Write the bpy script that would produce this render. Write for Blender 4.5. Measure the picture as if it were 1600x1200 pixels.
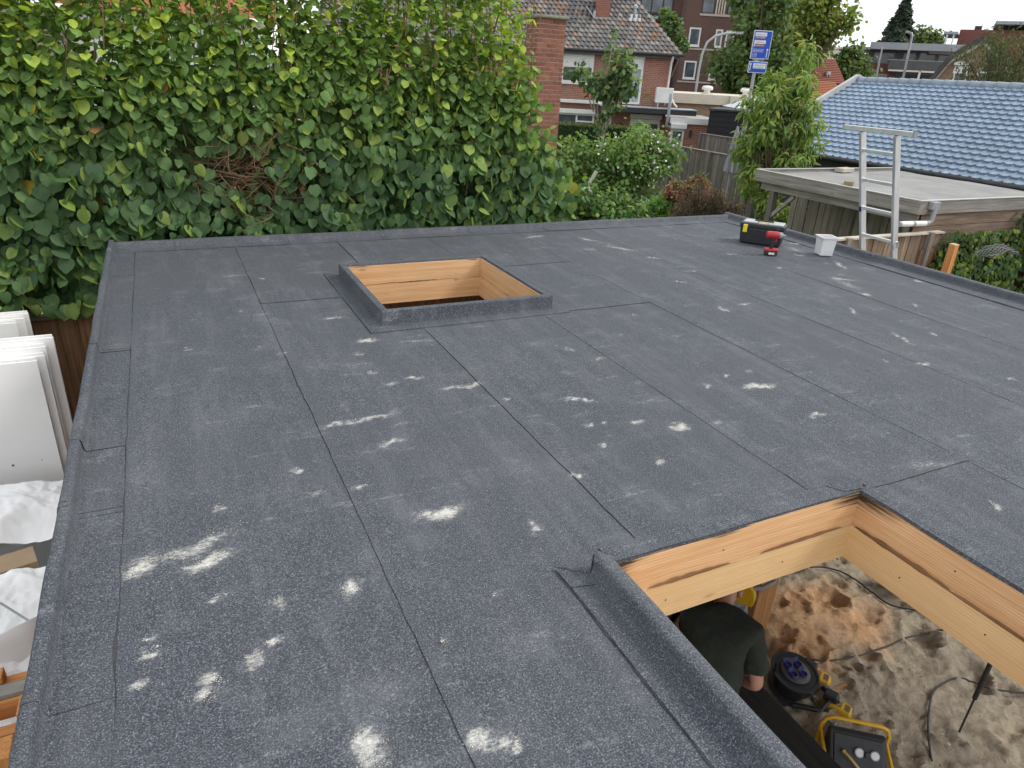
import bpy, bmesh, math, random
import numpy as np
from mathutils import Vector, Matrix, noise as mnoise

R = math.radians
random.seed(7)
rng = np.random.default_rng(11)
for o in list(bpy.data.objects):
    bpy.data.objects.remove(o)
SC = bpy.context.scene
COL = SC.collection

# ------------------------------------------------------------------ camera
ZR = 2.5                       # roof surface above the ground
EYE = 1.55                     # camera above the roof
YAW, PITCH, ROLL = R(26.9506), R(24.3337), R(3.2383)
F_PX = 1081.13                 # focal length in pixels of a 1600 px wide picture
_f = np.array([math.sin(YAW)*math.cos(PITCH), math.cos(YAW)*math.cos(PITCH), -math.sin(PITCH)])
_r0 = np.array([math.cos(YAW), -math.sin(YAW), 0.0])
_u0 = np.cross(_r0, _f)
_r = math.cos(ROLL)*_r0 + math.sin(ROLL)*_u0
_u = -math.sin(ROLL)*_r0 + math.cos(ROLL)*_u0
CAM = np.array([0, 0, ZR+EYE])
cam_d = bpy.data.cameras.new('camera')
cam = bpy.data.objects.new('camera', cam_d)
COL.objects.link(cam)
M = Matrix(((_r[0], _u[0], -_f[0], 0), (_r[1], _u[1], -_f[1], 0), (_r[2], _u[2], -_f[2], CAM[2]), (0, 0, 0, 1)))
cam.matrix_world = M
cam_d.sensor_width = 36
cam_d.lens = 36*F_PX/1600
cam_d.clip_start = 0.05
cam_d.clip_end = 3000
SC.camera = cam

# ------------------------------------------------------------------ sky, sun, exposure
world = bpy.data.worlds.new('World')
SC.world = world
world.use_nodes = True
nt = world.node_tree
nt.nodes.clear()
SUN_EL, SUN_AZ = R(43), R(110)          # azimuth clockwise from +Y
sky = nt.nodes.new('ShaderNodeTexSky')
sky.sky_type = 'NISHITA'
sky.sun_disc = False
sky.sun_elevation = SUN_EL
sky.sun_rotation = SUN_AZ
skm = nt.nodes.new('ShaderNodeVectorMath'); skm.operation = 'SCALE'; skm.inputs['Scale'].default_value = 0.1
nt.links.new(sky.outputs[0], skm.inputs[0])
tc = nt.nodes.new('ShaderNodeTexCoord')
mp = nt.nodes.new('ShaderNodeMapping'); mp.inputs['Scale'].default_value = (1.2, 1.2, 5.0)
nt.links.new(tc.outputs['Generated'], mp.inputs[0])
nz = nt.nodes.new('ShaderNodeTexNoise'); nz.inputs['Scale'].default_value = 2.2
nz.inputs['Detail'].default_value = 6; nz.inputs['Roughness'].default_value = 0.5
nt.links.new(mp.outputs[0], nz.inputs['Vector'])
rp = nt.nodes.new('ShaderNodeValToRGB')
rp.color_ramp.elements[0].position = 0.36; rp.color_ramp.elements[0].color = (0.56, 0.60, 0.66, 1)
rp.color_ramp.elements[1].position = 0.62; rp.color_ramp.elements[1].color = (0.98, 0.99, 1.0, 1)
nt.links.new(nz.outputs[0], rp.inputs[0])
mx = nt.nodes.new('ShaderNodeMix'); mx.data_type = 'RGBA'; mx.inputs[0].default_value = 0.92
nt.links.new(skm.outputs[0], mx.inputs[6]); nt.links.new(rp.outputs[0], mx.inputs[7])
bg = nt.nodes.new('ShaderNodeBackground'); bg.inputs['Strength'].default_value = 1.0
nt.links.new(mx.outputs[2], bg.inputs[0])
wo = nt.nodes.new('ShaderNodeOutputWorld'); nt.links.new(bg.outputs[0], wo.inputs[0])
sun_d = bpy.data.lights.new('sun', 'SUN'); sun_d.energy = 1.5; sun_d.angle = R(16); sun_d.color = (1.0, 0.95, 0.88)
sun = bpy.data.objects.new('sun', sun_d); COL.objects.link(sun)
sd = Vector((math.sin(SUN_AZ)*math.cos(SUN_EL), math.cos(SUN_AZ)*math.cos(SUN_EL), math.sin(SUN_EL)))
sun.rotation_euler = sd.to_track_quat('Z', 'Y').to_euler()
sun.location = (0, 0, 30)
SC.view_settings.view_transform = 'Standard'
SC.view_settings.look = 'None'
SC.view_settings.exposure = 0.74
SC.view_settings.gamma = 1.0
SC.cycles.max_bounces = 8
SC.cycles.transparent_max_bounces = 6

# ------------------------------------------------------------------ measuring helpers (photo pixel -> place)
def ray(x, y):
    return (x-800)/F_PX*_r - (y-600)/F_PX*_u + _f
def onz(x, y, z):
    d = ray(x, y); return d*((z-CAM[2])/d[2]) + CAM
def onY(x, y, Y):
    d = ray(x, y); return d*(Y/d[1]) + CAM
def onX(x, y, X):
    d = ray(x, y); return d*(X/d[0]) + CAM
_sy, _cy = math.sin(YAW), math.cos(YAW)
def ab(x, y, b):            # street frame: a to the right, b straight ahead, z up
    d = ray(x, y); t = b/(d[0]*_sy+d[1]*_cy); p = d*t+CAM
    return (p[0]*_cy-p[1]*_sy, b, p[2])
def W(a, b, z=0.0):         # street frame -> world
    return (a*_cy+b*_sy, -a*_sy+b*_cy, z)

# ------------------------------------------------------------------ object helpers
ORG = {}
def tag(o, label, cat, group=None):
    o['label'] = label; o['category'] = cat; o['kind'] = 'thing'
    if group: o['group'] = group
    return o
def thing(name, label, cat, loc, street=False, group=None):
    o = bpy.data.objects.new(name, None); COL.objects.link(o)
    o.empty_display_size = 0.2
    if street:
        o.location = W(*loc); o.rotation_euler = (0, 0, -YAW)
    else:
        o.location = loc
    ORG[o] = np.array(loc, float)
    return tag(o, label, cat, group)

class MB:
    def __init__(s): s.v = []; s.f = []; s.c = []; s.col = (1, 1, 1)
    def add(s, vs, fs):
        n = len(s.v); s.v += [tuple(map(float, v)) for v in vs]; s.f += [tuple(i+n for i in f) for f in fs]
        s.c += [s.col]*len(vs); return s
    def box(s, x0, x1, y0, y1, z0, z1):
        vs = [(x, y, z) for z in (z0, z1) for y in (y0, y1) for x in (x0, x1)]
        return s.add(vs, [(0, 2, 3, 1), (4, 5, 7, 6), (0, 1, 5, 4), (2, 6, 7, 3), (0, 4, 6, 2), (1, 3, 7, 5)])
    def obox(s, c, size, mat):
        c = Vector(c); hs = [k/2 for k in size]
        vs = [c + mat @ Vector((x*hs[0], y*hs[1], z*hs[2])) for z in (-1, 1) for y in (-1, 1) for x in (-1, 1)]
        return s.add(vs, [(0, 2, 3, 1), (4, 5, 7, 6), (0, 1, 5, 4), (2, 6, 7, 3), (0, 4, 6, 2), (1, 3, 7, 5)])
    def bar(s, p, q, w, h, up=(0, 0, 1)):
        p, q = Vector(p), Vector(q); d = (q-p); L = d.length; d.normalize()
        up = Vector(up); sx = d.cross(up)
        if sx.length < 1e-4: sx = d.cross(Vector((1, 0, 0)))
        sx.normalize(); uz = sx.cross(d)
        m = Matrix((sx, d, uz)).transposed()
        return s.obox((p+q)/2, (w, L, h), m)
    def tube(s, pts, rad, n=6, cap=True):
        pts = [Vector(p) for p in pts]
        if not hasattr(rad, '__len__'): rad = [rad]*len(pts)
        base = len(s.v); ref = None; vs = []
        for i, p in enumerate(pts):
            d = (pts[min(i+1, len(pts)-1)]-pts[max(i-1, 0)])
            if d.length < 1e-9: d = Vector((0, 0, 1))
            d.normalize()
            if ref is None:
                ref = d.cross(Vector((0.31, 0.2, 0.93)))
                if ref.length < 1e-3: ref = d.cross(Vector((1, 0, 0)))
            ref = (ref - d*ref.dot(d)); ref.normalize(); b = d.cross(ref)
            for k in range(n):
                a = 2*math.pi*k/n; vs.append(p + (ref*math.cos(a)+b*math.sin(a))*rad[i])
        fs = []
        for i in range(len(pts)-1):
            for k in range(n):
                k2 = (k+1) % n
                fs.append((i*n+k, i*n+k2, (i+1)*n+k2, (i+1)*n+k))
        if cap:
            fs.append(tuple(range(n-1, -1, -1))); m = (len(pts)-1)*n; fs.append(tuple(m+k for k in range(n)))
        return s.add(vs, fs)
    def lathe(s, c, prof, n=20, mat=None):
        c = Vector(c); vs = []; fs = []
        for r, z in prof:
            for k in range(n):
                a = 2*math.pi*k/n; v = Vector((r*math.cos(a), r*math.sin(a), z))
                vs.append(c + (mat @ v if mat else v))
        for i in range(len(prof)-1):
            for k in range(n):
                k2 = (k+1) % n
                fs.append((i*n+k, i*n+k2, (i+1)*n+k2, (i+1)*n+k))
        fs.append(tuple(range(n-1, -1, -1))); m = (len(prof)-1)*n; fs.append(tuple(m+k for k in range(n)))
        return s.add(vs, fs)
    def prism(s, poly, lo, hi, axis='y'):
        n = len(poly)
        def P(a, b, t): return {'y': (a, t, b), 'x': (t, a, b), 'z': (a, b, t)}[axis]
        vs = [P(a, b, lo) for a, b in poly]+[P(a, b, hi) for a, b in poly]
        fs = [tuple(range(n)), tuple(range(2*n-1, n-1, -1))]
        for i in range(n):
            j = (i+1) % n; fs.append((i, i+n, j+n, j))
        return s.add(vs, fs)
    def sweep(s, prof, p0, p1, side, seg=1, wob=0.0, seed=0):
        """extrude an open profile (distance along side, z) from p0 to p1"""
        p0, p1, side = Vector(p0), Vector(p1), Vector(side); n = len(prof); vs = []; fs = []
        for i in range(seg+1):
            t = i/seg; b = p0.lerp(p1, t)
            for d, z in prof:
                w = mnoise.noise(Vector((t*(p1-p0).length*3+seed, d*4, seed)))*wob
                vs.append(b+side*(d+w)+Vector((0, 0, z+w*0.5)))
        for i in range(seg):
            for k in range(n-1):
                fs.append((i*n+k, i*n+k+1, (i+1)*n+k+1, (i+1)*n+k))
        return s.add(vs, fs)
    def mesh(s, name, smooth=False, off=(0, 0, 0), normals=True):
        me = bpy.data.meshes.new(name)
        o = np.array(off)
        me.from_pydata([tuple(np.array(v)-o) for v in s.v], [], s.f)
        if normals:
            bm = bmesh.new(); bm.from_mesh(me); bmesh.ops.recalc_face_normals(bm, faces=bm.faces); bm.to_mesh(me); bm.free()
        if True:
            at = me.color_attributes.new('Col', 'FLOAT_COLOR', 'POINT')
            at.data.foreach_set('color', np.array([(*c, 1) for c in s.c], np.float32).ravel())
        if smooth: me.shade_smooth()
        return me
    def build(s, name, mat, parent=None, smooth=False, bevel=0, angle=35, root=None, seg=2, normals=True):
        rt = root or parent
        off = ORG.get(rt, np.zeros(3)) if rt else np.zeros(3)
        me = s.mesh(name, smooth, off, normals)
        if bevel:
            bm = bmesh.new(); bm.from_mesh(me)
            es = [e for e in bm.edges if len(e.link_faces) == 2 and e.calc_face_angle(0) > R(angle)]
            bmesh.ops.bevel(bm, geom=es, offset=bevel, segments=seg, affect='EDGES', profile=0.5, clamp_overlap=True)
            bm.to_mesh(me); bm.free()
        if smooth:
            me.set_sharp_from_angle(angle=R(50))
        o = bpy.data.objects.new(name, me); COL.objects.link(o)
        me.materials.append(mat)
        if parent:
            o.parent = parent
            ORG[o] = off
        return o
def inst(name, me, parent, loc, rot=(0, 0, 0), scale=(1, 1, 1), root=None):
    """one more piece that shares a mesh; loc in the root's measuring frame"""
    o = bpy.data.objects.new(name, me); COL.objects.link(o)
    off = ORG.get(root or parent, np.zeros(3))
    o.parent = parent
    o.location = tuple(np.array(loc)-off); o.rotation_euler = rot; o.scale = scale
    return o
def struct(o, kind='structure'):
    o['kind'] = kind; return o

# ------------------------------------------------------------------ materials
MATS = {}
def new_mat(name):
    m = bpy.data.materials.new(name); m.use_nodes = True
    n = m.node_tree; b = n.nodes['Principled BSDF']; return m, n, b
def N(n, t, **kw):
    x = n.nodes.new(t)
    for k, v in kw.items():
        if hasattr(x, k) and k not in ('Scale',): setattr(x, k, v)
        else: x.inputs[k].default_value = v
    return x
def mixc(n, fac, a, b, mode='MIX'):
    m = n.nodes.new('ShaderNodeMix'); m.data_type = 'RGBA'; m.blend_type = mode
    for i, v in ((0, fac), (6, a), (7, b)):
        if hasattr(v, 'is_output'): n.links.new(v, m.inputs[i])
        elif i == 0: m.inputs[0].default_value = v
        else: m.inputs[i].default_value = (*v[:3], 1)
    return m.outputs[2]
def ramp(n, src, stops):
    r = n.nodes.new('ShaderNodeValToRGB'); e = r.color_ramp.elements
    while len(e) < len(stops): e.new(0.5)
    for k, (p, c) in enumerate(stops):
        e[k].position = p; e[k].color = (c, c, c, 1) if not hasattr(c, '__len__') else (*c, 1)
    n.links.new(src, r.inputs[0]); return r.outputs[0]
def noi(n, vec, scale, detail=4, rough=0.55, dist=0.0):
    x = n.nodes.new('ShaderNodeTexNoise'); x.inputs['Scale'].default_value = scale
    x.inputs['Detail'].default_value = detail; x.inputs['Roughness'].default_value = rough
    x.inputs['Distortion'].default_value = dist
    if vec is not None: n.links.new(vec, x.inputs['Vector'])
    return x.outputs[0]
def coords(n, kind='Object', scale=(1, 1, 1), rnd=False):
    t = n.nodes.new('ShaderNodeTexCoord'); o = t.outputs[kind]
    if rnd:
        oi = n.nodes.new('ShaderNodeObjectInfo'); m2 = n.nodes.new('ShaderNodeVectorMath'); m2.operation = 'SCALE'
        cmb = n.nodes.new('ShaderNodeCombineXYZ')
        for k in range(3): n.links.new(oi.outputs['Random'], cmb.inputs[k])
        m2.inputs['Scale'].default_value = 37.0; n.links.new(cmb.outputs[0], m2.inputs[0])
        ad = n.nodes.new('ShaderNodeVectorMath'); ad.operation = 'ADD'
        n.links.new(o, ad.inputs[0]); n.links.new(m2.outputs[0], ad.inputs[1]); o = ad.outputs[0]
    m = n.nodes.new('ShaderNodeMapping'); m.inputs['Scale'].default_value = scale
    n.links.new(o, m.inputs[0]); return m.outputs[0]
def bump(n, b, src, strength, dist=0.01):
    x = n.nodes.new('ShaderNodeBump'); x.inputs['Strength'].default_value = strength; x.inputs['Distance'].default_value = dist
    n.links.new(src, x.inputs['Height']); n.links.new(x.outputs[0], b.inputs['Normal'])
def rand_val(n, src, amt):
    oi = n.nodes.new('ShaderNodeObjectInfo')
    mr = n.nodes.new('ShaderNodeMapRange'); mr.inputs[3].default_value = 1-amt; mr.inputs[4].default_value = 1+amt
    n.links.new(oi.outputs['Random'], mr.inputs[0])
    v = n.nodes.new('ShaderNodeVectorMath'); v.operation = 'SCALE'
    n.links.new(src, v.inputs[0]); n.links.new(mr.outputs[0], v.inputs['Scale']); return v.outputs[0]
def pmat(name, c1, c2=None, scale=6, rough=0.6, metal=0.0, bmp=0.0, stretch=(1, 1, 1), detail=4, rnd=0.0, bdist=0.004, lo=0.3, hi=0.7, spec=0.5):
    if name in MATS: return MATS[name]
    m, n, b = new_mat(name); MATS[name] = m
    c2 = c2 or tuple(x*0.8 for x in c1)
    v = coords(n, 'Object', stretch, rnd > 0)
    nn = noi(n, v, scale, detail)
    c = mixc(n, ramp(n, nn, [(lo, 0.0), (hi, 1.0)]), c1, c2)
    if rnd: c = rand_val(n, c, rnd)
    n.links.new(c, b.inputs['Base Color'])
    b.inputs['Roughness'].default_value = rough; b.inputs['Metallic'].default_value = metal
    b.inputs['Specular IOR Level'].default_value = spec
    if bmp: bump(n, b, nn, bmp, bdist)
    return m
def wood(name, light, dark, axis='x', rnd=0.12, rough=0.65, grain=1.0, knots=True, contrast=1.0, burn=False):
    if name in MATS: return MATS[name]
    m, n, b = new_mat(name); MATS[name] = m
    k = {'x': 0, 'y': 1, 'z': 2}[axis]
    s1 = [38*grain]*3; s1[k] = 1.3*grain
    s2 = [150*grain]*3; s2[k] = 4
    v1 = coords(n, 'Object', s1, True); v2 = coords(n, 'Object', s2, True)
    a = noi(n, v1, 1.0, 5, 0.6, 0.6); f = noi(n, v2, 1.0, 3, 0.6)
    c = mixc(n, ramp(n, a, [(0.36, 0.0), (0.66, contrast)]), light, dark)
    c = mixc(n, ramp(n, f, [(0.45, 0.0), (0.75, 0.45)]), c, dark)
    if burn:
        wv = n.nodes.new('ShaderNodeTexWave'); wv.wave_type = 'BANDS'; wv.bands_direction = 'Z'
        s5 = [1.0]*3; s5[k] = 0.16
        n.links.new(coords(n, 'Object', s5, True), wv.inputs['Vector']); wv.inputs['Scale'].default_value = 26; wv.inputs['Distortion'].default_value = 7; wv.inputs['Detail'].default_value = 3; wv.inputs['Detail Scale'].default_value = 0.9
        c = mixc(n, ramp(n, wv.outputs['Fac'], [(0.55, 0.0), (0.95, 0.55)]), c, tuple(x*0.85 for x in dark))
    big = noi(n, coords(n, 'Object', (1, 1, 1), True), 2.2, 3)
    c = mixc(n, ramp(n, big, [(0.35, 0.0), (0.75, 0.35)]), c, tuple(x*0.75 for x in dark))
    if knots:
        vo = n.nodes.new('ShaderNodeTexVoronoi'); s3 = [7.0]*3; s3[k] = 2.2
        n.links.new(coords(n, 'Object', s3, True), vo.inputs['Vector']); vo.inputs['Scale'].default_value = 1.0
        c = mixc(n, ramp(n, vo.outputs['Distance'], [(0.0, 0.85), (0.10, 0.0)]), c, tuple(x*0.45 for x in dark))
    if burn:
        at = n.nodes.new('ShaderNodeVertexColor'); at.layer_name = 'Col'
        sep = n.nodes.new('ShaderNodeSeparateColor'); n.links.new(at.outputs[0], sep.inputs[0])
        s4 = [75]*3; s4[k] = 3
        gn = noi(n, coords(n, 'Object', s4, True), 1.0, 4, 0.7)
        ad = n.nodes.new('ShaderNodeMath'); ad.operation = 'MULTIPLY_ADD'; ad.inputs[1].default_value = 1.5
        n.links.new(gn, ad.inputs[0]); 
        sb = n.nodes.new('ShaderNodeMath'); sb.operation = 'MULTIPLY_ADD'; sb.inputs[1].default_value = -1.25; sb.inputs[2].default_value = 0.50
        n.links.new(sep.outputs[0], sb.inputs[0]); n.links.new(sb.outputs[0], ad.inputs[2])
        c = mixc(n, ramp(n, ad.outputs[0], [(0.55, 0.0), (1.05, 0.95)]), c, (0.035, 0.018, 0.010))
    c = rand_val(n, c, rnd)
    n.links.new(c, b.inputs['Base Color']); b.inputs['Roughness'].default_value = rough
    b.inputs['Specular IOR Level'].default_value = 0.3
    bump(n, b, a, 0.35, 0.003)
    return m
def leafmat(name, trans=0.35, rough=0.55, spec=0.25):
    if name in MATS: return MATS[name]
    m, n, b = new_mat(name); MATS[name] = m
    at = n.nodes.new('ShaderNodeVertexColor'); at.layer_name = 'Col'
    v = coords(n, 'Object')
    c = mixc(n, ramp(n, noi(n, v, 18, 3), [(0.3, 0.0), (0.75, 0.35)]), at.outputs[0], (0.02, 0.04, 0.012))
    n.links.new(c, b.inputs['Base Color']); b.inputs['Roughness'].default_value = rough
    b.inputs['Specular IOR Level'].default_value = spec
    tr = n.nodes.new('ShaderNodeBsdfTranslucent')
    g = n.nodes.new('ShaderNodeVectorMath'); g.operation = 'MULTIPLY'; g.inputs[1].default_value = (1.5, 1.6, 0.7)
    n.links.new(c, g.inputs[0]); n.links.new(g.outputs[0], tr.inputs[0])
    mxs = n.nodes.new('ShaderNodeMixShader'); mxs.inputs[0].default_value = trans
    n.links.new(b.outputs[0], mxs.inputs[1]); n.links.new(tr.outputs[0], mxs.inputs[2])
    n.links.new(mxs.outputs[0], n.nodes['Material Output'].inputs[0])
    return m
def attrmat(name, rough=0.6, bmp=0.0, scale=20, dark=0.3, spec=0.4):
    if name in MATS: return MATS[name]
    m, n, b = new_mat(name); MATS[name] = m
    at = n.nodes.new('ShaderNodeVertexColor'); at.layer_name = 'Col'
    nn = noi(n, coords(n), scale, 4)
    sc = n.nodes.new('ShaderNodeVectorMath'); sc.operation = 'SCALE'; sc.inputs['Scale'].default_value = 1-dark
    n.links.new(at.outputs[0], sc.inputs[0])
    c = mixc(n, ramp(n, nn, [(0.3, 0.0), (0.7, 1.0)]), at.outputs[0], sc.outputs[0])
    n.links.new(c, b.inputs['Base Color']); b.inputs['Roughness'].default_value = rough
    b.inputs['Specular IOR Level'].default_value = spec
    if bmp: bump(n, b, nn, bmp)
    return m
def brickmat(name, c1, c2, mortar, w=0.22, h=0.0625, sq=1.0, axis='xz', rough=0.85):
    if name in MATS: return MATS[name]
    m, n, b = new_mat(name); MATS[name] = m
    t = n.nodes.new('ShaderNodeTexCoord'); s = n.nodes.new('ShaderNodeSeparateXYZ'); n.links.new(t.outputs['Object'], s.inputs[0])
    cb = n.nodes.new('ShaderNodeCombineXYZ')
    n.links.new(s.outputs['X' if axis[0] == 'x' else 'Y'], cb.inputs[0]); n.links.new(s.outputs['Z'], cb.inputs[1])
    br = n.nodes.new('ShaderNodeTexBrick'); n.links.new(cb.outputs[0], br.inputs['Vector'])
    br.inputs['Color1'].default_value = (*c1, 1); br.inputs['Color2'].default_value = (*c2, 1); br.inputs['Mortar'].default_value = (*mortar, 1)
    br.inputs['Scale'].default_value = 1.0; br.inputs['Brick Width'].default_value = w; br.inputs['Row Height'].default_value = h
    br.inputs['Mortar Size'].default_value = 0.007; br.inputs['Mortar Smooth'].default_value = 0.2; br.inputs['Bias'].default_value = 0.0
    big = noi(n, coords(n), 0.9, 4)
    c = mixc(n, ramp(n, big, [(0.3, 0.0), (0.8, 0.35)]), br.outputs[0], tuple(x*0.55 for x in c2))
    n.links.new(c, b.inputs['Base Color']); b.inputs['Roughness'].default_value = rough
    bump(n, b, br.outputs['Fac'], -0.4, 0.006)
    return m
def glassmat(name, tint=(0.05, 0.06, 0.07), rough=0.05):
    if name in MATS: return MATS[name]
    m, n, b = new_mat(name); MATS[name] = m
    c = mixc(n, ramp(n, noi(n, coords(n), 1.7, 3), [(0.35, 0.0), (0.7, 1.0)]), tint, tuple(x*2.6 for x in tint))
    n.links.new(c, b.inputs['Base Color']); b.inputs['Roughness'].default_value = rough; b.inputs['Specular IOR Level'].default_value = 0.7
    return m

def membrane():
    m, n, b = new_mat('mineral_felt')
    v = coords(n, 'Object')
    fine = noi(n, v, 210, 3, 0.75); mid = noi(n, v, 75, 4, 0.7); big = noi(n, v, 0.9, 5, 0.6); blot = noi(n, v, 4.5, 5, 0.65)
    st = noi(n, coords(n, 'Object', (2.5, 14, 6)), 1.0, 6, 0.75)
    dust = noi(n, coords(n, 'Object', (9, 1.1, 5)), 1.0, 6, 0.7)
    c = mixc(n, ramp(n, fine, [(0.38, 0.0), (0.53, 0.22), (0.68, 1.0)]), (0.015, 0.018, 0.024), (0.30, 0.325, 0.372))
    c = mixc(n, ramp(n, mid, [(0.36, 0.6), (0.66, 0.0)]), c, (0.040, 0.046, 0.056))
    c = mixc(n, ramp(n, big, [(0.35, 0.0), (0.75, 0.30)]), c, (0.10, 0.104, 0.104))
    c = mixc(n, ramp(n, blot, [(0.52, 0.0), (0.80, 0.30)]), c, (0.20, 0.21, 0.228))
    c = mixc(n, ramp(n, dust, [(0.48, 0.0), (0.80, 0.17)]), c, (0.31, 0.32, 0.335))
    # walked-on pale scuffs
    sm = n.nodes.new('ShaderNodeMath'); sm.operation = 'MULTIPLY'
    n.links.new(ramp(n, st, [(0.56, 0.0), (0.72, 1.0)]), sm.inputs[0]); n.links.new(ramp(n, blot, [(0.46, 0.0), (0.66, 1.0)]), sm.inputs[1])
    s2 = n.nodes.new('ShaderNodeMath'); s2.operation = 'MULTIPLY'
    n.links.new(sm.outputs[0], s2.inputs[0]); n.links.new(ramp(n, mid, [(0.40, 0.0), (0.62, 0.9)]), s2.inputs[1])
    c = mixc(n, s2.outputs[0], c, (0.46, 0.47, 0.48))
    at = n.nodes.new('ShaderNodeVertexColor'); at.layer_name = 'Col'
    sep = n.nodes.new('ShaderNodeSeparateColor'); n.links.new(at.outputs[0], sep.inputs[0])
    iv = n.nodes.new('ShaderNodeMath'); iv.operation = 'SUBTRACT'; iv.inputs[0].default_value = 1.0; n.links.new(sep.outputs[0], iv.inputs[1])
    pw = noi(n, coords(n, 'Object', (34, 62, 40)), 1.0, 8, 0.85)
    def mul(a, b_):
        q = n.nodes.new('ShaderNodeMath'); q.operation = 'MULTIPLY'; n.links.new(a, q.inputs[0]); n.links.new(b_, q.inputs[1]); return q.outputs[0]
    halo = mul(iv.outputs[0], ramp(n, mid, [(0.35, 0.08), (0.65, 0.50)]))
    c = mixc(n, halo, c, (0.42, 0.42, 0.41))
    ms = n.nodes.new('ShaderNodeMath'); ms.operation = 'MULTIPLY_ADD'; n.links.new(pw, ms.inputs[0]); ms.inputs[1].default_value = 2.6; n.links.new(iv.outputs[0], ms.inputs[2])
    sc_ = n.nodes.new('ShaderNodeMath'); sc_.operation = 'MULTIPLY'; sc_.inputs[1].default_value = 0.4; n.links.new(ms.outputs[0], sc_.inputs[0])
    core = mul(ramp(n, sc_.outputs[0], [(0.59, 0.0), (0.88, 0.95)]), ramp(n, iv.outputs[0], [(0.05, 0.0), (0.30, 1.0)]))
    core = mul(core, ramp(n, fine, [(0.34, 0.5), (0.56, 1.0)]))
    c = mixc(n, core, c, (0.76, 0.74, 0.67))
    n.links.new(c, b.inputs['Base Color']); b.inputs['Roughness'].default_value = 0.82; b.inputs['Specular IOR Level'].default_value = 0.35
    bump(n, b, fine, 0.7, 0.005)
    return m
FELT = membrane()
BITUMEN = pmat('bitumen', (0.016, 0.016, 0.018), (0.045, 0.046, 0.05), 60, 0.5, bmp=0.3)
FIR = wood('fir_x', (0.82, 0.56, 0.32), (0.64, 0.35, 0.16), 'x', 0.05, burn=True, contrast=0.8)
FIR_Y = wood('fir_y', (0.82, 0.56, 0.32), (0.64, 0.35, 0.16), 'y', 0.05, burn=True, contrast=0.8)
FIRB = wood('pale_fir_x', (0.83, 0.61, 0.35), (0.74, 0.48, 0.23), 'x', 0.05, burn=True, contrast=0.7)
FIRB_Y = wood('pale_fir_y', (0.83, 0.61, 0.35), (0.74, 0.48, 0.23), 'y', 0.05, burn=True, contrast=0.7)
FIR_Z = wood('fir_z', (0.50, 0.26, 0.10), (0.36, 0.16, 0.06), 'z', 0.08)
OAK_X = wood('orange_timber_x', (0.62, 0.30, 0.10), (0.42, 0.17, 0.05), 'x', 0.1)
OAK_Z = wood('orange_timber_z', (0.62, 0.30, 0.10), (0.42, 0.17, 0.05), 'z', 0.1)
BARK = wood('waney_edge', (0.30, 0.16, 0.08), (0.13, 0.06, 0.03), 'x', 0.1, knots=False)
GREY_X = wood('weathered_x', (0.36, 0.335, 0.30), (0.17, 0.155, 0.135), 'x', 0.15, 0.85)
GREY_Y = wood('weathered_y', (0.36, 0.335, 0.30), (0.17, 0.155, 0.135), 'y', 0.15, 0.85)
GREY_Z = wood('weathered_z', (0.27, 0.245, 0.215), (0.12, 0.105, 0.09), 'z', 0.22, 0.85)
BROWN_Z = wood('brown_fence_z', (0.32, 0.18, 0.095), (0.13, 0.068, 0.036), 'z', 0.28, 0.8)
TAN_Z = wood('tan_fence_z', (0.34, 0.255, 0.18), (0.16, 0.11, 0.075), 'z', 0.25, 0.8)
BROWN_X = wood('brown_board_x', (0.26, 0.19, 0.14), (0.11, 0.075, 0.055), 'x', 0.22, 0.85)
CAP = pmat('pale_cap', (0.55, 0.50, 0.42), (0.40, 0.36, 0.30), 9, 0.8, bmp=0.2)
MOSSY = pmat('mossy_wood', (0.16, 0.15, 0.09), (0.09, 0.10, 0.05), 14, 0.9, bmp=0.3)
ALU = pmat('aluminium', (0.76, 0.77, 0.77), (0.62, 0.63, 0.64), 12, 0.42, 0.75, stretch=(1, 1, 0.1))
BLACKP = pmat('black_plastic', (0.018, 0.019, 0.021), (0.03, 0.031, 0.034), 15, 0.45)
GREYP = pmat('grey_plastic', (0.32, 0.33, 0.34), (0.24, 0.25, 0.26), 9, 0.5)
REDP = pmat('red_plastic', (0.50, 0.025, 0.03), (0.36, 0.02, 0.022), 15, 0.4)
YELP = pmat('yellow_plastic', (0.72, 0.42, 0.02), (0.60, 0.34, 0.015), 10, 0.4)
LEMON = pmat('lemon_plastic', (0.85, 0.72, 0.05), (0.75, 0.62, 0.04), 10, 0.4)
BLUEP = pmat('blue_plastic', (0.015, 0.02, 0.16), (0.01, 0.014, 0.10), 12, 0.35)
WHITEP = pmat('white_plastic', (0.78, 0.78, 0.77), (0.68, 0.68, 0.66), 9, 0.45)
WHITE = pmat('white_paint', (0.76, 0.76, 0.74), (0.66, 0.66, 0.63), 3, 0.5)
CREAM = pmat('cream_paint', (0.68, 0.65, 0.53), (0.58, 0.55, 0.44), 2, 0.6)
FOAM = pmat('white_board', (0.84, 0.84, 0.825), (0.77, 0.765, 0.74), 2.0, 0.7, bmp=0.05)
DARKMETAL = pmat('dark_metal', (0.025, 0.026, 0.028), (0.05, 0.05, 0.052), 8, 0.5, 0.3)
GALV = pmat('galvanised', (0.42, 0.44, 0.45), (0.34, 0.36, 0.37), 5, 0.45, 0.5)
ZINC = pmat('zinc', (0.36, 0.38, 0.40), (0.48, 0.50, 0.52), 4, 0.5, 0.3)
RUBBER = pmat('black_rubber', (0.014, 0.014, 0.015), (0.024, 0.024, 0.025), 25, 0.6)
CARD = pmat('cardboard', (0.42, 0.30, 0.18), (0.36, 0.25, 0.15), 4, 0.85)
DARKGLASS = glassmat('dark_glass')
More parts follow.
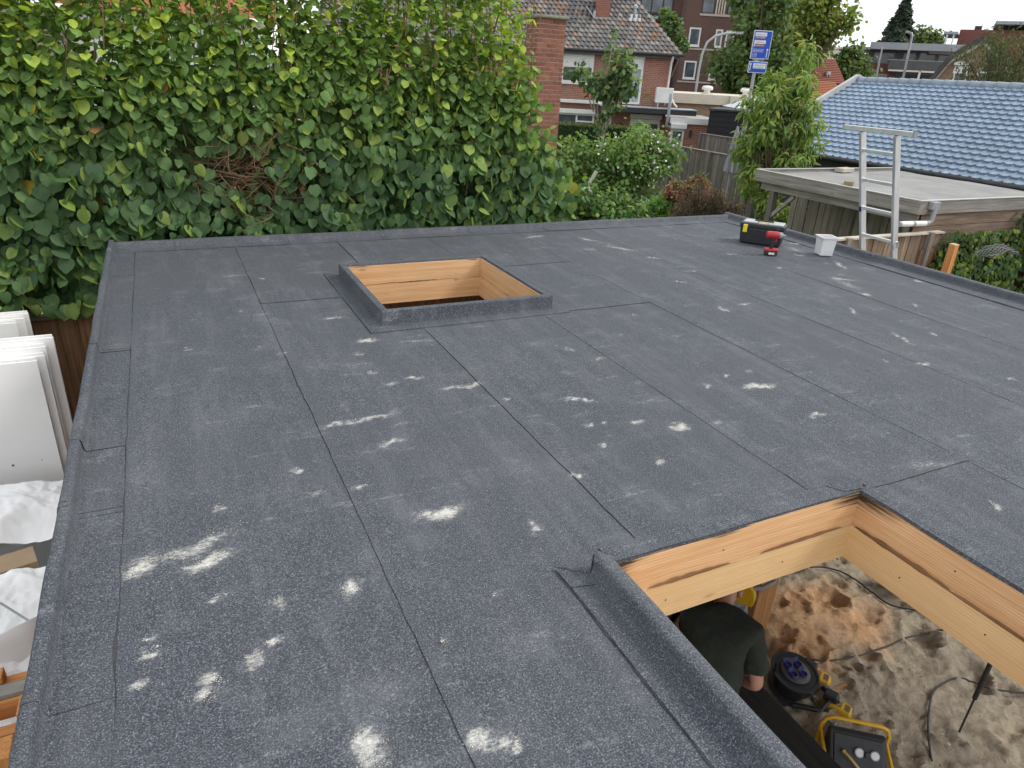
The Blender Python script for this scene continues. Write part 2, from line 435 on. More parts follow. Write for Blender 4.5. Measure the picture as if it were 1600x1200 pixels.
PALEGLASS = glassmat('pale_glass', (0.20, 0.24, 0.25), 0.15)
BARKM = pmat('bark', (0.15, 0.11, 0.08), (0.08, 0.06, 0.045), 30, 0.9, bmp=0.4, stretch=(1, 1, 0.25))
TWIG = pmat('twig', (0.24, 0.14, 0.075), (0.12, 0.07, 0.04), 25, 0.85)
LEAF = leafmat('leaf', 0.33)
LEAF_FAR = leafmat('leaf_far', 0.3, 0.6, 0.25)
DARKBOARD = wood('black_stained', (0.030, 0.029, 0.028), (0.012, 0.012, 0.012), 'y', 0.1, 0.6, knots=False)
SOIL = pmat('soil', (0.15, 0.125, 0.095), (0.09, 0.075, 0.055), 3, 0.95, bmp=0.3, bdist=0.02)

# ------------------------------------------------------------------ numpy leaf / piece scatter
def heart(n=5, fold=0.16, droop=0.18):
    """heart shaped leaf, stalk at 0, tip at y=1; x half width about 0.45"""
    prof = [(0.02, 0.02), (-0.02, 0.24), (0.12, 0.43), (0.40, 0.50), (0.68, 0.39), (0.87, 0.17), (1.0, 0.0)]
    mid = [(0.0, 0), (0.18, 0), (0.5, 0), (0.78, 0), (1.0, 0)]
    vs = []; L = []; Rr = []; C = []
    def z(x, y): return -fold*abs(x)*0.9 - droop*y*y*0.6 + fold*0.25 + 0.25*abs(x)**2
    for y, _ in mid: C.append(len(vs)); vs.append((0, y, z(0, y)-0.02))
    for y, x in prof[:-1]: L.append(len(vs)); vs.append((-x, y, z(x, y)))
    for y, x in prof[:-1]: Rr.append(len(vs)); vs.append((x, y, z(x, y)))
    fs = []
    for S, flip in ((L, False), (Rr, True)):
        seq = [(C[0], S[0], S[1]), (C[0], S[1], C[1]), (C[1], S[1], S[2]), (C[1], S[2], S[3]), (C[1], S[3], C[2]), (C[2], S[3], S[4]), (C[2], S[4], C[3]), (C[3], S[4], S[5]), (C[3], S[5], C[4])]
        fs += [t if flip else t[::-1] for t in seq]
    return np.array(vs), np.array(fs)
def lance(w=0.14, droop=0.35):
    vs = []; 
    prof = [(0, 0.02), (0.3, 1.0), (0.65, 0.8), (1.0, 0.0)]
    for y, k in prof:
        z = -droop*y*y
        vs += [(-w*k, y, z+0.05*k), (0, y, z), (w*k, y, z+0.05*k)]
    fs = []
    for i in range(3):
        for s in (0, 1):
            a = i*3+s; fs += [(a, a+1, a+4), (a, a+4, a+3)]
    return np.array(vs), np.array(fs)
def tuft():
    vs = np.array([(-0.35, 0, 0), (0.3, 0.1, 0.05), (0.5, 0.6, -0.08), (0.05, 1.0, -0.15), (-0.45, 0.6, 0.02), (0, 0.5, 0.08)])
    fs = np.array([(0, 1, 5), (1, 2, 5), (2, 3, 5), (3, 4, 5), (4, 0, 5)])
    return vs, fs
def oval():
    vs = np.array([(0, 0, 0), (0.32, 0.3, -0.03), (0.28, 0.7, -0.08), (0, 1, -0.16), (-0.28, 0.7, -0.08), (-0.32, 0.3, -0.03), (0, 0.5, 0.03)])
    fs = np.array([(0, 1, 6), (1, 2, 6), (2, 3, 6), (3, 4, 6), (4, 5, 6), (5, 0, 6)])
    return vs, fs
def basis(tip, nrm):
    tip = tip/np.linalg.norm(tip, axis=1, keepdims=True)
    nrm = nrm - tip*np.sum(tip*nrm, 1, keepdims=True)
    nrm = nrm/np.maximum(np.linalg.norm(nrm, axis=1, keepdims=True), 1e-6)
    side = np.cross(tip, nrm)
    return np.stack([side, tip, nrm], 2)
def scatter_mesh(name, tmpl, B, loc, size, col, smooth=True):
    tv, tf = tmpl; n = len(loc); k = len(tv)
    V = np.einsum('nij,kj->nki', B, tv)*size[:, None, None] + loc[:, None, :]
    Fc = (tf[None]+np.arange(n)[:, None, None]*k).reshape(-1, 3)
    me = bpy.data.meshes.new(name)
    me.vertices.add(n*k); me.vertices.foreach_set('co', V.reshape(-1).astype(np.float32))
    me.loops.add(len(Fc)*3); me.loops.foreach_set('vertex_index', Fc.reshape(-1).astype(np.int32))
    me.polygons.add(len(Fc)); me.polygons.foreach_set('loop_start', np.arange(0, len(Fc)*3, 3, dtype=np.int32))
    try: me.polygons.foreach_set('loop_total', np.full(len(Fc), 3, np.int32))
    except Exception: pass
    me.update(calc_edges=True)
    if col is not None:
        at = me.color_attributes.new('Col', 'FLOAT_COLOR', 'POINT')
        c = np.repeat(np.concatenate([col, np.ones((n, 1))], 1), k, 0)
        at.data.foreach_set('color', c.reshape(-1).astype(np.float32))
    if smooth: me.shade_smooth()
    me.validate()
    return me
def scatter(name, tmpl, tip, nrm, loc, size, col, mat, parent=None, stuff=True, smooth=True):
    off = ORG.get(parent, np.zeros(3)) if parent else np.zeros(3)
    me = scatter_mesh(name, tmpl, basis(tip, nrm), loc-off, size, col, smooth)
    me.materials.append(mat)
    o = bpy.data.objects.new(name, me); COL.objects.link(o)
    if parent: o.parent = parent
    if stuff: o['kind'] = 'stuff'
    return o
def unit(n, g=rng):
    v = g.normal(size=(n, 3)); return v/np.linalg.norm(v, axis=1, keepdims=True)
def vary(c, n, amt=0.25, hue=0.12):
    c = np.array(c); k = 1+rng.uniform(-amt, amt, (n, 1)); h = rng.uniform(-hue, hue, (n, 1))
    out = c[None]*k; out[:, 0:1] *= (1+2*h); out[:, 2:3] *= (1-h); return np.clip(out, 0.004, 0.9)
def crown_pts(center, rad, n, nclump=40, spread=0.28, shell=0.55, lumps=None):
    """leaf positions in clumps through an uneven crown"""
    center = np.array(center, float); rad = np.array(rad, float)
    d = unit(nclump); r = rng.uniform(shell, 1.0, (nclump, 1))**0.7
    cc = d*r*(0.85+0.3*rng.random((nclump, 1)))
    idx = rng.integers(0, nclump, n); cs = rng.uniform(0.6, 1.3, nclump)
    p = cc[idx] + rng.normal(size=(n, 3))*spread*cs[idx][:, None]*np.array([1, 1, 0.75])
    return p*rad+center, p, idx
def tree(name, label, cat, loc, h0, center, rad, n, lsize, color, tmpl, trunk_r=0.12, nclump=40, street=True, spread=0.28, mat=None, group=None, trunkmat=None, trans_tip=None, conical=False, cvary=0.3, droop=0.3):
    t = thing(name, label, cat, loc, street, group)
    pts, p, idx = crown_pts(center, rad, n, nclump, spread)
    if conical:
        zz = rng.random(n)**1.35; ang = rng.uniform(0, 2*math.pi, n); lay = np.sin(zz*46)*0.12
        rr = (1-zz)**0.8*(0.55+0.5*rng.random(n)**0.5)*(1+0.25*np.sin(ang*5+zz*20))+lay*(1-zz)
        pts = np.stack([center[0]+rad[0]*rr*np.cos(ang), center[1]+rad[1]*rr*np.sin(ang), center[2]-rad[2]+2*rad[2]*zz], 1)
        p = (pts-np.array(center))/np.array(rad); idx = rng.integers(0, nclump, n)
    out = p/np.maximum(np.linalg.norm(p, axis=1, keepdims=True), 0.2)
    nrm = out*0.6+unit(n)*0.8+np.array([0, 0, 0.6]); tip = out*0.5+unit(n)*0.8+np.array([0, 0, -droop])
    cl = rng.uniform(1-cvary, 1+cvary, nclump)
    col = vary(color, n, 0.25)*cl[idx][:, None]
    scatter('crown', tmpl, tip, nrm, pts, lsize*rng.uniform(0.7, 1.3, n), np.clip(col, 0.004, 0.8), mat or LEAF_FAR, t)
    mb = MB(); c = np.array(center); b = np.array(loc, float)
    top = c+np.array([0, 0, rad[2]*0.55])
    mb.tube([b+[0, 0, -0.1], b*0.6+c*0.4+[0.03, 0, 0] if not conical else (b+c)/2, c*0.9+b*0.1, top], [trunk_r*1.2, trunk_r, trunk_r*0.7, trunk_r*0.2], 8)
    for k in range(7):
        a = k*2.4+rng.random(); s = b*0.45+c*0.55 + (top-(b*0.45+c*0.55))*(k/9)
        e = c+rad*np.array([math.cos(a)*0.8, math.sin(a)*0.8, rng.uniform(-0.3, 0.6)])
        mb.tube([s, (s+e)/2+np.array([0, 0, 0.06*rad[2]]), e], [trunk_r*0.45, trunk_r*0.3, trunk_r*0.1], 5)
    mb.build('trunk', trunkmat or BARKM, t, smooth=True)
    return t

# ================================================================== GROUND
g = MB(); g.box(-700, 700, -700, 700, -0.9, -0.22)
struct(g.build('ground', SOIL))
LAWNM = pmat('lawn', (0.10, 0.17, 0.035), (0.055, 0.10, 0.022), 7, 0.95, bmp=0.4, bdist=0.03)
g = MB(); g.box(-12, 15.6, 7.3, 27, -0.3, -0.02)
struct(g.build('lawn', LAWNM))
g = MB(); g.add([(14.2, 7.3, -0.012), (15.6, 7.3, -0.012), (15.6, 24, -0.012), (13.6, 24, -0.012), (13.2, 17, -0.012)], [(0, 1, 2, 3, 4)])
struct(g.build('flower_bed', SOIL))
PAVE = pmat('street_paving', (0.22, 0.20, 0.18), (0.15, 0.14, 0.13), 2, 0.9)
g = MB(); g.add([(*W(-60, 39), -0.015), (*W(60, 39), -0.015), (*W(60, 56), -0.015), (*W(-60, 56), -0.015)] and [W(-60, 39, -0.015), W(60, 39, -0.015), W(60, 56, -0.015), W(-60, 56, -0.015)], [(0, 1, 2, 3)])
struct(g.build('road', PAVE))

def sand_field():
    x0, x1, y0, y1, st = 1.2, 8.4, -0.8, 5.0, 0.024
    nx, ny = int((x1-x0)/st)+1, int((y1-y0)/st)+1
    pr = [(rng.uniform(3, 6), rng.uniform(0.5, 4), rng.uniform(0, 3.1), rng.uniform(0.05, 0.11)) for _ in range(150)]
    X, Yg = np.meshgrid(np.linspace(x0, x1, nx), np.linspace(y0, y1, ny))
    Z = np.zeros_like(X)
    for cx, cy, a, s in pr:
        dx = (X-cx)*math.cos(a)+(Yg-cy)*math.sin(a); dy = -(X-cx)*math.sin(a)+(Yg-cy)*math.cos(a)
        q = (dx/(s*1.6))**2+(dy/s)**2
        Z += -0.032*np.exp(-q**2*1.2) + 0.018*np.exp(-(np.sqrt(q)-1.35)**2*14)
    vs = []
    for j in range(ny):
        for i in range(nx):
            x, y = X[j, i], Yg[j, i]
            z = Z[j, i] + 0.05*mnoise.noise(Vector((x*1.4, y*1.4, 3))) + 0.016*mnoise.noise(Vector((x*5, y*5, 9))) + 0.016*(0.35-abs(mnoise.noise(Vector((x*8, y*12, 4))))) + 0.024*mnoise.noise(Vector((x*15, y*15, 1)))+0.015*mnoise.noise(Vector((x*33, y*33, 6)))
            vs.append((x, y, z+0.03))
    fs = [(j*nx+i, j*nx+i+1, (j+1)*nx+i+1, (j+1)*nx+i) for j in range(ny-1) for i in range(nx-1)]
    global sandz
    def sandz(x, y): return vs[int(min(max((y-y0)/st, 0), ny-1))*nx+int(min(max((x-x0)/st, 0), nx-1))][2]
    mb = MB(); mb.add(vs, fs)
    for k, (x, y, z) in enumerate(vs):
        d = ((x-4.25)/0.75)**2+((y-2.75)/0.45)**2 + 0.9*mnoise.noise(Vector((x*2.4, y*2.4, 5)))
        w = max(0.0, min(1.0, 1.35-d))
        a = np.array((0.64, 0.54, 0.40)); bq = np.array((0.86, 0.53, 0.29)); dk = np.array((0.52, 0.445, 0.345))
        c = a*(1-w)+bq*w
        q = max(0.0, min(0.75, 1.7*(mnoise.noise(Vector((x*1.3+7, y*1.3, 2)))+0.12)))*(1-w)
        c = c*(1-q)+dk*q
        mb.c[k] = tuple(c)
    m, n, b = new_mat('sand')
    at = n.nodes.new('ShaderNodeVertexColor'); at.layer_name = 'Col'
    v = coords(n); nn = noi(n, v, 22, 6, 0.7); n2 = noi(n, v, 160, 2)
    sc = n.nodes.new('ShaderNodeVectorMath'); sc.operation = 'SCALE'; sc.inputs['Scale'].default_value = 0.55; n.links.new(at.outputs[0], sc.inputs[0])
    c = mixc(n, ramp(n, nn, [(0.36, 0.6), (0.56, 0.0)]), at.outputs[0], sc.outputs[0])
    n.links.new(c, b.inputs['Base Color']); b.inputs['Roughness'].default_value = 0.95
    ad = n.nodes.new('ShaderNodeMath'); ad.operation = 'ADD'; n.links.new(nn, ad.inputs[0]); n.links.new(n2, ad.inputs[1])
    bump(n, b, ad.outputs[0], 1.0, 0.03)
    o = mb.build('sand_ground', m, smooth=True, normals=False); struct(o)
sand_field()
def clods():
    n = 9000; x = rng.uniform(2.6, 7.0, n); y = rng.uniform(0.2, 4.4, n)
    w = np.array([mnoise.noise(Vector((a*1.7, b*1.7, 11))) for a, b in zip(x, y)]); ok = rng.random(n) < np.clip(0.35+1.3*w, 0.05, 1); x, y = x[ok], y[ok]; n = len(x)
    z = np.array([sandz(a, b) for a, b in zip(x, y)])
    tm = (np.array([(0.5, 0, 0), (-0.3, 0.45, 0), (-0.35, -0.4, 0.05), (0.1, 0.05, 0.5), (0.2, -0.5, 0.1), (0.25, 0.5, 0.15)]), np.array([(0, 5, 3), (5, 1, 3), (1, 2, 3), (2, 4, 3), (4, 0, 3)]))
    a = rng.uniform(0, 6.28, n); col = vary((0.45, 0.37, 0.27), n, 0.4, 0.05)
    o = scatter('sand_clods', tm, np.stack([np.cos(a), np.sin(a), 0*a], 1), np.tile(np.array([0, 0, 1.0]), (n, 1)), np.stack([x, y, z-0.004], 1), rng.uniform(0.006, 0.034, n)*rng.random(n)**0.5, col, attrmat('clod', 0.95, 0.4, 60), smooth=False)
    o['label'] = 'small crumbs and clods of sand under the roof opening'
clods()
g = MB(); g.box(-1.0, 12.0, -7.0, 6.6, -0.2, -0.12); struct(g.build('bounce_sand', pmat('bounce_sand', (0.50, 0.43, 0.33), (0.38, 0.33, 0.26), 4, 0.95, bmp=0.4, bdist=0.03)))  # pale sand sheet added around the room to bounce light under the roof

# ================================================================== THE FLAT-ROOFED GARDEN ROOM
XL, XRI, YB = -0.50, 6.36, 6.72           # outer roof edges
YF = 0.30
SKX0, SKX1, SKY0, SKY1 = 1.14, 2.385, 4.13, 5.35
OPX0, OPX1, OPY1, OPY0 = 1.245, 2.485, 1.565, 0.36
room = thing('garden_room', 'new flat-roofed timber garden room covered in dark grey mineral felt', 'building', (3, 3, 0))
Z = ZR
def rect_minus(x0, x1, y0, y1, holes):
    xs = sorted({x0, x1, *[h[0] for h in holes], *[h[1] for h in holes]}); ys = sorted({y0, y1, *[h[2] for h in holes], *[h[3] for h in holes]})
    xs = [x for x in xs if x0 <= x <= x1]; ys = [y for y in ys if y0 <= y <= y1]
    for i in range(len(xs)-1):
        for j in range(len(ys)-1):
            cx, cy = (xs[i]+xs[i+1])/2, (ys[j]+ys[j+1])/2
            if not any(h[0] < cx < h[1] and h[2] < cy < h[3] for h in holes): yield xs[i], xs[i+1], ys[j], ys[j+1]
HOLES = [(SKX0+0.02, SKX1-0.035, SKY0+0.02, SKY1-0.035), (OPX0, OPX1+0.001, OPY0, OPY1+0.001)]
mb = MB()
for x0, x1, y0, y1 in rect_minus(XL+0.03, XRI-0.03, YF, YB-0.03, HOLES):
    mb.box(x0, x1, y0, y1, Z-0.05, Z-0.012)
mb.build('roof_deck', pmat('deck_board', (0.30, 0.19, 0.10), (0.22, 0.14, 0.07), 5, 0.8), room)
# felt sheets, one per roll width
SE = [-0.305, 0.487, 1.387, 2.272, 3.20, 4.125, 5.085, 6.09]
def stain_field(V):
    s = np.zeros(len(V)); X0, Y0 = V[:, 0].copy(), V[:, 1].copy()
    V = np.stack([X0+0.012*np.sin(41*Y0+3*X0)+0.007*np.sin(97*Y0+60*X0), Y0+0.012*np.sin(37*X0+5*Y0)+0.007*np.sin(89*X0-50*Y0)], 1)
    for cx, cy, ux, uy, L, w, k in SMEARS:
        dx, dy = V[:, 0]-cx, V[:, 1]-cy; a = dx*ux+dy*uy; b_ = -dx*uy+dy*ux
        s += k*np.exp(-(np.abs(a)/L)**2*0.9-(b_/w)**2)
    return np.clip(s, 0, 1)
SMP = [(195, 905, 235, 868, .055, .8), (250, 880, 362, 835, .05, .62), (285, 893, 358, 865, .04, .7), (655, 810, 718, 795, .04, .75), (505, 668, 575, 655, .025, .6), (575, 655, 622, 645, .02, .4), (530, 922, 558, 920, .04, .6), (550, 1180, 585, 1140, .06, .5), (1050, 668, 1075, 665, .05, .7), (1165, 605, 1208, 602, .05, .7), (390, 1025, 412, 1040, .05, .3), (320, 1065, 345, 1060, .05, .45), (560, 535, 588, 530, .035, .6), (690, 608, 748, 602, .025, .5), (300, 660, 420, 640, .12, .10), (760, 1010, 830, 980, .2, .10), (420, 760, 480, 740, .15, .10), (1400, 730, 1500, 725, .05, .25), (560, 1080, 640, 1070, .12, .14), (720, 1160, 800, 1150, .06, .3), (880, 623, 925, 627, .03, .3), (1300, 435, 1350, 455, .08, .3), (1225, 385, 1260, 395, .1, .3), (70, 1060, 80, 1030, .02, .6), (95, 1050, 110, 1040, .03, .4)]
SLIST = [(195, 905, 235, 868, .05, .9), (250, 880, 360, 835, .05, .5), (285, 893, 358, 865, .035, 1), (330, 798, 352, 795, .02, .9), (328, 933, 355, 931, .02, .7), (420, 943, 437, 943, .03, 1), (532, 922, 556, 920, .035, 1.2), (418, 1003, 430, 1005, .02, 1), (225, 1003, 237, 1000, .015, .8), (230, 1025, 247, 1015, .025, .8), (390, 1025, 412, 1040, .03, .7), (320, 1065, 345, 1060, .035, .85), (295, 1095, 330, 1090, .02, 1), (210, 1077, 222, 1078, .012, .7), (550, 1180, 580, 1140, .05, .45), (560, 1165, 600, 1160, .03, .3), (690, 995, 695, 1005, .02, .8), (770, 932, 774, 934, .012, .6), (730, 1150, 760, 1165, .03, .5), (800, 1155, 810, 1160, .025, .8), (655, 810, 718, 795, .04, 1.3), (505, 668, 575, 655, .018, 1), (575, 655, 620, 645, .02, .5), (582, 697, 630, 688, .012, .7), (455, 738, 468, 735, .018, .9), (545, 765, 572, 760, .015, .7), (480, 775, 500, 770, .01, .5), (562, 535, 588, 530, .03, 1.2), (548, 555, 565, 552, .02, .6), (507, 498, 540, 496, .02, .7), (638, 592, 660, 590, .015, 1), (575, 583, 583, 583, .012, .7), (690, 608, 748, 602, .02, 1), (400, 545, 412, 543, .015, .7), (373, 486, 378, 489, .01, .9), (404, 435, 411, 437, .01, .8), (440, 553, 447, 554, .01, .8), (600, 603, 617, 597, .012, .6), (883, 545, 896, 546, .015, .9), (930, 562, 943, 560, .012, .8), (788, 625, 795, 628, .015, .8), (740, 600, 748, 601, .015, .8), (880, 623, 925, 627, .015, .4), (917, 666, 926, 665, .012, 1), (941, 664, 947, 660, .012, .9), (980, 660, 1004, 659, .012, .9), (1050, 668, 1075, 665, .04, 1.3), (1095, 602, 1110, 603, .015, .9), (988, 492, 991, 493, .01, .8), (1122, 480, 1140, 487, .012, .9), (1008, 402, 1030, 404, .02, .7), (1070, 425, 1085, 423, .01, .5), (1055, 440, 1072, 442, .015, .6), (895, 746, 912, 743, .02, 1.1), (935, 698, 948, 695, .02, .7), (1025, 718, 1036, 722, .015, .9), (838, 830, 842, 831, .01, .9), (830, 820, 833, 821, .008, .8), (1120, 660, 1124, 661, .01, .8), (1165, 605, 1208, 602, .035, 1.3), (1133, 587, 1143, 589, .012, .8), (1170, 580, 1173, 581, .008, .8), (1265, 652, 1287, 647, .008, 1), (1155, 477, 1168, 474, .012, .8), (1395, 520, 1425, 538, .015, .7), (1430, 568, 1455, 570, .012, .9), (1378, 563, 1382, 564, .01, .7), (1450, 520, 1462, 524, .008, .6), (1545, 785, 1560, 798, .01, 1), (1568, 590, 1590, 595, .01, .6), (1300, 435, 1335, 438, .03, .6), (1340, 458, 1360, 462, .03, .8), (1325, 480, 1340, 492, .015, .6), (1425, 475, 1438, 480, .02, .8), (1430, 438, 1445, 442, .03, .7), (1235, 380, 1250, 382, .04, .8), (1240, 398, 1258, 400, .03, .7), (1130, 397, 1150, 398, .02, .8), (1210, 417, 1225, 420, .02, .5), (1305, 408, 1320, 420, .03, .5), (70, 1080, 66, 1090, .01, .7), (290, 545, 294, 546, .01, .8), (820, 372, 850, 368, .03, .5), (905, 372, 935, 378, .03, .5), (950, 385, 990, 392, .04, .5), (560, 1185, 600, 1200, .04, .25)]
SMEARS = []
for x0, y0, x1, y1, w, k in SMP[14:]+[(a, b, c, d, max(0.020, min(e, 0.04)*1.05), min(0.85, 0.30+0.40*f)) for a, b, c, d, e, f in SLIST]:
    p, q = onz(x0, y0, Z), onz(x1, y1, Z); d = q-p; L = np.hypot(d[0], d[1])
    SMEARS.append(((p[0]+q[0])/2, (p[1]+q[1])/2, d[0]/L, d[1]/L, max(L*0.5, 0.018), w*0.8, k))
def wob(t, s, a=0.006): return a*mnoise.noise(Vector((t*3.1, s, 0)))+a*0.6*mnoise.noise(Vector((t*11, s, 5)))
def felt_sheet(x0, x1, y0, y1, k, lapx=True, lapy=None):
    st = 0.024
    nx = max(2, int((x1-x0+0.05)/st)); ny = max(2, int((y1-y0)/st))
    vs = []; fs = []; keep = []
    for j in range(ny+1):
        y = y0+(y1-y0)*j/ny
        for i in range(nx+1):
            u = i/nx; x = x0+(x1+0.05-x0)*u
            xx = x+(wob(y, k) if i == 0 else 0)
            z = Z+0.0008+(0.0042 if k < 30 else 0.0016)*max(0.0, 1-(x-x0)/0.12) + (0.0045*max(0, 1-(y-y0)/0.1) if lapy else 0)
            z += 0.0018*mnoise.noise(Vector((x*1.1, y*0.8, k*3)))
            if x > x1+0.006: z -= 0.003
            vs.append((xx, y+(wob(x, k+40) if (j == 0 and lapy) else 0), z))
    for j in range(ny):
        for i in range(nx):
            q = (j*(nx+1)+i, j*(nx+1)+i+1, (j+1)*(nx+1)+i+1, (j+1)*(nx+1)+i)
            c = ((vs[q[0]][0]+vs[q[1]][0])/2, (vs[q[0]][1]+vs[q[2]][1])/2)
            if SKX0+0.03 < c[0] < SKX1-0.03 and SKY0+0.03 < c[1] < SKY1-0.03: continue
            if OPX0-0.05 < c[0] < OPX1+0.05 and OPY0 < c[1] < OPY1+0.04: continue
            fs.append(q)
    if not fs: return
    first = {q[0] for q in fs}
    base = len(vs)
    for j in range(ny+1): v = vs[j*(nx+1)]; vs.append((v[0]+0.001, v[1], Z-0.004))
    for j in range(ny):
        if j*(nx+1) in first: fs.append((j*(nx+1), (j+1)*(nx+1), base+j+1, base+j))
    if lapy:
        base = len(vs)
        for i in range(nx+1): v = vs[i]; vs.append((v[0], v[1]+0.001, Z-0.004))
        for i in range(nx):
            if i in first: fs.append((i, base+i, base+i+1, i+1))
    mb = MB(); mb.add(vs, fs)
    sf = stain_field(np.array(vs)[:, :2]); mb.c = [(1-q, 1, 1) for q in sf.tolist()]
    o = mb.build('felt_sheet', FELT, room, smooth=True, normals=False)
    return o
def bead(pts, w=0.006, seed=0, name='bitumen_seam', mat=None):
    """squeezed-out bitumen along a lap, of uneven width"""
    mb = MB(); vs = []; fs = []; pts = [np.array(p) for p in pts]
    for i, p in enumerate(pts):
        d = pts[min(i+1, len(pts)-1)]-pts[max(i-1, 0)]; d = d/np.linalg.norm(d); s = np.array([-d[1], d[0], 0])
        k = w*min(1.1, max(0.10, 0.30+1.4*mnoise.noise(Vector((i*0.23, seed*1.7, 2)))))
        o = 0.3*w*mnoise.noise(Vector((i*0.2, seed, 8)))
        vs += [p+s*(k+o), p+s*o+np.array([0, 0, 0.0016]), p-s*(k*0.4-o)]
    for i in range(len(pts)-1):
        fs += [(3*i, 3*i+1, 3*i+4, 3*i+3), (3*i+1, 3*i+2, 3*i+5, 3*i+4)]
    mb.add(vs, fs); return mb.build(name, mat or BITUMEN, room, smooth=True)
PALE_LAP = pmat('pale_lap', (0.17, 0.175, 0.185), (0.07, 0.073, 0.08), 9, 0.8, lo=0.4, hi=0.6)  # lighter grey bead for the right-hand laps
LAPS = {1: [4.82], 3: [4.06, 5.30, 1.565]}
for k in range(7):
    x0, x1 = SE[k], SE[k+1]
    ys = [YF]+sorted(LAPS.get(k, []))+[YB-0.20]
    for j in range(len(ys)-1):
        felt_sheet(x0, x1, ys[j]-(0.0 if j == 0 else 0.0), ys[j+1]+(0.06 if j < len(ys)-2 else 0), k*10+j, lapy=(j > 0))
        if j > 0 and ys[j] not in (3.75, 3.2, 2.0):
            bead([(x0+(x1-x0)*t/24, ys[j]-0.001+wob(x0+(x1-x0)*t/24, k*10+j+40), Z+0.0012) for t in range(25)], 0.0035, k)
    if k > 0:
        for a, b_ in ((YF, YB-0.2),):
            P = [(x0-0.001+wob(y, k*10), y, Z+0.0014) for y in np.arange(a, b_, 0.06)]
            run = []
            for p in P:
                inside = (SKX0-0.1 < p[0] < SKX1+0.1 and SKY0-0.12 < p[1] < SKY1+0.1) or (OPX0-0.1 < p[0] < OPX1+0.02 and OPY0 < p[1] < OPY1+0.08)
                if inside:
                    if len(run) > 2: bead(run, 0.0018 if k < 3 else 0.0022, k, mat=None if k < 3 else PALE_LAP)
                    run = []
                else: run.append(p)
            if len(run) > 2: bead(run, 0.0018 if k < 3 else 0.0022, k, mat=None if k < 3 else PALE_LAP)
# raised edges: pieces of capping felt, lapped end to end
def edge_run(p_at, side, cuts, prof, seed):
    for i in range(len(cuts)-1):
        a, b_ = cuts[i], cuts[i+1]
        dz = 0.0028*(i % 2)
        pr = [(d, z+dz) for d, z in prof]
        mb = MB(); seg = max(3, int(abs(b_-a)/0.06))
        ov = 0.03*(1 if b_ > a else -1)
        mb.sweep(pr, Vector(p_at(a-ov*(i % 2))), Vector(p_at(b_+ov*(i % 2))), side, seg, 0.006, seed+i)
        n = len(pr)
        for s_ in (0, seg):      # close the lapped end with a thin step
            pass
        o = mb.build('edge_felt', FELT, room, smooth=True)
        for v_i in range(0): pass
        if i > 0 and abs(b_-a) > 0:
            pts = [np.array(p_at(a))+np.array(side)*d+np.array([0, 0, z+0.004]) for d, z in prof[2:]]
            bead(pts, 0.004, seed+i, 'bitumen_lap')
PROF = [(0.0, -0.16), (0.0, 0.045), (0.004, 0.062), (0.012, 0.069), (0.036, 0.069), (0.043, 0.064), (0.046, 0.045), (0.049, 0.018), (0.055, 0.0085), (0.075, 0.0065), (0.185, 0.0062), (0.1985, 0.0058), (0.199, 0.0)]
cl = [YF, 0.75, onz(170, 1098, Z)[1], onz(190, 795, Z)[1], onz(192, 700, Z)[1], 4.2, onz(200, 433, Z)[1], YB]
edge_run(lambda t: (XL, t, Z), (1, 0, 0), cl, PROF, 1)
PROFB = [(0.0, -0.16), (0.0, 0.03), (0.006, 0.046), (0.016, 0.052), (0.05, 0.052), (0.064, 0.045), (0.076, 0.03), (0.086, 0.016), (0.104, 0.009), (0.13, 0.0066), (0.205, 0.0062), (0.218, 0.0058), (0.2185, 0.0)]
cb = [XL+0.03]+[onz(x, y, Z)[0] for x, y in ((280, 386), (452, 380), (605, 374), (738, 367), (857, 360), (965, 352))]+[XRI-0.05]
edge_run(lambda t: (t, YB, Z), (0, -1, 0), cb, PROFB, 21)
cr = [YF, 1.7, onz(1525, 460, Z)[1], 3.4, onz(1377, 412, Z)[1], 5.3, YB]
PROFR = [(0.0, -0.16), (0.0, 0.04), (0.006, 0.058), (0.016, 0.066), (0.058, 0.066), (0.074, 0.060), (0.082, 0.042), (0.088, 0.02), (0.10, 0.0098), (0.13, 0.0066), (0.25, 0.0062), (0.264, 0.0058), (0.2645, 0.0)]
edge_run(lambda t: (XRI, t, Z), (-1, 0, 0), cr, PROFR, 41)
# long flashing joints
bead([(XL+0.201+wob(y, 77, 0.007), y, Z+0.0055) for y in np.arange(YF, YB-0.2, 0.04)], 0.0085, 3)
bead([(x, YB-0.220+wob(x, 78, 0.004), Z+0.003) for x in np.arange(XL+0.21, XRI-0.26, 0.06)], 0.004, 4)
bead([(XRI-0.266+wob(y, 79, 0.004), y, Z+0.003) for y in np.arange(YF, YB-0.22, 0.06)], 0.003, 5)
for x, y in ((146, 808), (82, 1112)):        # blobs of bitumen where the laps meet the upstand
    p = onz(x, y, Z); mb = MB()
    mb.lathe(p, [(0.012, 0.0), (0.011, 0.008), (0.006, 0.013), (0.001, 0.014)], 9); mb.build('bitumen_blob', FELT, room, smooth=True)
# fascia below the roof edge
mb = MB()
for a, b_ in (((XL+0.03, XL+0.06, YF, YB-0.06), 0), ((XRI-0.06, XRI-0.03, YF, YB-0.06), 0), ((XL+0.06, XRI-0.06, YB-0.06, YB-0.03), 0)):
    mb.box(*a, Z-0.34, Z-0.052)
mb.build('fascia', DARKBOARD, room)
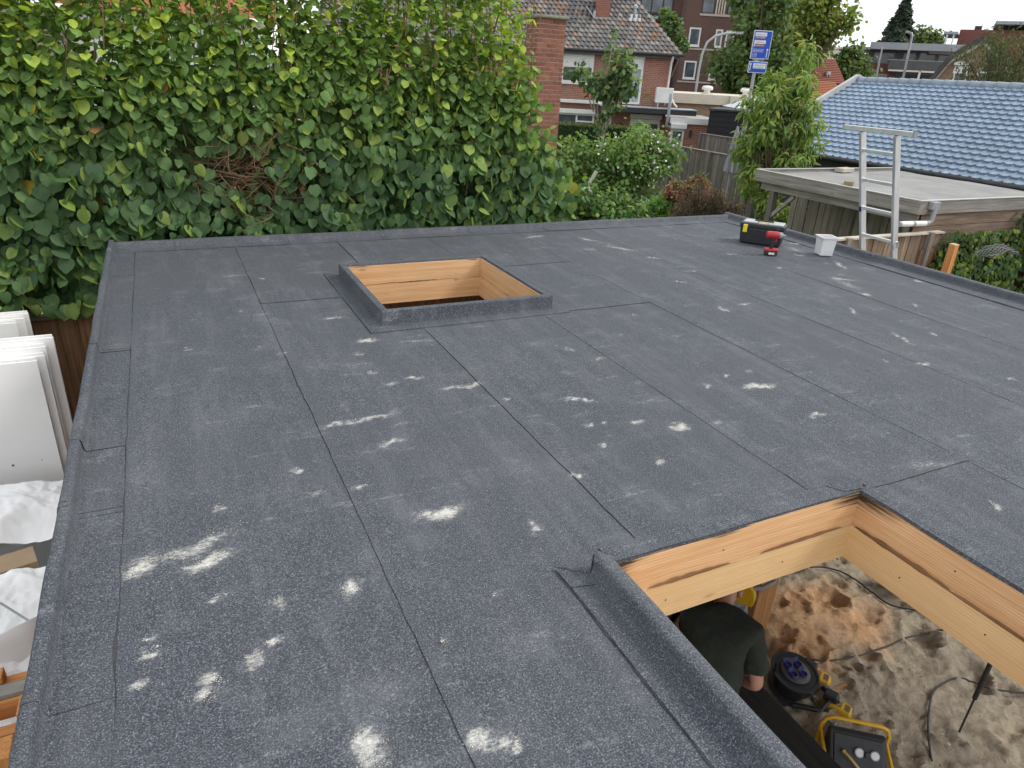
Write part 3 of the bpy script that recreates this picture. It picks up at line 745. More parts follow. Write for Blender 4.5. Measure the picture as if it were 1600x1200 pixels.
# skylight kerb
kerb = [(-0.048, -0.03), (-0.048, 0.100), (-0.044, 0.106), (-0.010, 0.107), (-0.002, 0.103), (0.0, 0.094), (0.0, 0.022), (0.004, 0.011), (0.014, 0.0085), (0.098, 0.0078), (0.1, 0.0)]
def mitre_side(p0, p1, out, prof, name, ex=(1, 1), seg=26, seed=0):
    p0, p1, out = Vector(p0), Vector(p1), Vector(out); d = (p1-p0).normalized(); n = len(prof); vs = []; fs = []
    for i in range(seg+1):
        t = i/seg
        for k, (o, z) in enumerate(prof):
            a = p0-d*o*ex[0]; b_ = p1+d*o*ex[1]
            q = a.lerp(b_, t)+out*o; w = 0.0018*mnoise.noise(Vector((t*6, k*0.3, seed)))
            vs.append((q.x+out.x*w, q.y+out.y*w, Z+z+w*0.5))
    for i in range(seg):
        for k in range(n-1): fs.append((i*n+k, i*n+k+1, (i+1)*n+k+1, (i+1)*n+k))
    mb = MB(); mb.add(vs, fs); return mb.build(name, FELT, room, smooth=True)
cs = [(SKX0, SKY0, 0), (SKX1, SKY0, 0), (SKX1, SKY1, 0), (SKX0, SKY1, 0)]
for k, out in enumerate([(0, -1, 0), (1, 0, 0), (0, 1, 0), (-1, 0, 0)]):
    mitre_side(cs[k], cs[(k+1) % 4], out, kerb, 'skylight_kerb', seed=k*5)
def wav(p, q, n=30): return [np.array(p)*(1-t/n)+np.array(q)*(t/n) for t in range(n+1)]
bead(wav((SKX0-0.1, SKY0-0.1, Z+0.002), (SKX1+0.1, SKY0-0.1, Z+0.002)), 0.005, 11)
bead(wav((SKX0-0.1, SKY1+0.1, Z+0.002), (SKX0-0.1, SKY0-0.1, Z+0.002)), 0.0065, 12)
bead(wav((SKX0-0.1, SKY0-0.1, Z+0.009), (SKX0-0.004, SKY0-0.004, Z+0.018), 8), 0.004, 13)
bead(wav((SKX0-0.095, SKY1+0.095, Z+0.009), (SKX0-0.004, SKY1, Z+0.014), 8), 0.003, 14)
# timber linings with torch scorch
def board(p0, p1, t, z0, z1, out, mat, parent=room, scorch=(), name='timber_beam', lower_rag=0.0):
    """board whose face runs p0->p1, thickness t behind it (along -out)"""
    p0, p1, out = np.array(p0, float), np.array(p1, float), np.array(out, float); L = np.linalg.norm(p1-p0); nx = max(2, int(L/0.025)); nz = 8
    vs = []; cols = []; fs = []
    for i in range(nx+1):
        for j in range(nz+1):
            u, w = i/nx, j/nz; p = p0+(p1-p0)*u
            rag = lower_rag*max(0, mnoise.noise(Vector((u*L*4, z0*9, 1)))) if j == 0 else 0
            vs.append((p[0], p[1], z0+rag+(z1-z0)*w))
            s = 0.0
            for (su, sl, sh, sk) in scorch: s = max(s, sk*math.exp(-((u*L-su)/sl)**2)*max(0.0, 1-(1-w)*(z1-z0)/sh))
            s = max(s, 0.55*max(0.0, 1-(1-w)*(z1-z0)/0.012))
            cols.append((1-s, 1, 1))
    for i in range(nx):
        for j in range(nz):
            a = i*(nz+1)+j; fs.append((a, a+nz+1, a+nz+2, a+1))
    mb = MB(); mb.add(vs, fs); mb.c = cols
    b0 = p0-out*t; b1 = p1-out*t
    c8 = [(p0[0], p0[1], z0), (p1[0], p1[1], z0), (b1[0], b1[1], z0), (b0[0], b0[1], z0), (p0[0], p0[1], z1), (p1[0], p1[1], z1), (b1[0], b1[1], z1), (b0[0], b0[1], z1)]
    mb.add(c8, [(0, 1, 2, 3), (4, 5, 6, 7), (1, 2, 6, 5), (0, 3, 7, 4), (3, 2, 6, 7)])
    return mb.build(name, mat, parent)
t1, t2 = Z-0.003, Z-0.164
board((OPX0-0.06, OPY1, 0), (OPX1, OPY1, 0), 0.07, t2, t1, (0, -1, 0), FIR, scorch=[(1.30, 0.22, 0.13, 1.0), (0.05, 0.14, 0.16, 1.0), (0.55, 0.12, 0.05, 0.9)])
board((OPX0-0.06, OPY1-0.003, 0), (OPX1, OPY1-0.003, 0), 0.07, Z-0.335, t2-0.002, (0, -1, 0), FIRB, scorch=[(0.9, 0.25, 0.02, 0.7)])
board((OPX1, OPY1, 0), (OPX1, OPY0, 0), 0.07, t2+0.004, t1, (-1, 0, 0), FIR_Y, scorch=[(0.0, 0.25, 0.14, 1.0), (0.9, 0.2, 0.04, 0.6)])
board((OPX1-0.003, OPY1, 0), (OPX1-0.003, OPY0, 0), 0.07, Z-0.335, t2+0.001, (-1, 0, 0), FIRB_Y, scorch=[(0.35, 0.2, 0.03, 0.6)])
board((OPX0, OPY1-0.004, 0), (OPX0, OPY0, 0), 0.07, Z-0.335, Z-0.03, (1, 0, 0), FIR_Y)
board((OPX0, OPY0, 0), (OPX1, OPY0, 0), 0.07, Z-0.335, t1, (0, 1, 0), FIR)
# waney, bark-brown slivers where the two timbers meet
def sliver(P, q0, q1, out, w, seed, mat):
    mb = MB(); vs = []; fs = []; n = 26; P, out = np.array(P), np.array(out)
    for i in range(n+1):
        u = i/n; p = np.array(q0)*(1-u)+np.array(q1)*u; env = math.sin(math.pi*u)**0.5
        k = w*env*(0.6+0.8*abs(mnoise.noise(Vector((u*5, seed, 1)))))
        vs += [p+out*0.0045+np.array([0, 0, k*0.7]), p+out*0.0065, p+out*0.0045-np.array([0, 0, k*0.35])]
    for i in range(n): fs += [(3*i, 3*i+1, 3*i+4, 3*i+3), (3*i+1, 3*i+2, 3*i+5, 3*i+4)]
    mb.add(vs, fs); mb.build('waney_edge', mat, room)
BARK_Y = wood('waney_edge_y', (0.30, 0.16, 0.08), (0.13, 0.06, 0.03), 'y', 0.1, knots=False)
sliver((0, 0, 0), (1.95, OPY1, t2), (2.42, OPY1, t2+0.004), (0, -1, 0), 0.022, 1, BARK)
sliver((0, 0, 0), (1.40, OPY1, t2), (1.80, OPY1, t2), (0, -1, 0), 0.022, 4, BARK)
sliver((0, 0, 0), (OPX1, 1.55, t2), (OPX1, 1.10, t2), (-1, 0, 0), 0.026, 7, BARK_Y)
sliver((0, 0, 0), (OPX1, 1.15, t2-0.004), (OPX1, 0.30, t2), (-1, 0, 0), 0.02, 9, BARK_Y)
for (p, ax) in [((1.5, OPY1-0.004, Z-0.25), 'y'), ((2.1, OPY1-0.004, Z-0.25), 'y'), ((1.75, OPY1-0.001, Z-0.09), 'y'), ((OPX1-0.004, 1.30, Z-0.25), 'x'), ((OPX1-0.004, 0.95, Z-0.24), 'x'), ((OPX1-0.001, 1.12, Z-0.08), 'x')]:
    mb = MB(); mb.lathe(p, [(0.003, -0.001), (0.003, 0.0012), (0.002, 0.0016)], 10, Matrix.Rotation(R(90), 3, 'X') if ax == 'y' else Matrix.Rotation(R(-90), 3, 'Y')); mb.build('screw', DARKMETAL, room)
# skylight lining
si = dict(x0=SKX0+0.048, x1=SKX1-0.06, y0=SKY0+0.048, y1=SKY1-0.055)
for z0, z1, e in ((Z-0.065, Z+0.088, 0.0), (Z-0.235, Z-0.068, 0.003)):
    sc = [(1.08, 0.1, 0.05, 0.8), (0.12, 0.1, 0.02, 0.9)] if e == 0 else [(0.92, 0.03, 0.10, 0.75), (0.97, 0.015, 0.08, 0.5)]
    board((si['x0'], si['y1']-e, 0), (si['x1'], si['y1']-e, 0), 0.03, z0, z1, (0, -1, 0), FIR, scorch=sc, lower_rag=0.01)
    board((si['x1']-e, si['y1'], 0), (si['x1']-e, si['y0'], 0), 0.03, z0, z1, (-1, 0, 0), FIR_Y, scorch=[(0.1, 0.1, 0.06, 0.6)] if e == 0 else [])
    board((si['x0']+e, si['y1'], 0), (si['x0']+e, si['y0'], 0), 0.03, z0, z1, (1, 0, 0), FIR_Y)
    board((si['x0'], si['y0']+e, 0), (si['x1'], si['y0']+e, 0), 0.03, z0, z1, (0, 1, 0), FIR)
sliver((0, 0, 0), (1.6, si['y1'], Z-0.066), (1.95, si['y1'], Z-0.064), (0, -1, 0), 0.012, 3, BARK)
# flat flashings and raised left kerb of the big opening
def strip(name, prof, p0, p1, side, seg=40, w=0.004, seed=0):
    mb = MB(); mb.sweep(prof, p0, p1, side, seg, w, seed); return mb.build(name, FELT, room, smooth=True)
strip('opening_flashing', [(-0.002, -0.008), (0.0, 0.008), (0.05, 0.0085), (0.085, 0.008), (0.088, 0.0)], (OPX0-0.02, OPY1, Z), (2.50, OPY1+0.004, Z), (0, 1, 0), 40, 0.003, 3)
strip('opening_flashing', [(-0.002, -0.008), (0.0, 0.0065), (0.05, 0.007), (0.075, 0.0065), (0.078, 0.0)], (OPX1, OPY1+0.02, Z), (OPX1, OPY0, Z), (1, 0, 0), 40, 0.003, 6)
mb = MB(); mb.add([(2.36, OPY1+0.086, Z+0.0105), (2.47, OPY1+0.098, Z+0.013), (2.535, OPY1+0.045, Z+0.02), (2.50, OPY1+0.006, Z+0.014), (2.40, OPY1+0.02, Z+0.0105)], [(0, 1, 2, 3, 4)])
mb.build('felt_flap', FELT, room)
bead(wav((OPX0+0.1, OPY1+0.088, Z+0.002), (2.4, OPY1+0.09, Z+0.002)), 0.002, 15)
bead(wav((OPX0-0.02, OPY1-0.001, Z+0.007), (OPX1, OPY1-0.001, Z+0.007)), 0.005, 16)
bead(wav((OPX1-0.001, OPY1, Z+0.006), (OPX1-0.001, OPY0, Z+0.006)), 0.004, 17)
PK = [(0.0, 0.0), (0.001, 0.0078), (0.03, 0.0082), (0.070, 0.0095), (0.086, 0.012), (0.093, 0.022), (0.099, 0.058), (0.104, 0.072), (0.114, 0.078), (0.152, 0.077), (0.163, 0.070), (0.168, 0.055), (0.170, 0.0)]
KY = OPY1-0.03
strip('opening_kerb', PK, (1.028, KY, Z), (1.028, OPY0-0.05, Z), (1, 0, 0), 50, 0.003, 9)
mb = MB(); mb.add([(1.028+d_, KY+0.002+0.012*max(0, z_/0.07), Z+z_+(0.012 if 0.1 < d_ < 0.12 else 0)) for d_, z_ in PK[4:]]+[(1.198, KY+0.002, Z+0.004), (1.112, KY+0.002, Z+0.004)], [tuple(range(len(PK)-4+2))]); mb.build('kerb_end', FELT, room)
mb = MB(); mb.add([(1.022, OPY1+0.052, Z+0.0105), (1.112, KY+0.006, Z+0.013), (1.11, KY-0.05, Z+0.0135), (1.027, KY-0.03, Z+0.0105)], [(0, 1, 2, 3)]); mb.build('felt_ear', FELT, room)
mb = MB(); mb.add([(1.118, KY-0.01, Z+0.07), (1.137, KY+0.018, Z+0.098), (1.20, KY+0.03, Z+0.045), (1.26, KY+0.032, Z+0.018), (1.20, KY-0.02, Z+0.0735), (1.15, KY-0.03, Z+0.0785)], [(0, 1, 5), (1, 2, 4, 5), (2, 3, 4)]); mb.build('felt_ear', FELT, room)
bead(wav((1.026, KY-0.02, Z+0.004), (1.026, OPY0, Z+0.004), 60), 0.0075, 18)
bead(wav((1.024, OPY1+0.050, Z+0.013), (1.112, KY+0.006, Z+0.016), 12), 0.006, 19)
bead(wav((1.113, KY+0.004, Z+0.014), (1.136, KY+0.019, Z+0.098), 10), 0.004, 20)
bead(wav((1.138, KY+0.019, Z+0.098), (1.25, KY+0.032, Z+0.022), 12), 0.005, 22)
# posts, joists, rear and side walls
for x, y in ((3.63, 2.84), (-0.2, 0.5), (-0.2, 6.4), (6.1, 6.4), (6.1, 0.4), (6.1, 3.4), (3.0, 6.4)):
    mb = MB(); mb.box(x-0.095, x-0.003, y-0.09, y+0.09, 0.0, Z-0.055); mb.box(x+0.003, x+0.095, y-0.085, y+0.085, 0.0, Z-0.055)
    mb.build('post', FIR_Z, room, bevel=0.004)
mb = MB(); mb.bar((3.75, 2.9, 1.25), (4.45, 3.05, 2.2), 0.07, 0.09); mb.build('brace', FIR_Z, room)
for y in (0.2, 0.85, 2.3, 3.0, 3.7, 6.0):
    mb = MB()
    if y < 1.5: mb.box(OPX1+0.072, XRI-0.07, y, y+0.06, Z-0.22, Z-0.052); mb.box(XL+0.07, OPX0-0.075, y, y+0.06, Z-0.22, Z-0.052)
    else: mb.box(XL+0.07, XRI-0.07, y, y+0.06, Z-0.22, Z-0.052)
    mb.build('joist', wood('joist_x', (0.42, 0.25, 0.12), (0.28, 0.15, 0.07), 'x', 0.1), room)
mb = MB()
for i in range(44):
    x = XL+0.07+i*0.152
    mb.box(x, x+0.148, YB-0.10, YB-0.078, 0.02, Z-0.055)
mb.build('rear_wall', BROWN_Z, room)
mb = MB()
for i in range(50):
    y = YF+0.05+i*0.152
    if y < YB-0.27: mb.box(XL+0.075, XL+0.097, y, y+0.148, 0.02, Z-0.055)
mb.build('side_wall', BROWN_Z, room)

# sawdust trodden onto the felt
def sawdust():
    S = SLIST
    P = []; C = []; SZ = []
    for x0, y0, x1, y1, w, k in S:
        p, q = onz(x0, y0, Z), onz(x1, y1, Z); L = np.linalg.norm(q-p)
        n = int(k*min(260, 14+(L+0.03)*w*16000))
        d = (q-p)/max(L, 1e-6); s = np.array([-d[1], d[0], 0])
        nc = 2+int(L/(w*1.1)); cu = rng.random(nc); cw = rng.uniform(0.15, 1.0, nc)**1.5; cs_ = rng.normal(size=nc)*w*0.38; cr = rng.uniform(0.12, 0.5, nc)
        ci = rng.choice(nc, n, p=cw/cw.sum())
        pts = p+(q-p)*cu[ci][:, None]+s*(cs_[ci]+rng.normal(size=n)*w*cr[ci])[:, None]+d*(rng.normal(size=n)*(w*0.4+L*0.09)*(cr[ci]+0.3))[:, None]
        P.append(pts); SZ.append(rng.uniform(0.0012, 0.0032, n)*(1+0.08*np.linalg.norm(p[:2])))
        C.append(vary((0.72, 0.67, 0.55), n, 0.2, 0.05))
    n = 9000      # loose specks everywhere
    pts = np.stack([rng.uniform(-0.28, 6.05, n), rng.uniform(0.3, 6.45, n), np.full(n, Z)], 1)
    w = np.array([mnoise.noise(Vector((a*1.3, b*1.3, 4))) for a, b, _ in pts]); pts = pts[w > 0.03]
    n = len(pts); P.append(pts); SZ.append(rng.uniform(0.0014, 0.0036, n)); C.append(vary((0.50, 0.48, 0.43), n, 0.3, 0.05))
    P = np.concatenate(P); C = np.concatenate(C); SZ = np.concatenate(SZ)
    ok = ~((P[:, 0] > SKX0-0.02) & (P[:, 0] < SKX1+0.02) & (P[:, 1] > SKY0-0.02) & (P[:, 1] < SKY1+0.02)) & ~((P[:, 0] > 1.1) & (P[:, 0] < OPX1+0.02) & (P[:, 1] < OPY1+0.02)) & (P[:, 0] > XL+0.1)
    P, C, SZ = P[ok], C[ok], SZ[ok]; n = len(P)
    P[:, 2] = Z+0.0085
    tm = (np.array([(-0.3, 0, 0), (0.3, 0.05, 0.03), (0.22, 1, 0.05), (-0.2, 0.9, 0)]), np.array([(0, 1, 2), (0, 2, 3)]))
    a = rng.uniform(0, 6.28, n); tip = np.stack([np.cos(a), np.sin(a), rng.normal(size=n)*0.15], 1)
    o = scatter('sawdust', tm, tip, unit(n)*0.15+np.array([0, 0, 1]), P, SZ, C, attrmat('sawdust', 0.9), smooth=False)
    o['label'] = 'pale sawdust and wood dust trodden onto the dark felt roof'
sawdust()

# ================================================================== THINGS ON THE ROOF
def local_builder(origin, ang):
    m = Matrix.Rotation(ang, 3, 'Z'); o = Vector(origin)
    return lambda p: o + m @ Vector(p)
def xf(mb, fn):
    mb.v = [tuple(fn(v)) for v in mb.v]; return mb
# tool box
p0 = Vector((5.435, 5.567, Z)); d = Vector((0.6, -0.8, 0)); ang = math.atan2(d.y, d.x)
tb = thing('tool_box', 'black plastic tool box with grey lid trays and yellow latches', 'tool box', tuple(p0+d*0.21))
fn = local_builder(p0+Vector((0, 0, 0.009)), ang)
mb = MB(); L, D, H = 0.44, 0.21, 0.165
vs = [(0.015, 0.01, 0), (L-0.015, 0.01, 0), (L-0.015, D-0.01, 0), (0.015, D-0.01, 0), (0, 0, H), (L, 0, H), (L, D, H), (0, D, H)]
mb.add(vs, [(0, 3, 2, 1), (4, 5, 6, 7), (0, 1, 5, 4), (1, 2, 6, 5), (2, 3, 7, 6), (3, 0, 4, 7)])
xf(mb, fn).build('box_body', BLACKP, tb, bevel=0.012)
mb = MB(); mb.box(-0.006, L+0.006, -0.006, D+0.006, H+0.001, H+0.045); xf(mb, fn).build('lid', BLACKP, tb, bevel=0.008)
for x0, x1 in ((0.02, 0.16), (0.27, 0.425)):
    mb = MB(); mb.box(x0, x1, 0.015, D-0.015, H+0.044, H+0.062); xf(mb, fn).build('lid_tray', pmat('clear_grey', (0.5, 0.51, 0.52), (0.4, 0.41, 0.42), 20, 0.25), tb, bevel=0.008)
mb = MB(); mb.box(0.165, 0.265, 0.03, D-0.03, H+0.044, H+0.052); xf(mb, fn).build('lid_recess', pmat('ochre_dust', (0.5, 0.42, 0.25), (0.35, 0.30, 0.2), 20, 0.7), tb, bevel=0.004)
for x, m_ in ((0.055, LEMON), (0.385, BLACKP)):
    mb = MB(); mb.box(x-0.022, x+0.022, -0.024, -0.006, H-0.05, H+0.032); xf(mb, fn).build('latch', m_, tb, bevel=0.006)
mb = MB(); mb.tube([(0.12, D/2, H+0.05), (0.13, D/2, H+0.068), (0.31, D/2, H+0.068), (0.32, D/2, H+0.05)], 0.009, 8); xf(mb, fn).build('handle', BLACKP, tb, smooth=True)
# impact driver standing on its battery
c = onz(1203, 399, Z); dr = thing('impact_driver', 'red and black cordless impact driver standing on its battery before the tool box', 'power tool', (c[0], c[1], Z+0.009))
fn = local_builder((c[0], c[1], Z+0.009), R(-35))
mb = MB(); mb.box(-0.062, 0.062, -0.038, 0.038, 0, 0.034); xf(mb, fn).build('battery', BLACKP, dr, bevel=0.008)
mb = MB(); mb.box(-0.066, 0.066, -0.041, 0.041, 0.034, 0.062); xf(mb, fn).build('battery_foot', REDP, dr, bevel=0.01)
mb = MB(); mb.box(-0.025, 0.03, -0.0395, -0.0385, 0.006, 0.028); xf(mb, fn).build('battery_label', WHITEP, dr)
mb = MB(); mb.tube([(0.0, 0, 0.06), (-0.006, 0, 0.11), (0.004, 0, 0.165)], [0.02, 0.022, 0.024], 10); xf(mb, fn).build('grip', BLACKP, dr, smooth=True)
mb = MB(); mb.tube([(0.024, 0, 0.125), (0.03, 0, 0.14), (0.026, 0, 0.158)], 0.009, 8); xf(mb, fn).build('trigger', REDP, dr, smooth=True)
mb = MB(); mb.lathe((0, 0, 0), [(0.02, -0.075), (0.034, -0.068), (0.037, -0.03), (0.036, 0.03), (0.03, 0.05)], 14, Matrix.Rotation(R(90), 3, 'Y')); mb.v = [(x, y, z+0.195) for x, y, z in mb.v]; xf(mb, fn).build('motor_housing', REDP, dr, smooth=True)
mb = MB(); mb.lathe((0, 0, 0), [(0.03, 0.05), (0.031, 0.07), (0.02, 0.085), (0.012, 0.088), (0.011, 0.11)], 14, Matrix.Rotation(R(90), 3, 'Y')); mb.v = [(x, y, z+0.195) for x, y, z in mb.v]; xf(mb, fn).build('nose', GREYP, dr, smooth=True)
# white tub
c = np.array([5.95, 4.88, Z+0.009]); tub = thing('plastic_tub', 'white square plastic tub standing near the right roof edge', 'tub', tuple(c))
fn = local_builder(c, R(-22))
mb = MB(); b0, b1, h = 0.064, 0.074, 0.185
ring = lambda r, z: [(-r, -r, z), (r, -r, z), (r, r, z), (-r, r, z)]
vs = ring(b0, 0)+ring(b1, h)+ring(b1-0.006, h)+ring(b0-0.006, 0.006)
fs = [(3, 2, 1, 0)]+[(i, (i+1) % 4, 4+(i+1) % 4, 4+i) for i in range(4)]+[(4+i, 4+(i+1) % 4, 8+(i+1) % 4, 8+i) for i in range(4)]+[(8+i, 8+(i+1) % 4, 12+(i+1) % 4, 12+i) for i in range(4)]+[(12, 13, 14, 15)]
mb.add(vs, fs); xf(mb, fn).build('tub_wall', WHITEP, tub, bevel=0.006)
mb = MB()
for s in (0, 1, 2, 3):
    a, b_ = ring(b1+0.006, h-0.006)[s], ring(b1+0.006, h-0.006)[(s+1) % 4]; mb.bar(a, b_, 0.012, 0.014)
xf(mb, fn).build('rim', WHITEP, tub)
# ladder leaning on the roof edge
lad = thing('ladder', 'aluminium ladder leaning on the right roof edge with a wide top bar', 'ladder', (7.4, 4.64, 0))
def lx(z): return 7.40-(z)*0.375
for y in (4.45, 4.82):
    mb = MB(); mb.bar((lx(0), y, 0.0), (lx(3.70), y, 3.70), 0.028, 0.068, (1, 0, 0)); mb.build('stile', ALU, lad, bevel=0.003)
for k in range(13):
    z = 0.23+k*0.275
    mb = MB(); mb.bar((lx(z), 4.464, z), (lx(z), 4.806, z), 0.034, 0.030); mb.build('rung', ALU, lad, bevel=0.004)
zt = 3.72
mb = MB(); mb.bar((lx(zt), 4.27, zt), (lx(zt), 5.02, zt), 0.05, 0.045); mb.build('top_bar', ALU, lad, bevel=0.004)
for y in (4.27, 5.02):
    mb = MB(); mb.bar((lx(zt), y-0.006, zt), (lx(zt), y+0.006, zt), 0.054, 0.049); mb.build('end_cap', GREYP, lad)
zs = Z+0.44
mb = MB(); mb.bar((lx(zs)-0.036, 4.82, zs), (lx(zs+0.05)-0.036, 4.82, zs+0.05), 0.029, 0.002, (1, 0, 0)); mb.build('sticker', BLUEP, lad)
mb = MB(); z = Z+0.18; mb.tube([(lx(z)+0.03*math.cos(a), 4.425+0.012*math.sin(a*0.5), z+0.035*math.sin(a)) for a in np.linspace(0, 6.28, 14)], 0.006, 6); mb.build('locking_hook', GALV, lad, smooth=True)

# ================================================================== LEFT OF THE ROOM
def panel_stack(name, label, x1, y, n, zt, lean, seed, dx):
    for k in range(n):
        h = zt - 0.03*k + 0.012*math.sin(seed+k*2.1); th = 0.052; y0 = y-k*(th+0.004); xr = x1+dx*k+0.012*math.sin(k*3+seed)
        t = thing(name, label[k], 'board', (xr-0.55, y0, 0), group=None)
        mb = MB()
        def P(x, yy, z): return (x, y0+yy+lean*z/zt, z)
        x0 = xr-1.25
        vs = []
        for z in (0.004, h):
            vs += [P(x0, 0, z), P(xr, 0, z), P(xr, th*0.45, z), P(xr-0.02, th*0.45, z), P(xr-0.02, th, z), P(x0, th, z)]
        mb.add(vs, [(5, 4, 3, 2, 1, 0), (6, 7, 8, 9, 10, 11)]+[(i, (i+1) % 6, 6+(i+1) % 6, 6+i) for i in range(6)])
        mb.build('sheet', FOAM, t, bevel=0.002)
        mb = MB(); vs = [P(x0, 0.012, h+0.0005), P(xr-0.004, 0.012, h+0.0005), P(xr-0.004, th*0.42, h+0.0005), P(x0, th*0.42, h+0.0005)]
        vs += [(a, b_, c_+0.018) for a, b_, c_ in vs]
        mb.add(vs, [(0, 3, 2, 1), (4, 5, 6, 7), (0, 1, 5, 4), (1, 2, 6, 5), (2, 3, 7, 6), (3, 0, 4, 7)]); mb.build('tongue', FOAM, t, bevel=0.003)
        if k == n-1:
            mb = MB()
            for _ in range(26):
                zx, zz = random.uniform(x0+0.2, xr-0.05), random.uniform(0.9, h-0.1); s = random.choice((0.004, 0.004, 0.006, 0.009))
                q = P(zx, -0.0012, zz); mb.lathe(q, [(s, 0), (s*0.5, 0.0008)], 7, Matrix.Rotation(R(90), 3, 'X'))
            mb.build('dent', pmat('dent', (0.25, 0.24, 0.22), (0.12, 0.12, 0.11), 40, 0.9), t)
panel_stack('insulation_board', ['white edge-grooved board, rearmost of the nearer stack left of the roof', 'white grooved board, second from the rear in the nearer stack', 'white grooved board, third from the rear in the nearer stack', 'white speckled board, frontmost and widest in view left of the roof'], -0.83, 5.16, 4, 2.24, 0.10, 1.0, -0.025)
panel_stack('insulation_board', ['white board by the brown fence, rearmost of the farther stack', 'white board second from the fence in the farther stack', 'white board frontmost of the farther stack near the fence'], -1.17, 6.62, 3, 2.00, 0.08, 4.0, -0.04)
# big bag of waste
bag = thing('rubble_bag', 'crumpled white woven builders bag full of waste beside the roof', 'bag', (-1.45, 4.2, 0))
def bag_mesh():
    mb = MB(); nu, nv = 72, 26; vs = []; fs = []
    cx, cy = -1.42, 4.15; hx, hy = 0.66, 0.62
    for j in range(nv+1):
        t = j/nv
        if t < 0.8: z = 1.30*(t/0.8); sc = 1.0+0.10*math.sin(math.pi*t/0.8)-0.05*t; 
        else: q = (t-0.8)/0.2; z = 1.30-0.22*q; sc = 0.95-0.10*math.sin(q*math.pi*0.5)
        for i in range(nu):
            a = 2*math.pi*i/nu; c_, s_ = math.cos(a), math.sin(a); e = 0.55
            x = math.copysign(abs(c_)**e, c_)*hx*sc; y = math.copysign(abs(s_)**e, s_)*hy*sc
            n1 = mnoise.noise(Vector((x*3.2, y*3.2, z*3.0))); n2 = mnoise.noise(Vector((x*8, y*8, z*7+3)))
            w = 0.09*n1+0.035*abs(n2)
            rim = 0.16*math.sin(a*2+0.6)*max(0, t-0.45)+0.12*n1*max(0, t-0.5)*2
            vs.append((cx+x*(1+w), cy+y*(1+w), max(0.004, z+rim+0.03*n2)))
    for j in range(nv):
        for i in range(nu): k = (i+1) % nu; fs.append((j*nu+i, j*nu+k, (j+1)*nu+k, (j+1)*nu+i))
    mb.add(vs, fs); return mb
CLOTH = pmat('woven_white', (0.86, 0.86, 0.85), (0.80, 0.80, 0.78), 3, 0.38, bmp=0.12)
bo = bag_mesh().build('bag_skin', CLOTH, bag, smooth=True)
def crumple(mb_pts, nu, nv, seed, amp, wall=False):
    mb = MB(); vs = []; fs = []
    for j in range(nv+1):
        for i in range(nu+1):
            u, v = i/nu, j/nv; p = np.array(mb_pts[0])*(1-u)*(1-v)+np.array(mb_pts[1])*u*(1-v)+np.array(mb_pts[2])*u*v+np.array(mb_pts[3])*(1-u)*v
            q = Vector((p[0]*2.6, p[1]*2.6, p[2]*2.6+seed)); h = 0.0; f_ = 1.0; am = 1.0
            for _ in range(4):
                h += am*(0.45-abs(mnoise.noise(q*f_+Vector((f_*3.1, 0, 0)))))*1.6; f_ *= 2.05; am *= 0.52
            dv = amp*h
            if wall: vs.append(p+np.array([0.02*mnoise.noise(q*1.7), -dv*1.3, 0.0]))
            else: vs.append(p+np.array([0.03*mnoise.noise(q*1.7), 0.03*mnoise.noise(q*1.9+Vector((3, 0, 0))), dv+0.08*math.sin(math.pi*u)*math.sin(math.pi*v)]))
    for j in range(nv):
        for i in range(nu): fs.append((j*(nu+1)+i, j*(nu+1)+i+1, (j+1)*(nu+1)+i+1, (j+1)*(nu+1)+i))
    mb.add(vs, fs); return mb
crumple([(-2.1, 4.42, 1.24), (-0.80, 4.45, 1.18), (-0.83, 4.82, 1.36), (-2.1, 4.82, 1.44)], 120, 56, 2.0, 0.05).build('rim_flap', CLOTH, bag, smooth=True)
crumple([(-2.1, 3.40, 1.02), (-0.90, 3.45, 1.0), (-0.86, 4.02, 1.26), (-2.1, 4.02, 1.22)], 120, 70, 6.0, 0.05).build('rim_flap', CLOTH, bag, smooth=True)
crumple([(-2.1, 2.98, 0.25), (-0.84, 3.02, 0.25), (-0.90, 3.44, 1.06), (-2.1, 3.42, 1.08)], 110, 70, 9.0, 0.07, False).build('bag_side', CLOTH, bag, smooth=True)
mb = MB(); mb.obox((-1.22, 4.22, 1.20), (0.42, 0.30, 0.05), Matrix.Rotation(R(14), 3, 'Z') @ Matrix.Rotation(R(-14), 3, 'X'))
cbx = mb.build('cardboard', CARD); ORG[cbx] = np.zeros(3); tag(cbx, 'torn brown cardboard sticking out of the white bag', 'cardboard')
mb = MB(); mb.tube([(-1.75, 4.1, 1.2), (-1.62, 4.2, 1.28), (-1.5, 4.15, 1.24), (-1.42, 4.22, 1.22)], [0.03, 0.05, 0.04, 0.02], 8)
tag(mb.build('plastic_scrap', BLACKP, smooth=True), 'black plastic scrap in the mouth of the white bag', 'scrap')
mb = MB(); mb.tube([(-0.92, 3.62, 1.16), (-1.1, 3.75, 1.30), (-1.4, 3.8, 1.34), (-1.7, 3.78, 1.27)], 0.006, 6); mb.build('seam_cord', pmat('seam', (0.35, 0.4, 0.42), None, 5, 0.7), bag, smooth=True)
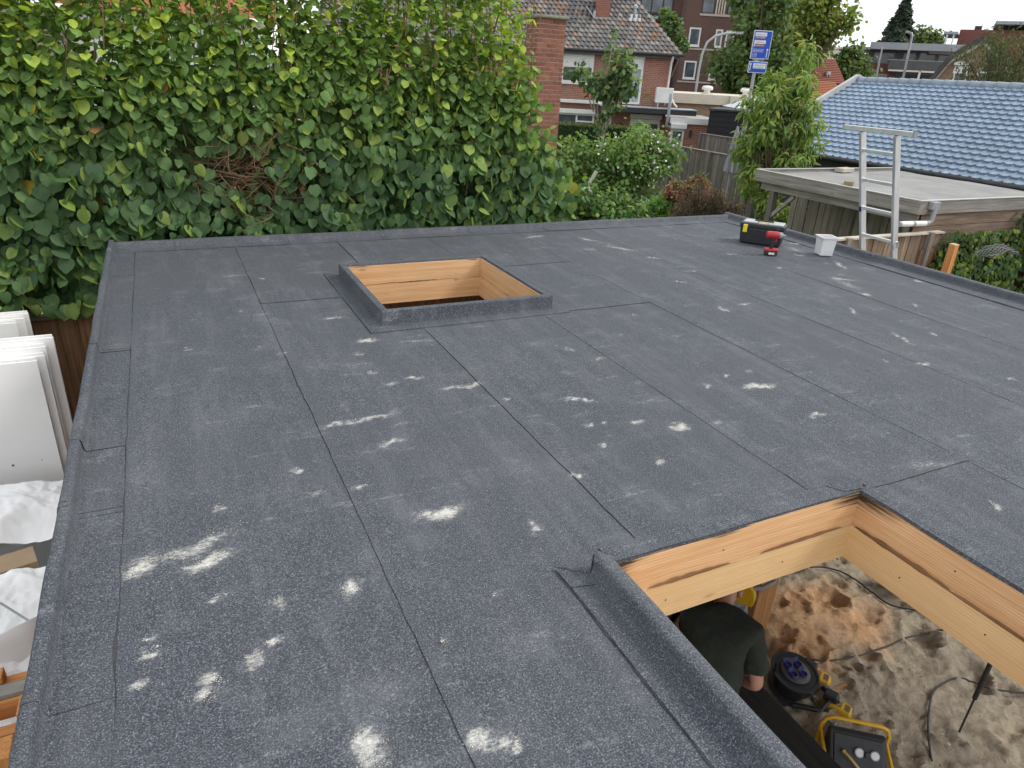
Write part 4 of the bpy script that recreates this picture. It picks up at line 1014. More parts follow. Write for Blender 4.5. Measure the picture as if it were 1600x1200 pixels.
# timber trestle with planks
tr = thing('timber_trestle', 'orange timber trestle frame at the left edge of the roof', 'trestle', (-1.0, 2.9, 0))
mb = MB(); mb.box(-1.02, -0.90, 2.62, 2.74, 0.0, 1.36); mb.build('leg', OAK_Z, tr, bevel=0.006)
mb = MB(); mb.box(-2.1, -1.98, 2.62, 2.74, 0.0, 1.36); mb.build('leg', OAK_Z, tr, bevel=0.006)
mb = MB(); mb.box(-0.895, -0.55, 2.80, 2.92, 1.10, 1.399); mb.build('cross_beam', OAK_X, tr, bevel=0.006)
mb = MB(); mb.box(-2.1, -0.55, 2.745, 2.80, 1.18, 1.36); mb.build('rail', OAK_X, tr, bevel=0.006)
mb = MB(); mb.box(-2.1, -0.62, 2.925, 3.085, 1.27, 1.379); mb.build('rail', OAK_X, tr, bevel=0.006)
mb = MB(); mb.box(-2.1, -0.6, 2.93, 3.00, 1.381, 1.41); tag(mb.build('grey_plank', GREY_X, bevel=0.003), 'thin grey plank lying on the orange trestle', 'plank')
mb = MB(); mb.box(-2.0, -0.965, 3.01, 3.08, 1.38, 1.44); tag(mb.build('timber_offcut', OAK_X, bevel=0.006), 'short orange timber lying behind the grey plank', 'timber')
dk = thing('decking', 'pale grey grooved boards laid on the ground left of the roof', 'decking', (-1.5, 3.5, 0))
me = MB().box(-1.5, 1.5, -0.07, 0.07, 0, 0.025).mesh('deck_board'); me.materials.append(pmat('pale_deck', (0.46, 0.47, 0.47), (0.36, 0.37, 0.37), 8, 0.7, stretch=(0.2, 3, 1), rnd=0.08))
for k in range(14): inst('deck_board', me, dk, (-2.2, 2.4+k*0.148, 0.0))
# stacked pavers at the fence
st = thing('block_stack', 'small stack of brown blocks at the foot of the fence', 'blocks', (-0.95, 6.75, 0))
mb0 = MB().box(-0.16, 0.16, -0.08, 0.08, 0, 0.09).mesh('block'); mb0.materials.append(pmat('block', (0.19, 0.14, 0.10), (0.13, 0.10, 0.075), 12, 0.9, rnd=0.15))
for k in range(9): inst('block', mb0, st, (-0.86+0.006*(k % 3), 6.62, 0.0+k*0.094))

# ================================================================== FENCES
def board_fence(name, label, p0, p1, top, mat, bw=0.145, post_every=0, cap=None, capmat=None, seed=0, postmat=None, thick=0.018, gap=-0.008):
    p0, p1 = np.array(p0, float), np.array(p1, float); L = np.linalg.norm(p1-p0); d = (p1-p0)/L; a = math.atan2(d[1], d[0])
    t = thing(name, label, 'fence', tuple((p0+p1)/2))
    me = MB().box(-bw/2, bw/2, -thick/2, thick/2, 0.02, top).mesh('board'); me.materials.append(mat)
    n = int(L/(bw+gap)); rr = random.Random(seed)
    for k in range(n):
        q = p0+d*((k+0.5)*(bw+gap)); s = np.array([-d[1], d[0], 0])*(0.012 if k % 2 else -0.004)
        inst('board', me, t, q+s, (0, 0, a+rr.uniform(-0.012, 0.012)), (1, 1, 1+rr.uniform(-0.006, 0.004)))
    if post_every:
        pm = MB().box(-0.05, 0.05, -0.045, 0.045, 0, top+0.03).mesh('post'); pm.materials.append(postmat or GREY_Z)
        for k in range(int(L/post_every)+1):
            q = p0+d*min(L, k*post_every); s = np.array([d[1], -d[0], 0])*0.055
            inst('post', pm, t, q+s, (0, 0, a))
    if cap:
        mb = MB(); mb.bar(p0+[0, 0, top+0.012], p1+[0, 0, top+0.012], cap, 0.026); mb.build('cap_rail', capmat or GREY_X, t)
    return t
board_fence('board_fence', 'brown board fence under the leafy hedge left of the roof', (-3.6, 7.12, 0), (0.2, 7.12, 0), 1.80, BROWN_Z, 0.15, 0, 0.10, MOSSY, 3)
board_fence('board_fence', 'sunlit tan board fence with a pale cap behind the ladder', (7.2, 7.14, 0), (11.35, 7.14, 0), 2.0, TAN_Z, 0.15, 1.9, 0.12, CAP, 5)
board_fence('board_fence', 'weathered grey board fence running along the back garden behind the peach tree', (15.5, 21.4, 0), (15.5, 12.2, 0), 2.05, GREY_Z, 0.15, 1.85, 0.09, GREY_Y, 8)
board_fence('board_fence', 'short grey board fence in front of the black shed', (17.2, 20.25, 0), (17.2, 17.6, 0), 2.38, GREY_Z, 0.15, 1.8, 0.09, GREY_Y, 9)

# ================================================================== THE BIG HEDGE
hedge = thing('climbing_hedge', 'tall dense hedge of big heart-shaped leaves behind the roof', 'hedge', (0.5, 7.4, 0))
HT = heart(); HT2 = heart(fold=0.45, droop=0.5); HT3 = heart(fold=-0.25, droop=-0.1)
HT2[0][:, 0] *= 0.86; HT3[0][3:, 0] += 0.05*np.sin(np.arange(len(HT3[0])-3)*2.1)
def hedge_build():
    n = 70000
    x = rng.uniform(-3.3, 4.75, n); z = rng.uniform(1.62, 5.0, n)
    hole = np.exp(-(((x-0.62)/0.36)**2+((z-3.12)/0.24)**2)*1.2)
    hole2 = np.exp(-(((x-0.95)/0.5)**2+((z-2.80)/0.14)**2)*1.2)*0.55
    clum = np.array([mnoise.noise(Vector((a*2.6, b*2.6, 0))) for a, b in zip(x, z)])
    edge = np.interp(z, [1.6, 2.4, 2.9, 3.2, 3.5, 4.2, 5.3], [4.65, 4.55, 4.45, 4.22, 3.95, 3.74, 3.45])
    e = edge-x+0.12*clum
    keep = np.clip(e/0.35, 0, 1)*np.interp(z, [1.6, 3.2, 4.0, 5.0], [0.62, 0.66, 1.0, 1.0])
    keep *= np.where(x > 3.95, 0.5, 1.0)
    deepq = rng.random(n) < np.where(z < 3.7, 0.42, 0.26)
    keep *= np.where(deepq, 1.0, 1-np.clip(hole*1.15+hole2, 0, 0.97))
    keep *= np.where(deepq, 1.0, np.clip(0.72+clum*1.1, 0.10, 1))
    up = np.clip((z-3.0)/1.45, 0, 1)
    keep *= np.where((x < 0.95) & (z > 3.95), 0.86, 1.0)
    keep *= np.where(z < 1.93+0.06*clum, 0, 1)
    ok = rng.random(n) < keep
    x, z, clum, up, deepq = x[ok], z[ok], clum[ok], up[ok], deepq[ok]; n = len(x)
    depth = np.abs(rng.normal(size=n))*0.17
    depth = np.where(deepq, rng.uniform(0.28, 0.65, n), depth)
    yf = 7.02+0.10*clum+0.10*np.clip((z-2.6)/2, -0.4, 1)+0.5*np.clip(x-3.6, 0, 1)**2
    y = np.maximum(yf+depth-0.05, 6.86)
    loc = np.stack([x, y, z], 1)
    el = R(30)+up*R(44)+rng.normal(size=n)*R(26)          # tilt of the blade up to the sky
    az = rng.normal(size=n)*R(46)
    az = az+up*rng.uniform(-1.6, 1.6, n)
    nrm = np.stack([np.sin(az)*np.cos(el), -np.cos(az)*np.cos(el), np.sin(el)], 1)
    tip = np.stack([rng.normal(size=n)*0.42+np.sin(az)*0.4, -0.35-0.5*up*np.cos(az), -np.cos(el)*1.1-0.15], 1)
    size = (0.126-0.056*up)*np.where(rng.random(n) < 0.25, rng.uniform(0.4, 0.7, n), rng.uniform(0.7, 1.22, n))
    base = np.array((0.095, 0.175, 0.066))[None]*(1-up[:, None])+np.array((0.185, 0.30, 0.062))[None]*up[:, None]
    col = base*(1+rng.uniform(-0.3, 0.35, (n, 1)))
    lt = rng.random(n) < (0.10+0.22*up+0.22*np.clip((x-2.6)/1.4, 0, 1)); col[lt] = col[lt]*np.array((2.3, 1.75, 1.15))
    ye = rng.random(n) < 0.003; col[ye] = np.array((0.46, 0.36, 0.05))*rng.uniform(0.7, 1.1, (ye.sum(), 1))
    br = rng.random(n) < 0.003; col[br] = np.array((0.38, 0.20, 0.08))
    col = np.clip(col, 0.005, 0.7)
    # the 300 that show largest become leaves of their own
    score = size*4-depth*1.6-up*0.6+rng.random(n)*0.15
    vis = (x > -1.45) & (x < 4.3) & (z > 2.05) & (z < 3.9) & (depth < 0.12)
    order = np.argsort(np.where(vis, -score, 99)); big = order[:300]
    rest = np.ones(n, bool); rest[big] = False
    kind = rng.integers(0, 3, n)
    for q, tm in enumerate((HT, HT2, HT3)):
        m_ = rest & (kind == q)
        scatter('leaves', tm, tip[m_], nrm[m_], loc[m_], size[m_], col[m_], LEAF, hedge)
    B = basis(tip[big], nrm[big]); variants = []
    for c in [(0.075, 0.14, 0.06), (0.085, 0.155, 0.062), (0.10, 0.175, 0.064), (0.08, 0.145, 0.072), (0.12, 0.20, 0.066), (0.17, 0.26, 0.065), (0.22, 0.32, 0.07)]:
        tv, tf = HT; me = scatter_mesh('leaf', HT, np.eye(3)[None], np.zeros((1, 3)), np.ones(1), np.array([c])); me.materials.append(LEAF); variants.append(me)
    for k, i in enumerate(big):
        m3 = Matrix([list(B[k][r_]) for r_ in range(3)])
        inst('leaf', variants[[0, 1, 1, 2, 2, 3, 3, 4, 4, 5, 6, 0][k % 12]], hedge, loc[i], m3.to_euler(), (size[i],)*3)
hedge_build()
mb = MB()
for k in range(330):
    x = random.uniform(-3.0, 3.7); z0 = random.uniform(1.8, 4.2); y = random.uniform(7.1, 7.5); h = random.uniform(0.5, 1.3)
    if k > 190: z0 = random.uniform(3.5, 4.3); y = random.uniform(7.0, 7.35); h = random.uniform(0.6, 1.1)
    if k > 250: continue
    dx = random.uniform(-0.22, 0.22)
    mb.tube([(x, y, z0), (x+dx*0.5+random.uniform(-0.04, 0.04), y+random.uniform(-0.05, 0.05), z0+h*0.5), (x+dx, y+random.uniform(-0.1, 0.1), z0+h)], [0.005, 0.004, 0.002], 4)
for k in range(300):
    x = random.gauss(0.70, 0.26); z = random.gauss(3.0, 0.18); y = random.uniform(7.0, 7.32); a = random.uniform(0, 6.28); l = random.uniform(0.12, 0.42)
    e = (x+l*math.cos(a), y+random.uniform(-0.08, 0.08), z+l*math.sin(a)*0.8)
    mb.tube([(x, y, z), ((x+e[0])/2+random.uniform(-0.05, 0.05), y-0.03, (z+e[2])/2+random.uniform(-0.05, 0.05)), e], [0.0045, 0.0035, 0.002], 4)
for k in range(26):
    x = -3.2+k*0.27; mb.tube([(x, 7.42, 0), (x+random.uniform(-0.1, 0.1), 7.45, 1.8), (x+random.uniform(-0.2, 0.2), 7.4, 3.6), (x+random.uniform(-0.3, 0.3), 7.35, 4.7)], [0.035, 0.028, 0.018, 0.006], 6)
mb.build('branches', TWIG, hedge, smooth=True)

# ================================================================== CARPORT AND BARN ON THE RIGHT
cp = thing('carport', 'weathered grey timber carport with a flat felt roof beside the blue-tiled barn', 'carport', (12.9, 9, 0))
CX0, CX1, CY0, CY1, CZ = 10.74, 15.0, 7.22, 10.85, 2.5
FELT2 = pmat('old_felt', (0.20, 0.20, 0.195), (0.30, 0.295, 0.28), 1.2, 0.9, bmp=0.1, detail=6)
mb = MB(); vs = []; fs = []; nx, ny = 24, 22
for j in range(ny+1):
    for i in range(nx+1):
        x = CX0+0.03+(CX1-CX0-0.05)*i/nx; y = CY0+0.03+(CY1-CY0-0.06)*j/ny
        vs.append((x, y, CZ-0.06+0.012*mnoise.noise(Vector((x*0.9, y*2.2, 0)))))
fs = [(j*(nx+1)+i, j*(nx+1)+i+1, (j+1)*(nx+1)+i+1, (j+1)*(nx+1)+i) for j in range(ny) for i in range(nx)]
mb.add(vs, fs); mb.build('roof_felt', FELT2, cp, smooth=True)
mb = MB(); mb.box(CX0+0.032, CX1-0.03, CY0+0.032, CY1-0.032, CZ-0.15, CZ-0.10); mb.build('roof_deck', GREY_X, cp)
mb = MB(); mb.box(CX0, CX0+0.028, CY0, CY1, CZ-0.21, CZ); mb.build('fascia_board', GREY_Y, cp, bevel=0.003)
mb = MB(); mb.box(CX0+0.10, CX0+0.15, CY0+0.03, CY1-0.1, CZ-0.36, CZ-0.215); mb.build('beam', GREY_Y, cp, bevel=0.003)
mb = MB(); mb.box(CX0+0.03, CX1, CY0, CY0+0.028, CZ-0.21, CZ-0.002); mb.build('fascia_board', GREY_X, cp, bevel=0.003)
mb = MB(); mb.box(CX0+0.03, CX1, CY1-0.028, CY1, CZ-0.21, CZ-0.002); mb.build('fascia_board', GREY_X, cp, bevel=0.003)
EDGE = pmat('edge_trim', (0.55, 0.54, 0.52), (0.44, 0.43, 0.41), 5, 0.5)
mb = MB(); mb.box(CX0-0.012, CX0+0.045, CY0-0.01, CY1+0.01, CZ+0.001, CZ+0.014); mb.build('edge_trim', EDGE, cp)
mb = MB(); mb.box(CX0+0.046, CX1, CY0-0.012, CY0+0.045, CZ+0.001, CZ+0.014); mb.build('edge_trim', EDGE, cp)
mb = MB(); mb.box(CX0+0.046, CX1, CY1-0.045, CY1+0.012, CZ+0.001, CZ+0.014); mb.build('edge_trim', EDGE, cp)
for k in range(10):
    z1 = CZ-0.215-k*0.205
    if z1 < 0.15: break
    mb = MB(); mb.box(CX0+0.06, CX1, CY0+0.03+0.003*(k % 2), CY0+0.055+0.003*(k % 2), z1-0.198, z1); mb.build('wall_board', BROWN_X, cp, bevel=0.003)
me = MB().box(-0.011, 0.011, -0.072, 0.072, 0.0, CZ-0.17).mesh('rear_board'); me.materials.append(wood('carport_rear', (0.36, 0.32, 0.27), (0.20, 0.17, 0.14), 'z', 0.25, 0.85))
for k in range(26): inst('rear_board', me, cp, (12.3-0.012*(k % 2), CY0+0.15+k*0.15, 0), (random.uniform(-0.01, 0.01), 0, 0))
for x, y in ((CX0+0.16, CY1-0.42), (CX0+0.16, CY0+0.2), (CX1-0.2, CY1-0.4)):
    mb = MB(); mb.box(x-0.06, x+0.06, y-0.06, y+0.06, 0, CZ-0.365); mb.build('post', GREY_Z, cp, bevel=0.004)
mb = MB(); mb.bar((CX0+0.16, CY1-0.46, CZ-0.85), (CX0+0.16, CY1-0.95, CZ-0.38), 0.06, 0.07); mb.build('brace', GREY_Y, cp)
for k in range(5):
    y = CY0+0.5+k*0.65; mb = MB(); mb.box(CX0+0.16, CX1-0.1, y, y+0.05, CZ-0.28, CZ-0.152); mb.build('rafter', GREY_X, cp)
dp = [onY(1463, 322, 7.14), onY(1455, 345, 7.14), onY(1449, 349, 7.14), onY(1405, 350, 7.16)]
mb = MB(); q = dp[0]; mb.box(q[0]-0.09, q[0]+0.09, 7.13, 7.215, q[2]-0.06, q[2]+0.06); mb.build('hopper', GREYP, cp, bevel=0.008)
mb = MB(); mb.tube([dp[0], dp[1], dp[2]], 0.04, 10); mb.build('downpipe', GREYP, cp, smooth=True)
mb = MB(); mb.tube([dp[2], (dp[2]+dp[3])/2, dp[3]], 0.042, 12); mb.build('downpipe', WHITEP, cp, smooth=True)
for t in (0.0, 0.48, 0.97):
    a = dp[2]*(1-t)+dp[3]*t; b_ = a+(dp[3]-dp[2])*0.07; mb = MB(); mb.tube([a, b_], 0.048, 12); mb.build('pipe_collar', GREYP, cp, smooth=True)
c = onz(1319, 268, CZ-0.04); mb = MB(); mb.obox((c[0], c[1], CZ-0.005), (0.42, 0.2, 0.08), Matrix.Rotation(R(10), 3, 'Z')); tag(mb.build('box_offcut', CAP, bevel=0.006), 'pale flat box lying on the carport roof', 'box')
c = onz(1326, 288, CZ-0.04); mb = MB(); mb.obox((c[0], c[1], CZ-0.012), (0.30, 0.16, 0.07), Matrix.Rotation(R(35), 3, 'Z')); tag(mb.build('timber_block', wood('moss_block', (0.30, 0.26, 0.14), (0.2, 0.17, 0.09), 'x'), bevel=0.006), 'small mossy timber block lying on the carport roof', 'block')

barn = thing('barn', 'long low barn with light blue glazed roof tiles and white verge', 'building', (18.7, 9, 0))
EX, EZ, RX, RZ, BY1, BY0 = 15.12, 2.5, 18.75, 4.30, 15.6, 1.0
sl = math.atan2(RZ-EZ, RX-EX); SL = math.hypot(RX-EX, RZ-EZ)
mb = MB(); mb.box(EX+0.25, EX+0.45, BY0, BY1-0.2, 0, EZ-0.02); mb.box(2*RX-EX-0.45, 2*RX-EX-0.25, BY0, BY1-0.2, 0, EZ-0.02); mb.build('wall', pmat('dark_wall', (0.03, 0.03, 0.032), (0.05, 0.05, 0.05), 3, 0.8), barn)
mb = MB(); mb.prism([(EX+0.46, 0), (2*RX-EX-0.46, 0), (2*RX-EX-0.46, EZ), (RX, RZ-0.12), (EX+0.46, EZ)], BY1-0.4, BY1-0.2, 'y'); mb.build('gable_wall', MATS['dark_wall'], barn)
mb = MB(); mb.add([(EX, BY0, EZ-0.02), (RX, BY0, RZ-0.02), (RX, BY1, RZ-0.02), (EX, BY1, EZ-0.02), (2*RX-EX, BY0, EZ-0.02), (2*RX-EX, BY1, EZ-0.02)], [(0, 1, 2, 3), (1, 4, 5, 2)])
roof = mb.build('roof', MATS['dark_wall'], barn)
ORG[roof] = ORG[barn]
def barn_tile():
    tw, tl = 0.22, 0.24; mb = MB(); vs = []; fs = []
    xs = [(0, 0.004), (0.006, 0.024), (0.026, 0.028), (0.045, 0.016), (0.062, 0.005), (0.145, 0.0), (0.207, 0.004), (0.22, 0.010)]
    for u, h in xs: vs += [(0.0, u, h+0.044), (tl, u, h+0.002), (0.0, u, h+0.006)]
    for i in range(len(xs)-1):
        a, b_ = 3*i, 3*(i+1); fs += [(a, a+1, b_+1, b_), (a, b_, b_+2, a+2)]
    mb.add(vs, fs); me = mb.mesh('roof_tile', True); me.set_sharp_from_angle(angle=R(40)); return me
BLUET = pmat('blue_glaze', (0.215, 0.285, 0.37), (0.165, 0.225, 0.30), 1.3, 0.38, rnd=0.13, bmp=0.03, spec=0.6)
tme = barn_tile(); tme.materials.append(BLUET)
NR = 18; g_ = SL/NR
rest = []
cnt = 0
for r_ in range(NR):
    for c_ in range(int((BY1-BY0)/0.22)):
        y = BY1-0.22*(c_+1); s = r_*g_
        q = (EX+math.cos(sl)*s-0.03*math.cos(sl), y, EZ+math.sin(sl)*s-0.01)
        if 8.2 < y < 11.7:
            inst('roof_tile', tme, roof, q, (random.uniform(-0.006, 0.006), -sl+random.uniform(-0.008, 0.008), 0)); cnt += 1
        else: rest.append(q)
tv = np.array([v.co for v in tme.vertices]); 
rm = np.array(Matrix.Rotation(-sl, 3, 'Y'))
mb = MB()
for q in rest: mb.add((tv @ rm.T)+np.array(q), [tuple(p.vertices) for p in tme.polygons])
o = mb.build('far_tiles', BLUET, roof, smooth=True, root=barn, normals=False); o['kind'] = 'stuff'
rme = MB(); rme.tube([(0, 0.0, 0), (0, 0.36, 0.006)], [0.105, 0.115], 10); rme = rme.mesh('ridge_tile', True); rme.materials.append(pmat('ridge_glaze', (0.26, 0.31, 0.36), (0.2, 0.25, 0.3), 4, 0.4, rnd=0.1))
for k in range(int((BY1-BY0)/0.34)): inst('ridge_tile', rme, roof, (RX, BY1-0.34*(k+1), RZ+0.0))
mb = MB(); mb.bar((EX-0.06, BY1+0.04, EZ+0.03), (RX, BY1+0.04, RZ+0.10), 0.10, 0.16); mb.bar((RX, BY1+0.04, RZ+0.10), (2*RX-EX, BY1+0.04, EZ), 0.10, 0.16); mb.build('verge', pmat('verge', (0.52, 0.51, 0.50), (0.42, 0.41, 0.4), 3, 0.6), barn)
mb = MB(); mb.tube([(EX-0.05, BY0, EZ-0.03), (EX-0.05, BY1, EZ-0.03)], 0.06, 8); mb.build('gutter', DARKMETAL, barn, smooth=True)

# ivy, stake, wire, sheet at the right edge
ivy = thing('ivy', 'ivy with yellow-green and dark leaves growing over the fence at right', 'ivy', (12.8, 7.0, 0))
n = 9500
x = rng.uniform(10.9, 15.2, n); top = 2.0+0.22*np.array([mnoise.noise(Vector((a*1.4, 3, 0))) for a in x])+np.where(x > 13.3, 0.25, 0); top = np.where(x < 11.35, np.minimum(top, 1.95-(11.35-x)*2.3), top)
zz = top*rng.random(n)**0.75; cl_ = np.array([mnoise.noise(Vector((a*2.2, b*2.2, 7))) for a, b in zip(x, zz)])
y = 7.0-0.35*np.clip((top-zz)/1.2, 0, 1)-0.12*cl_+np.abs(rng.normal(size=n))*0.1-0.05
ok = rng.random(n) < np.clip(0.9+cl_, 0.25, 1); x, y, zz, cl_ = x[ok], y[ok], zz[ok], cl_[ok]; n = len(x)
nr = np.stack([rng.normal(size=n)*0.5, -0.8+rng.normal(size=n)*0.3, 0.55+rng.normal(size=n)*0.35], 1); tp = np.stack([rng.normal(size=n)*0.6, -0.3*np.ones(n), -0.8*np.ones(n)], 1)
col = vary((0.065, 0.115, 0.038), n, 0.35); lt = rng.random(n) < np.clip(0.25+0.9*cl_, 0.05, 0.75); col[lt] = vary((0.20, 0.27, 0.05), lt.sum(), 0.3)
scatter('leaves', HT, tp, nr, np.stack([x, y, zz], 1), rng.uniform(0.05, 0.10, n), col, LEAF, ivy)
mb = MB()
for k in range(40):
    x0 = random.uniform(11, 15); mb.tube([(x0, 7.05, 0), (x0+random.uniform(-0.2, 0.2), 7.02, 1.0), (x0+random.uniform(-0.4, 0.4), 7.02, 1.8)], [0.012, 0.01, 0.005], 5)
mb.build('stems', TWIG, ivy, smooth=True)
mb = MB(); mb.box(10.9, 15.0, 7.09, 7.11, 0.05, 1.75); ob = mb.build('backing_boards', BROWN_Z, ivy)
sk = thing('timber_stake', 'upright orange timber stake standing beyond the right roof edge', 'stake', (7.3, 4.42, 0))
mb = MB(); mb.box(7.265, 7.335, 4.385, 4.455, 0, 2.64); mb.build('stake_shaft', OAK_Z, sk, bevel=0.004)
mb = MB(); mb.box(7.267, 7.333, 4.387, 4.453, 2.6405, 2.65); mb.build('sawn_top', pmat('endgrain', (0.62, 0.45, 0.26), (0.5, 0.34, 0.18), 60, 0.8), sk)
c = onY(1560, 392, 6.55); mb = MB()
for k in range(9):
    a0 = -0.12+k*0.03; mb.tube([(c[0]-0.36+0.09*t, c[1]+a0*1.3, c[2]+0.16*math.sin(t*0.39)*(1-abs(a0)*3)+0.025*math.sin(t*2.1+k)-0.06) for t in range(9)], 0.006, 4)
for k in range(17):
    t = k*0.5; mb.tube([(c[0]-0.36+0.09*t, c[1]+a0*1.3, c[2]+0.16*math.sin(t*0.39)*(1-abs(a0)*3)-0.06) for a0 in np.linspace(-0.12, 0.12, 5)], 0.005, 4)
tag(mb.build('wire_basket', pmat('dull_wire', (0.16, 0.165, 0.165), (0.10, 0.10, 0.10), 9, 0.7), smooth=True), 'grey wire mesh basket lying on the ivy at right', 'basket')

# ================================================================== BELOW THE OPENING
# black stained board on two low trestles
mb = MB(); mb.box(2.66, 3.06, 1.05, 2.36, 0.45, 0.49); bb = mb.build('stained_board', DARKBOARD, bevel=0.004); tag(bb, 'black stained board lying across low trestles under the opening', 'board')
for y in (1.3, 2.1):
    t = thing('low_trestle', 'low timber trestle under the black board, %s' % ('nearer one' if y < 1.5 else 'farther one'), 'trestle', (2.86, y, 0))
    mb = MB(); mb.box(2.64, 3.04, y-0.04, y+0.04, 0.37, 0.449); mb.build('top_rail', FIR_Z, t)
    for x in (2.68, 2.98):
        for s in (-1, 1): mb = MB(); mb.bar((x, y+s*0.03, 0.37), (x, y+s*0.16, 0.0), 0.06, 0.03, (1, 0, 0)); mb.build('leg', FIR_Z, t)
# cable reel lying flat
c = np.array([3.62, 2.36, 0.03]); rl = thing('cable_reel', 'black cable reel with blue sockets lying on the sand', 'cable reel', tuple(c))
tilt = Matrix.Rotation(R(9), 3, 'X')
mb = MB(); mb.lathe(c+[0, 0, 0.17], [(0.168, 0), (0.172, 0.006), (0.168, 0.014), (0.15, 0.012), (0.148, 0.008)], 32, tilt); mb.build('flange', DARKMETAL, rl, smooth=True)
mb = MB(); mb.lathe(c+[0, 0, 0.02], [(0.16, 0), (0.165, 0.006), (0.155, 0.012)], 32, tilt); mb.build('flange', DARKMETAL, rl, smooth=True)
mb = MB(); mb.lathe(c+[0, 0, 0.03], [(0.12, 0), (0.128, 0.03), (0.122, 0.06), (0.13, 0.09), (0.122, 0.12), (0.115, 0.14)], 28, tilt); mb.build('wound_cable', RUBBER, rl, smooth=True)
mb = MB(); mb.lathe(c+[0, 0, 0.182], [(0.105, 0), (0.106, 0.006), (0.10, 0.012), (0.02, 0.013)], 28, tilt); mb.build('socket_plate', pmat('worn_grey', (0.10, 0.10, 0.105), (0.06, 0.06, 0.065), 20, 0.5), rl, smooth=True)
for k in range(4):
    a = k*math.pi/2+0.5; q = c+np.array([0.055*math.cos(a), 0.055*math.sin(a), 0.192+0.009*math.sin(a)])
    mb = MB(); mb.lathe(q, [(0.028, 0), (0.029, 0.012), (0.024, 0.016), (0.022, 0.010), (0.004, 0.009)], 16, Matrix.Rotation(R(9), 3, 'X')); s_ = mb.build('socket', BLUEP, rl, smooth=True)
    mb = MB(); mb.add([q+np.array([-0.024, 0.018, 0.012]), q+np.array([0.024, 0.018, 0.012]), q+np.array([0.024, 0.034, 0.046]), q+np.array([-0.024, 0.034, 0.046])], [(0, 1, 2, 3)]); mb.build('socket_flap', BLUEP, s_, root=rl)
mb = MB(); mb.tube([c+[-0.13, 0.06, 0.185], c+[-0.135, 0.065, 0.26]], 0.014, 10); mb.build('crank_knob', BLACKP, rl, smooth=True)
mb = MB(); mb.tube([c+[-0.10, -0.12, 0.02], c+[0.02, -0.25, 0.05], c+[0.16, -0.22, 0.08], c+[0.19, -0.12, 0.06]], 0.02, 8); mb.build('stand_foot', BLACKP, rl, smooth=True)
# charger and batteries
def batt(name, label, cat, c, ang, yellow_top):
    t = thing(name, label, cat, tuple(c)); fn = local_builder(c, ang)
    mb = MB(); mb.add([(-0.06, -0.11, 0), (0.06, -0.11, 0), (0.06, 0.10, 0), (-0.06, 0.10, 0), (-0.05, -0.095, 0.06), (0.05, -0.095, 0.06), (0.05, 0.09, 0.075), (-0.05, 0.09, 0.075)], [(0, 3, 2, 1), (4, 5, 6, 7), (0, 1, 5, 4), (1, 2, 6, 5), (2, 3, 7, 6), (3, 0, 4, 7)])
    xf(mb, fn).build('shell', YELP, t, bevel=0.014)
    mb = MB(); mb.box(-0.042, 0.042, 0.005, 0.1, 0.074, 0.125); xf(mb, fn).build('battery_pack', BLACKP, t, bevel=0.012)
    mb = MB(); mb.box(-0.03, 0.03, -0.085, -0.03, 0.0605, 0.064); xf(mb, fn).build('label_plate', pmat('dark_label', (0.05, 0.045, 0.04), (0.3, 0.2, 0.05), 60, 0.5), t)
    for k in range(3): mb = MB(); mb.box(-0.03, 0.03, -0.02+k*0.012-0.006, -0.016+k*0.012-0.006, 0.066, 0.07); xf(mb, fn).build('vent', BLACKP, t)
    return t
batt('battery_charger', 'yellow battery charger with a black battery pack nearest the compressor', 'charger', np.array([3.80, 2.10, 0.02]), R(28), True)
batt('battery_charger', 'yellow and black charger on the sand right beside the cable reel', 'charger', np.array([3.88, 2.36, 0.02]), R(32), True)
# compressor
c = np.array([3.40, 1.67, 0.0]); cm = thing('air_compressor', 'small black compressor in a yellow tube frame with two gauges', 'compressor', tuple(c)); fn = local_builder(c, math.atan2(-0.62, 0.78))
mb = MB(); mb.tube([(-0.19, 0.12, 0.02), (-0.20, 0.12, 0.36), (-0.18, 0.12, 0.41), (-0.14, 0.12, 0.43), (0.14, 0.12, 0.43), (0.18, 0.12, 0.41), (0.20, 0.12, 0.36), (0.19, 0.12, 0.02)], 0.013, 10); xf(mb, fn).build('roll_bar', YELP, cm, smooth=True)
for x in (-0.195, 0.195):
    mb = MB(); mb.tube([(x, 0.12, 0.30), (x, -0.05, 0.28), (x, -0.20, 0.14), (x, -0.22, 0.03)], 0.012, 8); xf(mb, fn).build('frame_tube', YELP, cm, smooth=True)
mb = MB(); mb.tube([(-0.195, -0.21, 0.08), (0.195, -0.21, 0.08)], 0.012, 8); xf(mb, fn).build('frame_rail', YELP, cm, smooth=True)
mb = MB(); mb.prism([(-0.18, 0.05), (0.105, 0.05), (0.105, 0.385), (0.07, 0.385), (-0.13, 0.205), (-0.18, 0.19)], -0.17, 0.17, 'x'); xf(mb, fn).build('housing', BLACKP, cm, bevel=0.018, seg=3)
mb = MB(); mb.lathe((0, 0.0, 0), [(0.02, -0.17), (0.06, -0.165), (0.075, -0.13), (0.075, 0.13), (0.06, 0.165), (0.02, 0.17)], 18, Matrix.Rotation(R(90), 3, 'Y')); mb.v = [(x, y-0.02, z+0.13) for x, y, z in mb.v]; xf(mb, fn).build('tank', BLACKP, cm, smooth=True)
TL = Matrix.Rotation(math.atan2(0.18, 0.20), 3, 'X')
def pan(x, t, h=0.0): v = Vector((x, -0.13+0.20*t, 0.205+0.18*t))+TL @ Vector((0, 0, h)); return v
mb = MB(); mb.obox(pan(0, 0.5, 0.004), (0.29, 0.23, 0.012), TL); xf(mb, fn).build('panel', DARKMETAL, cm, bevel=0.006)
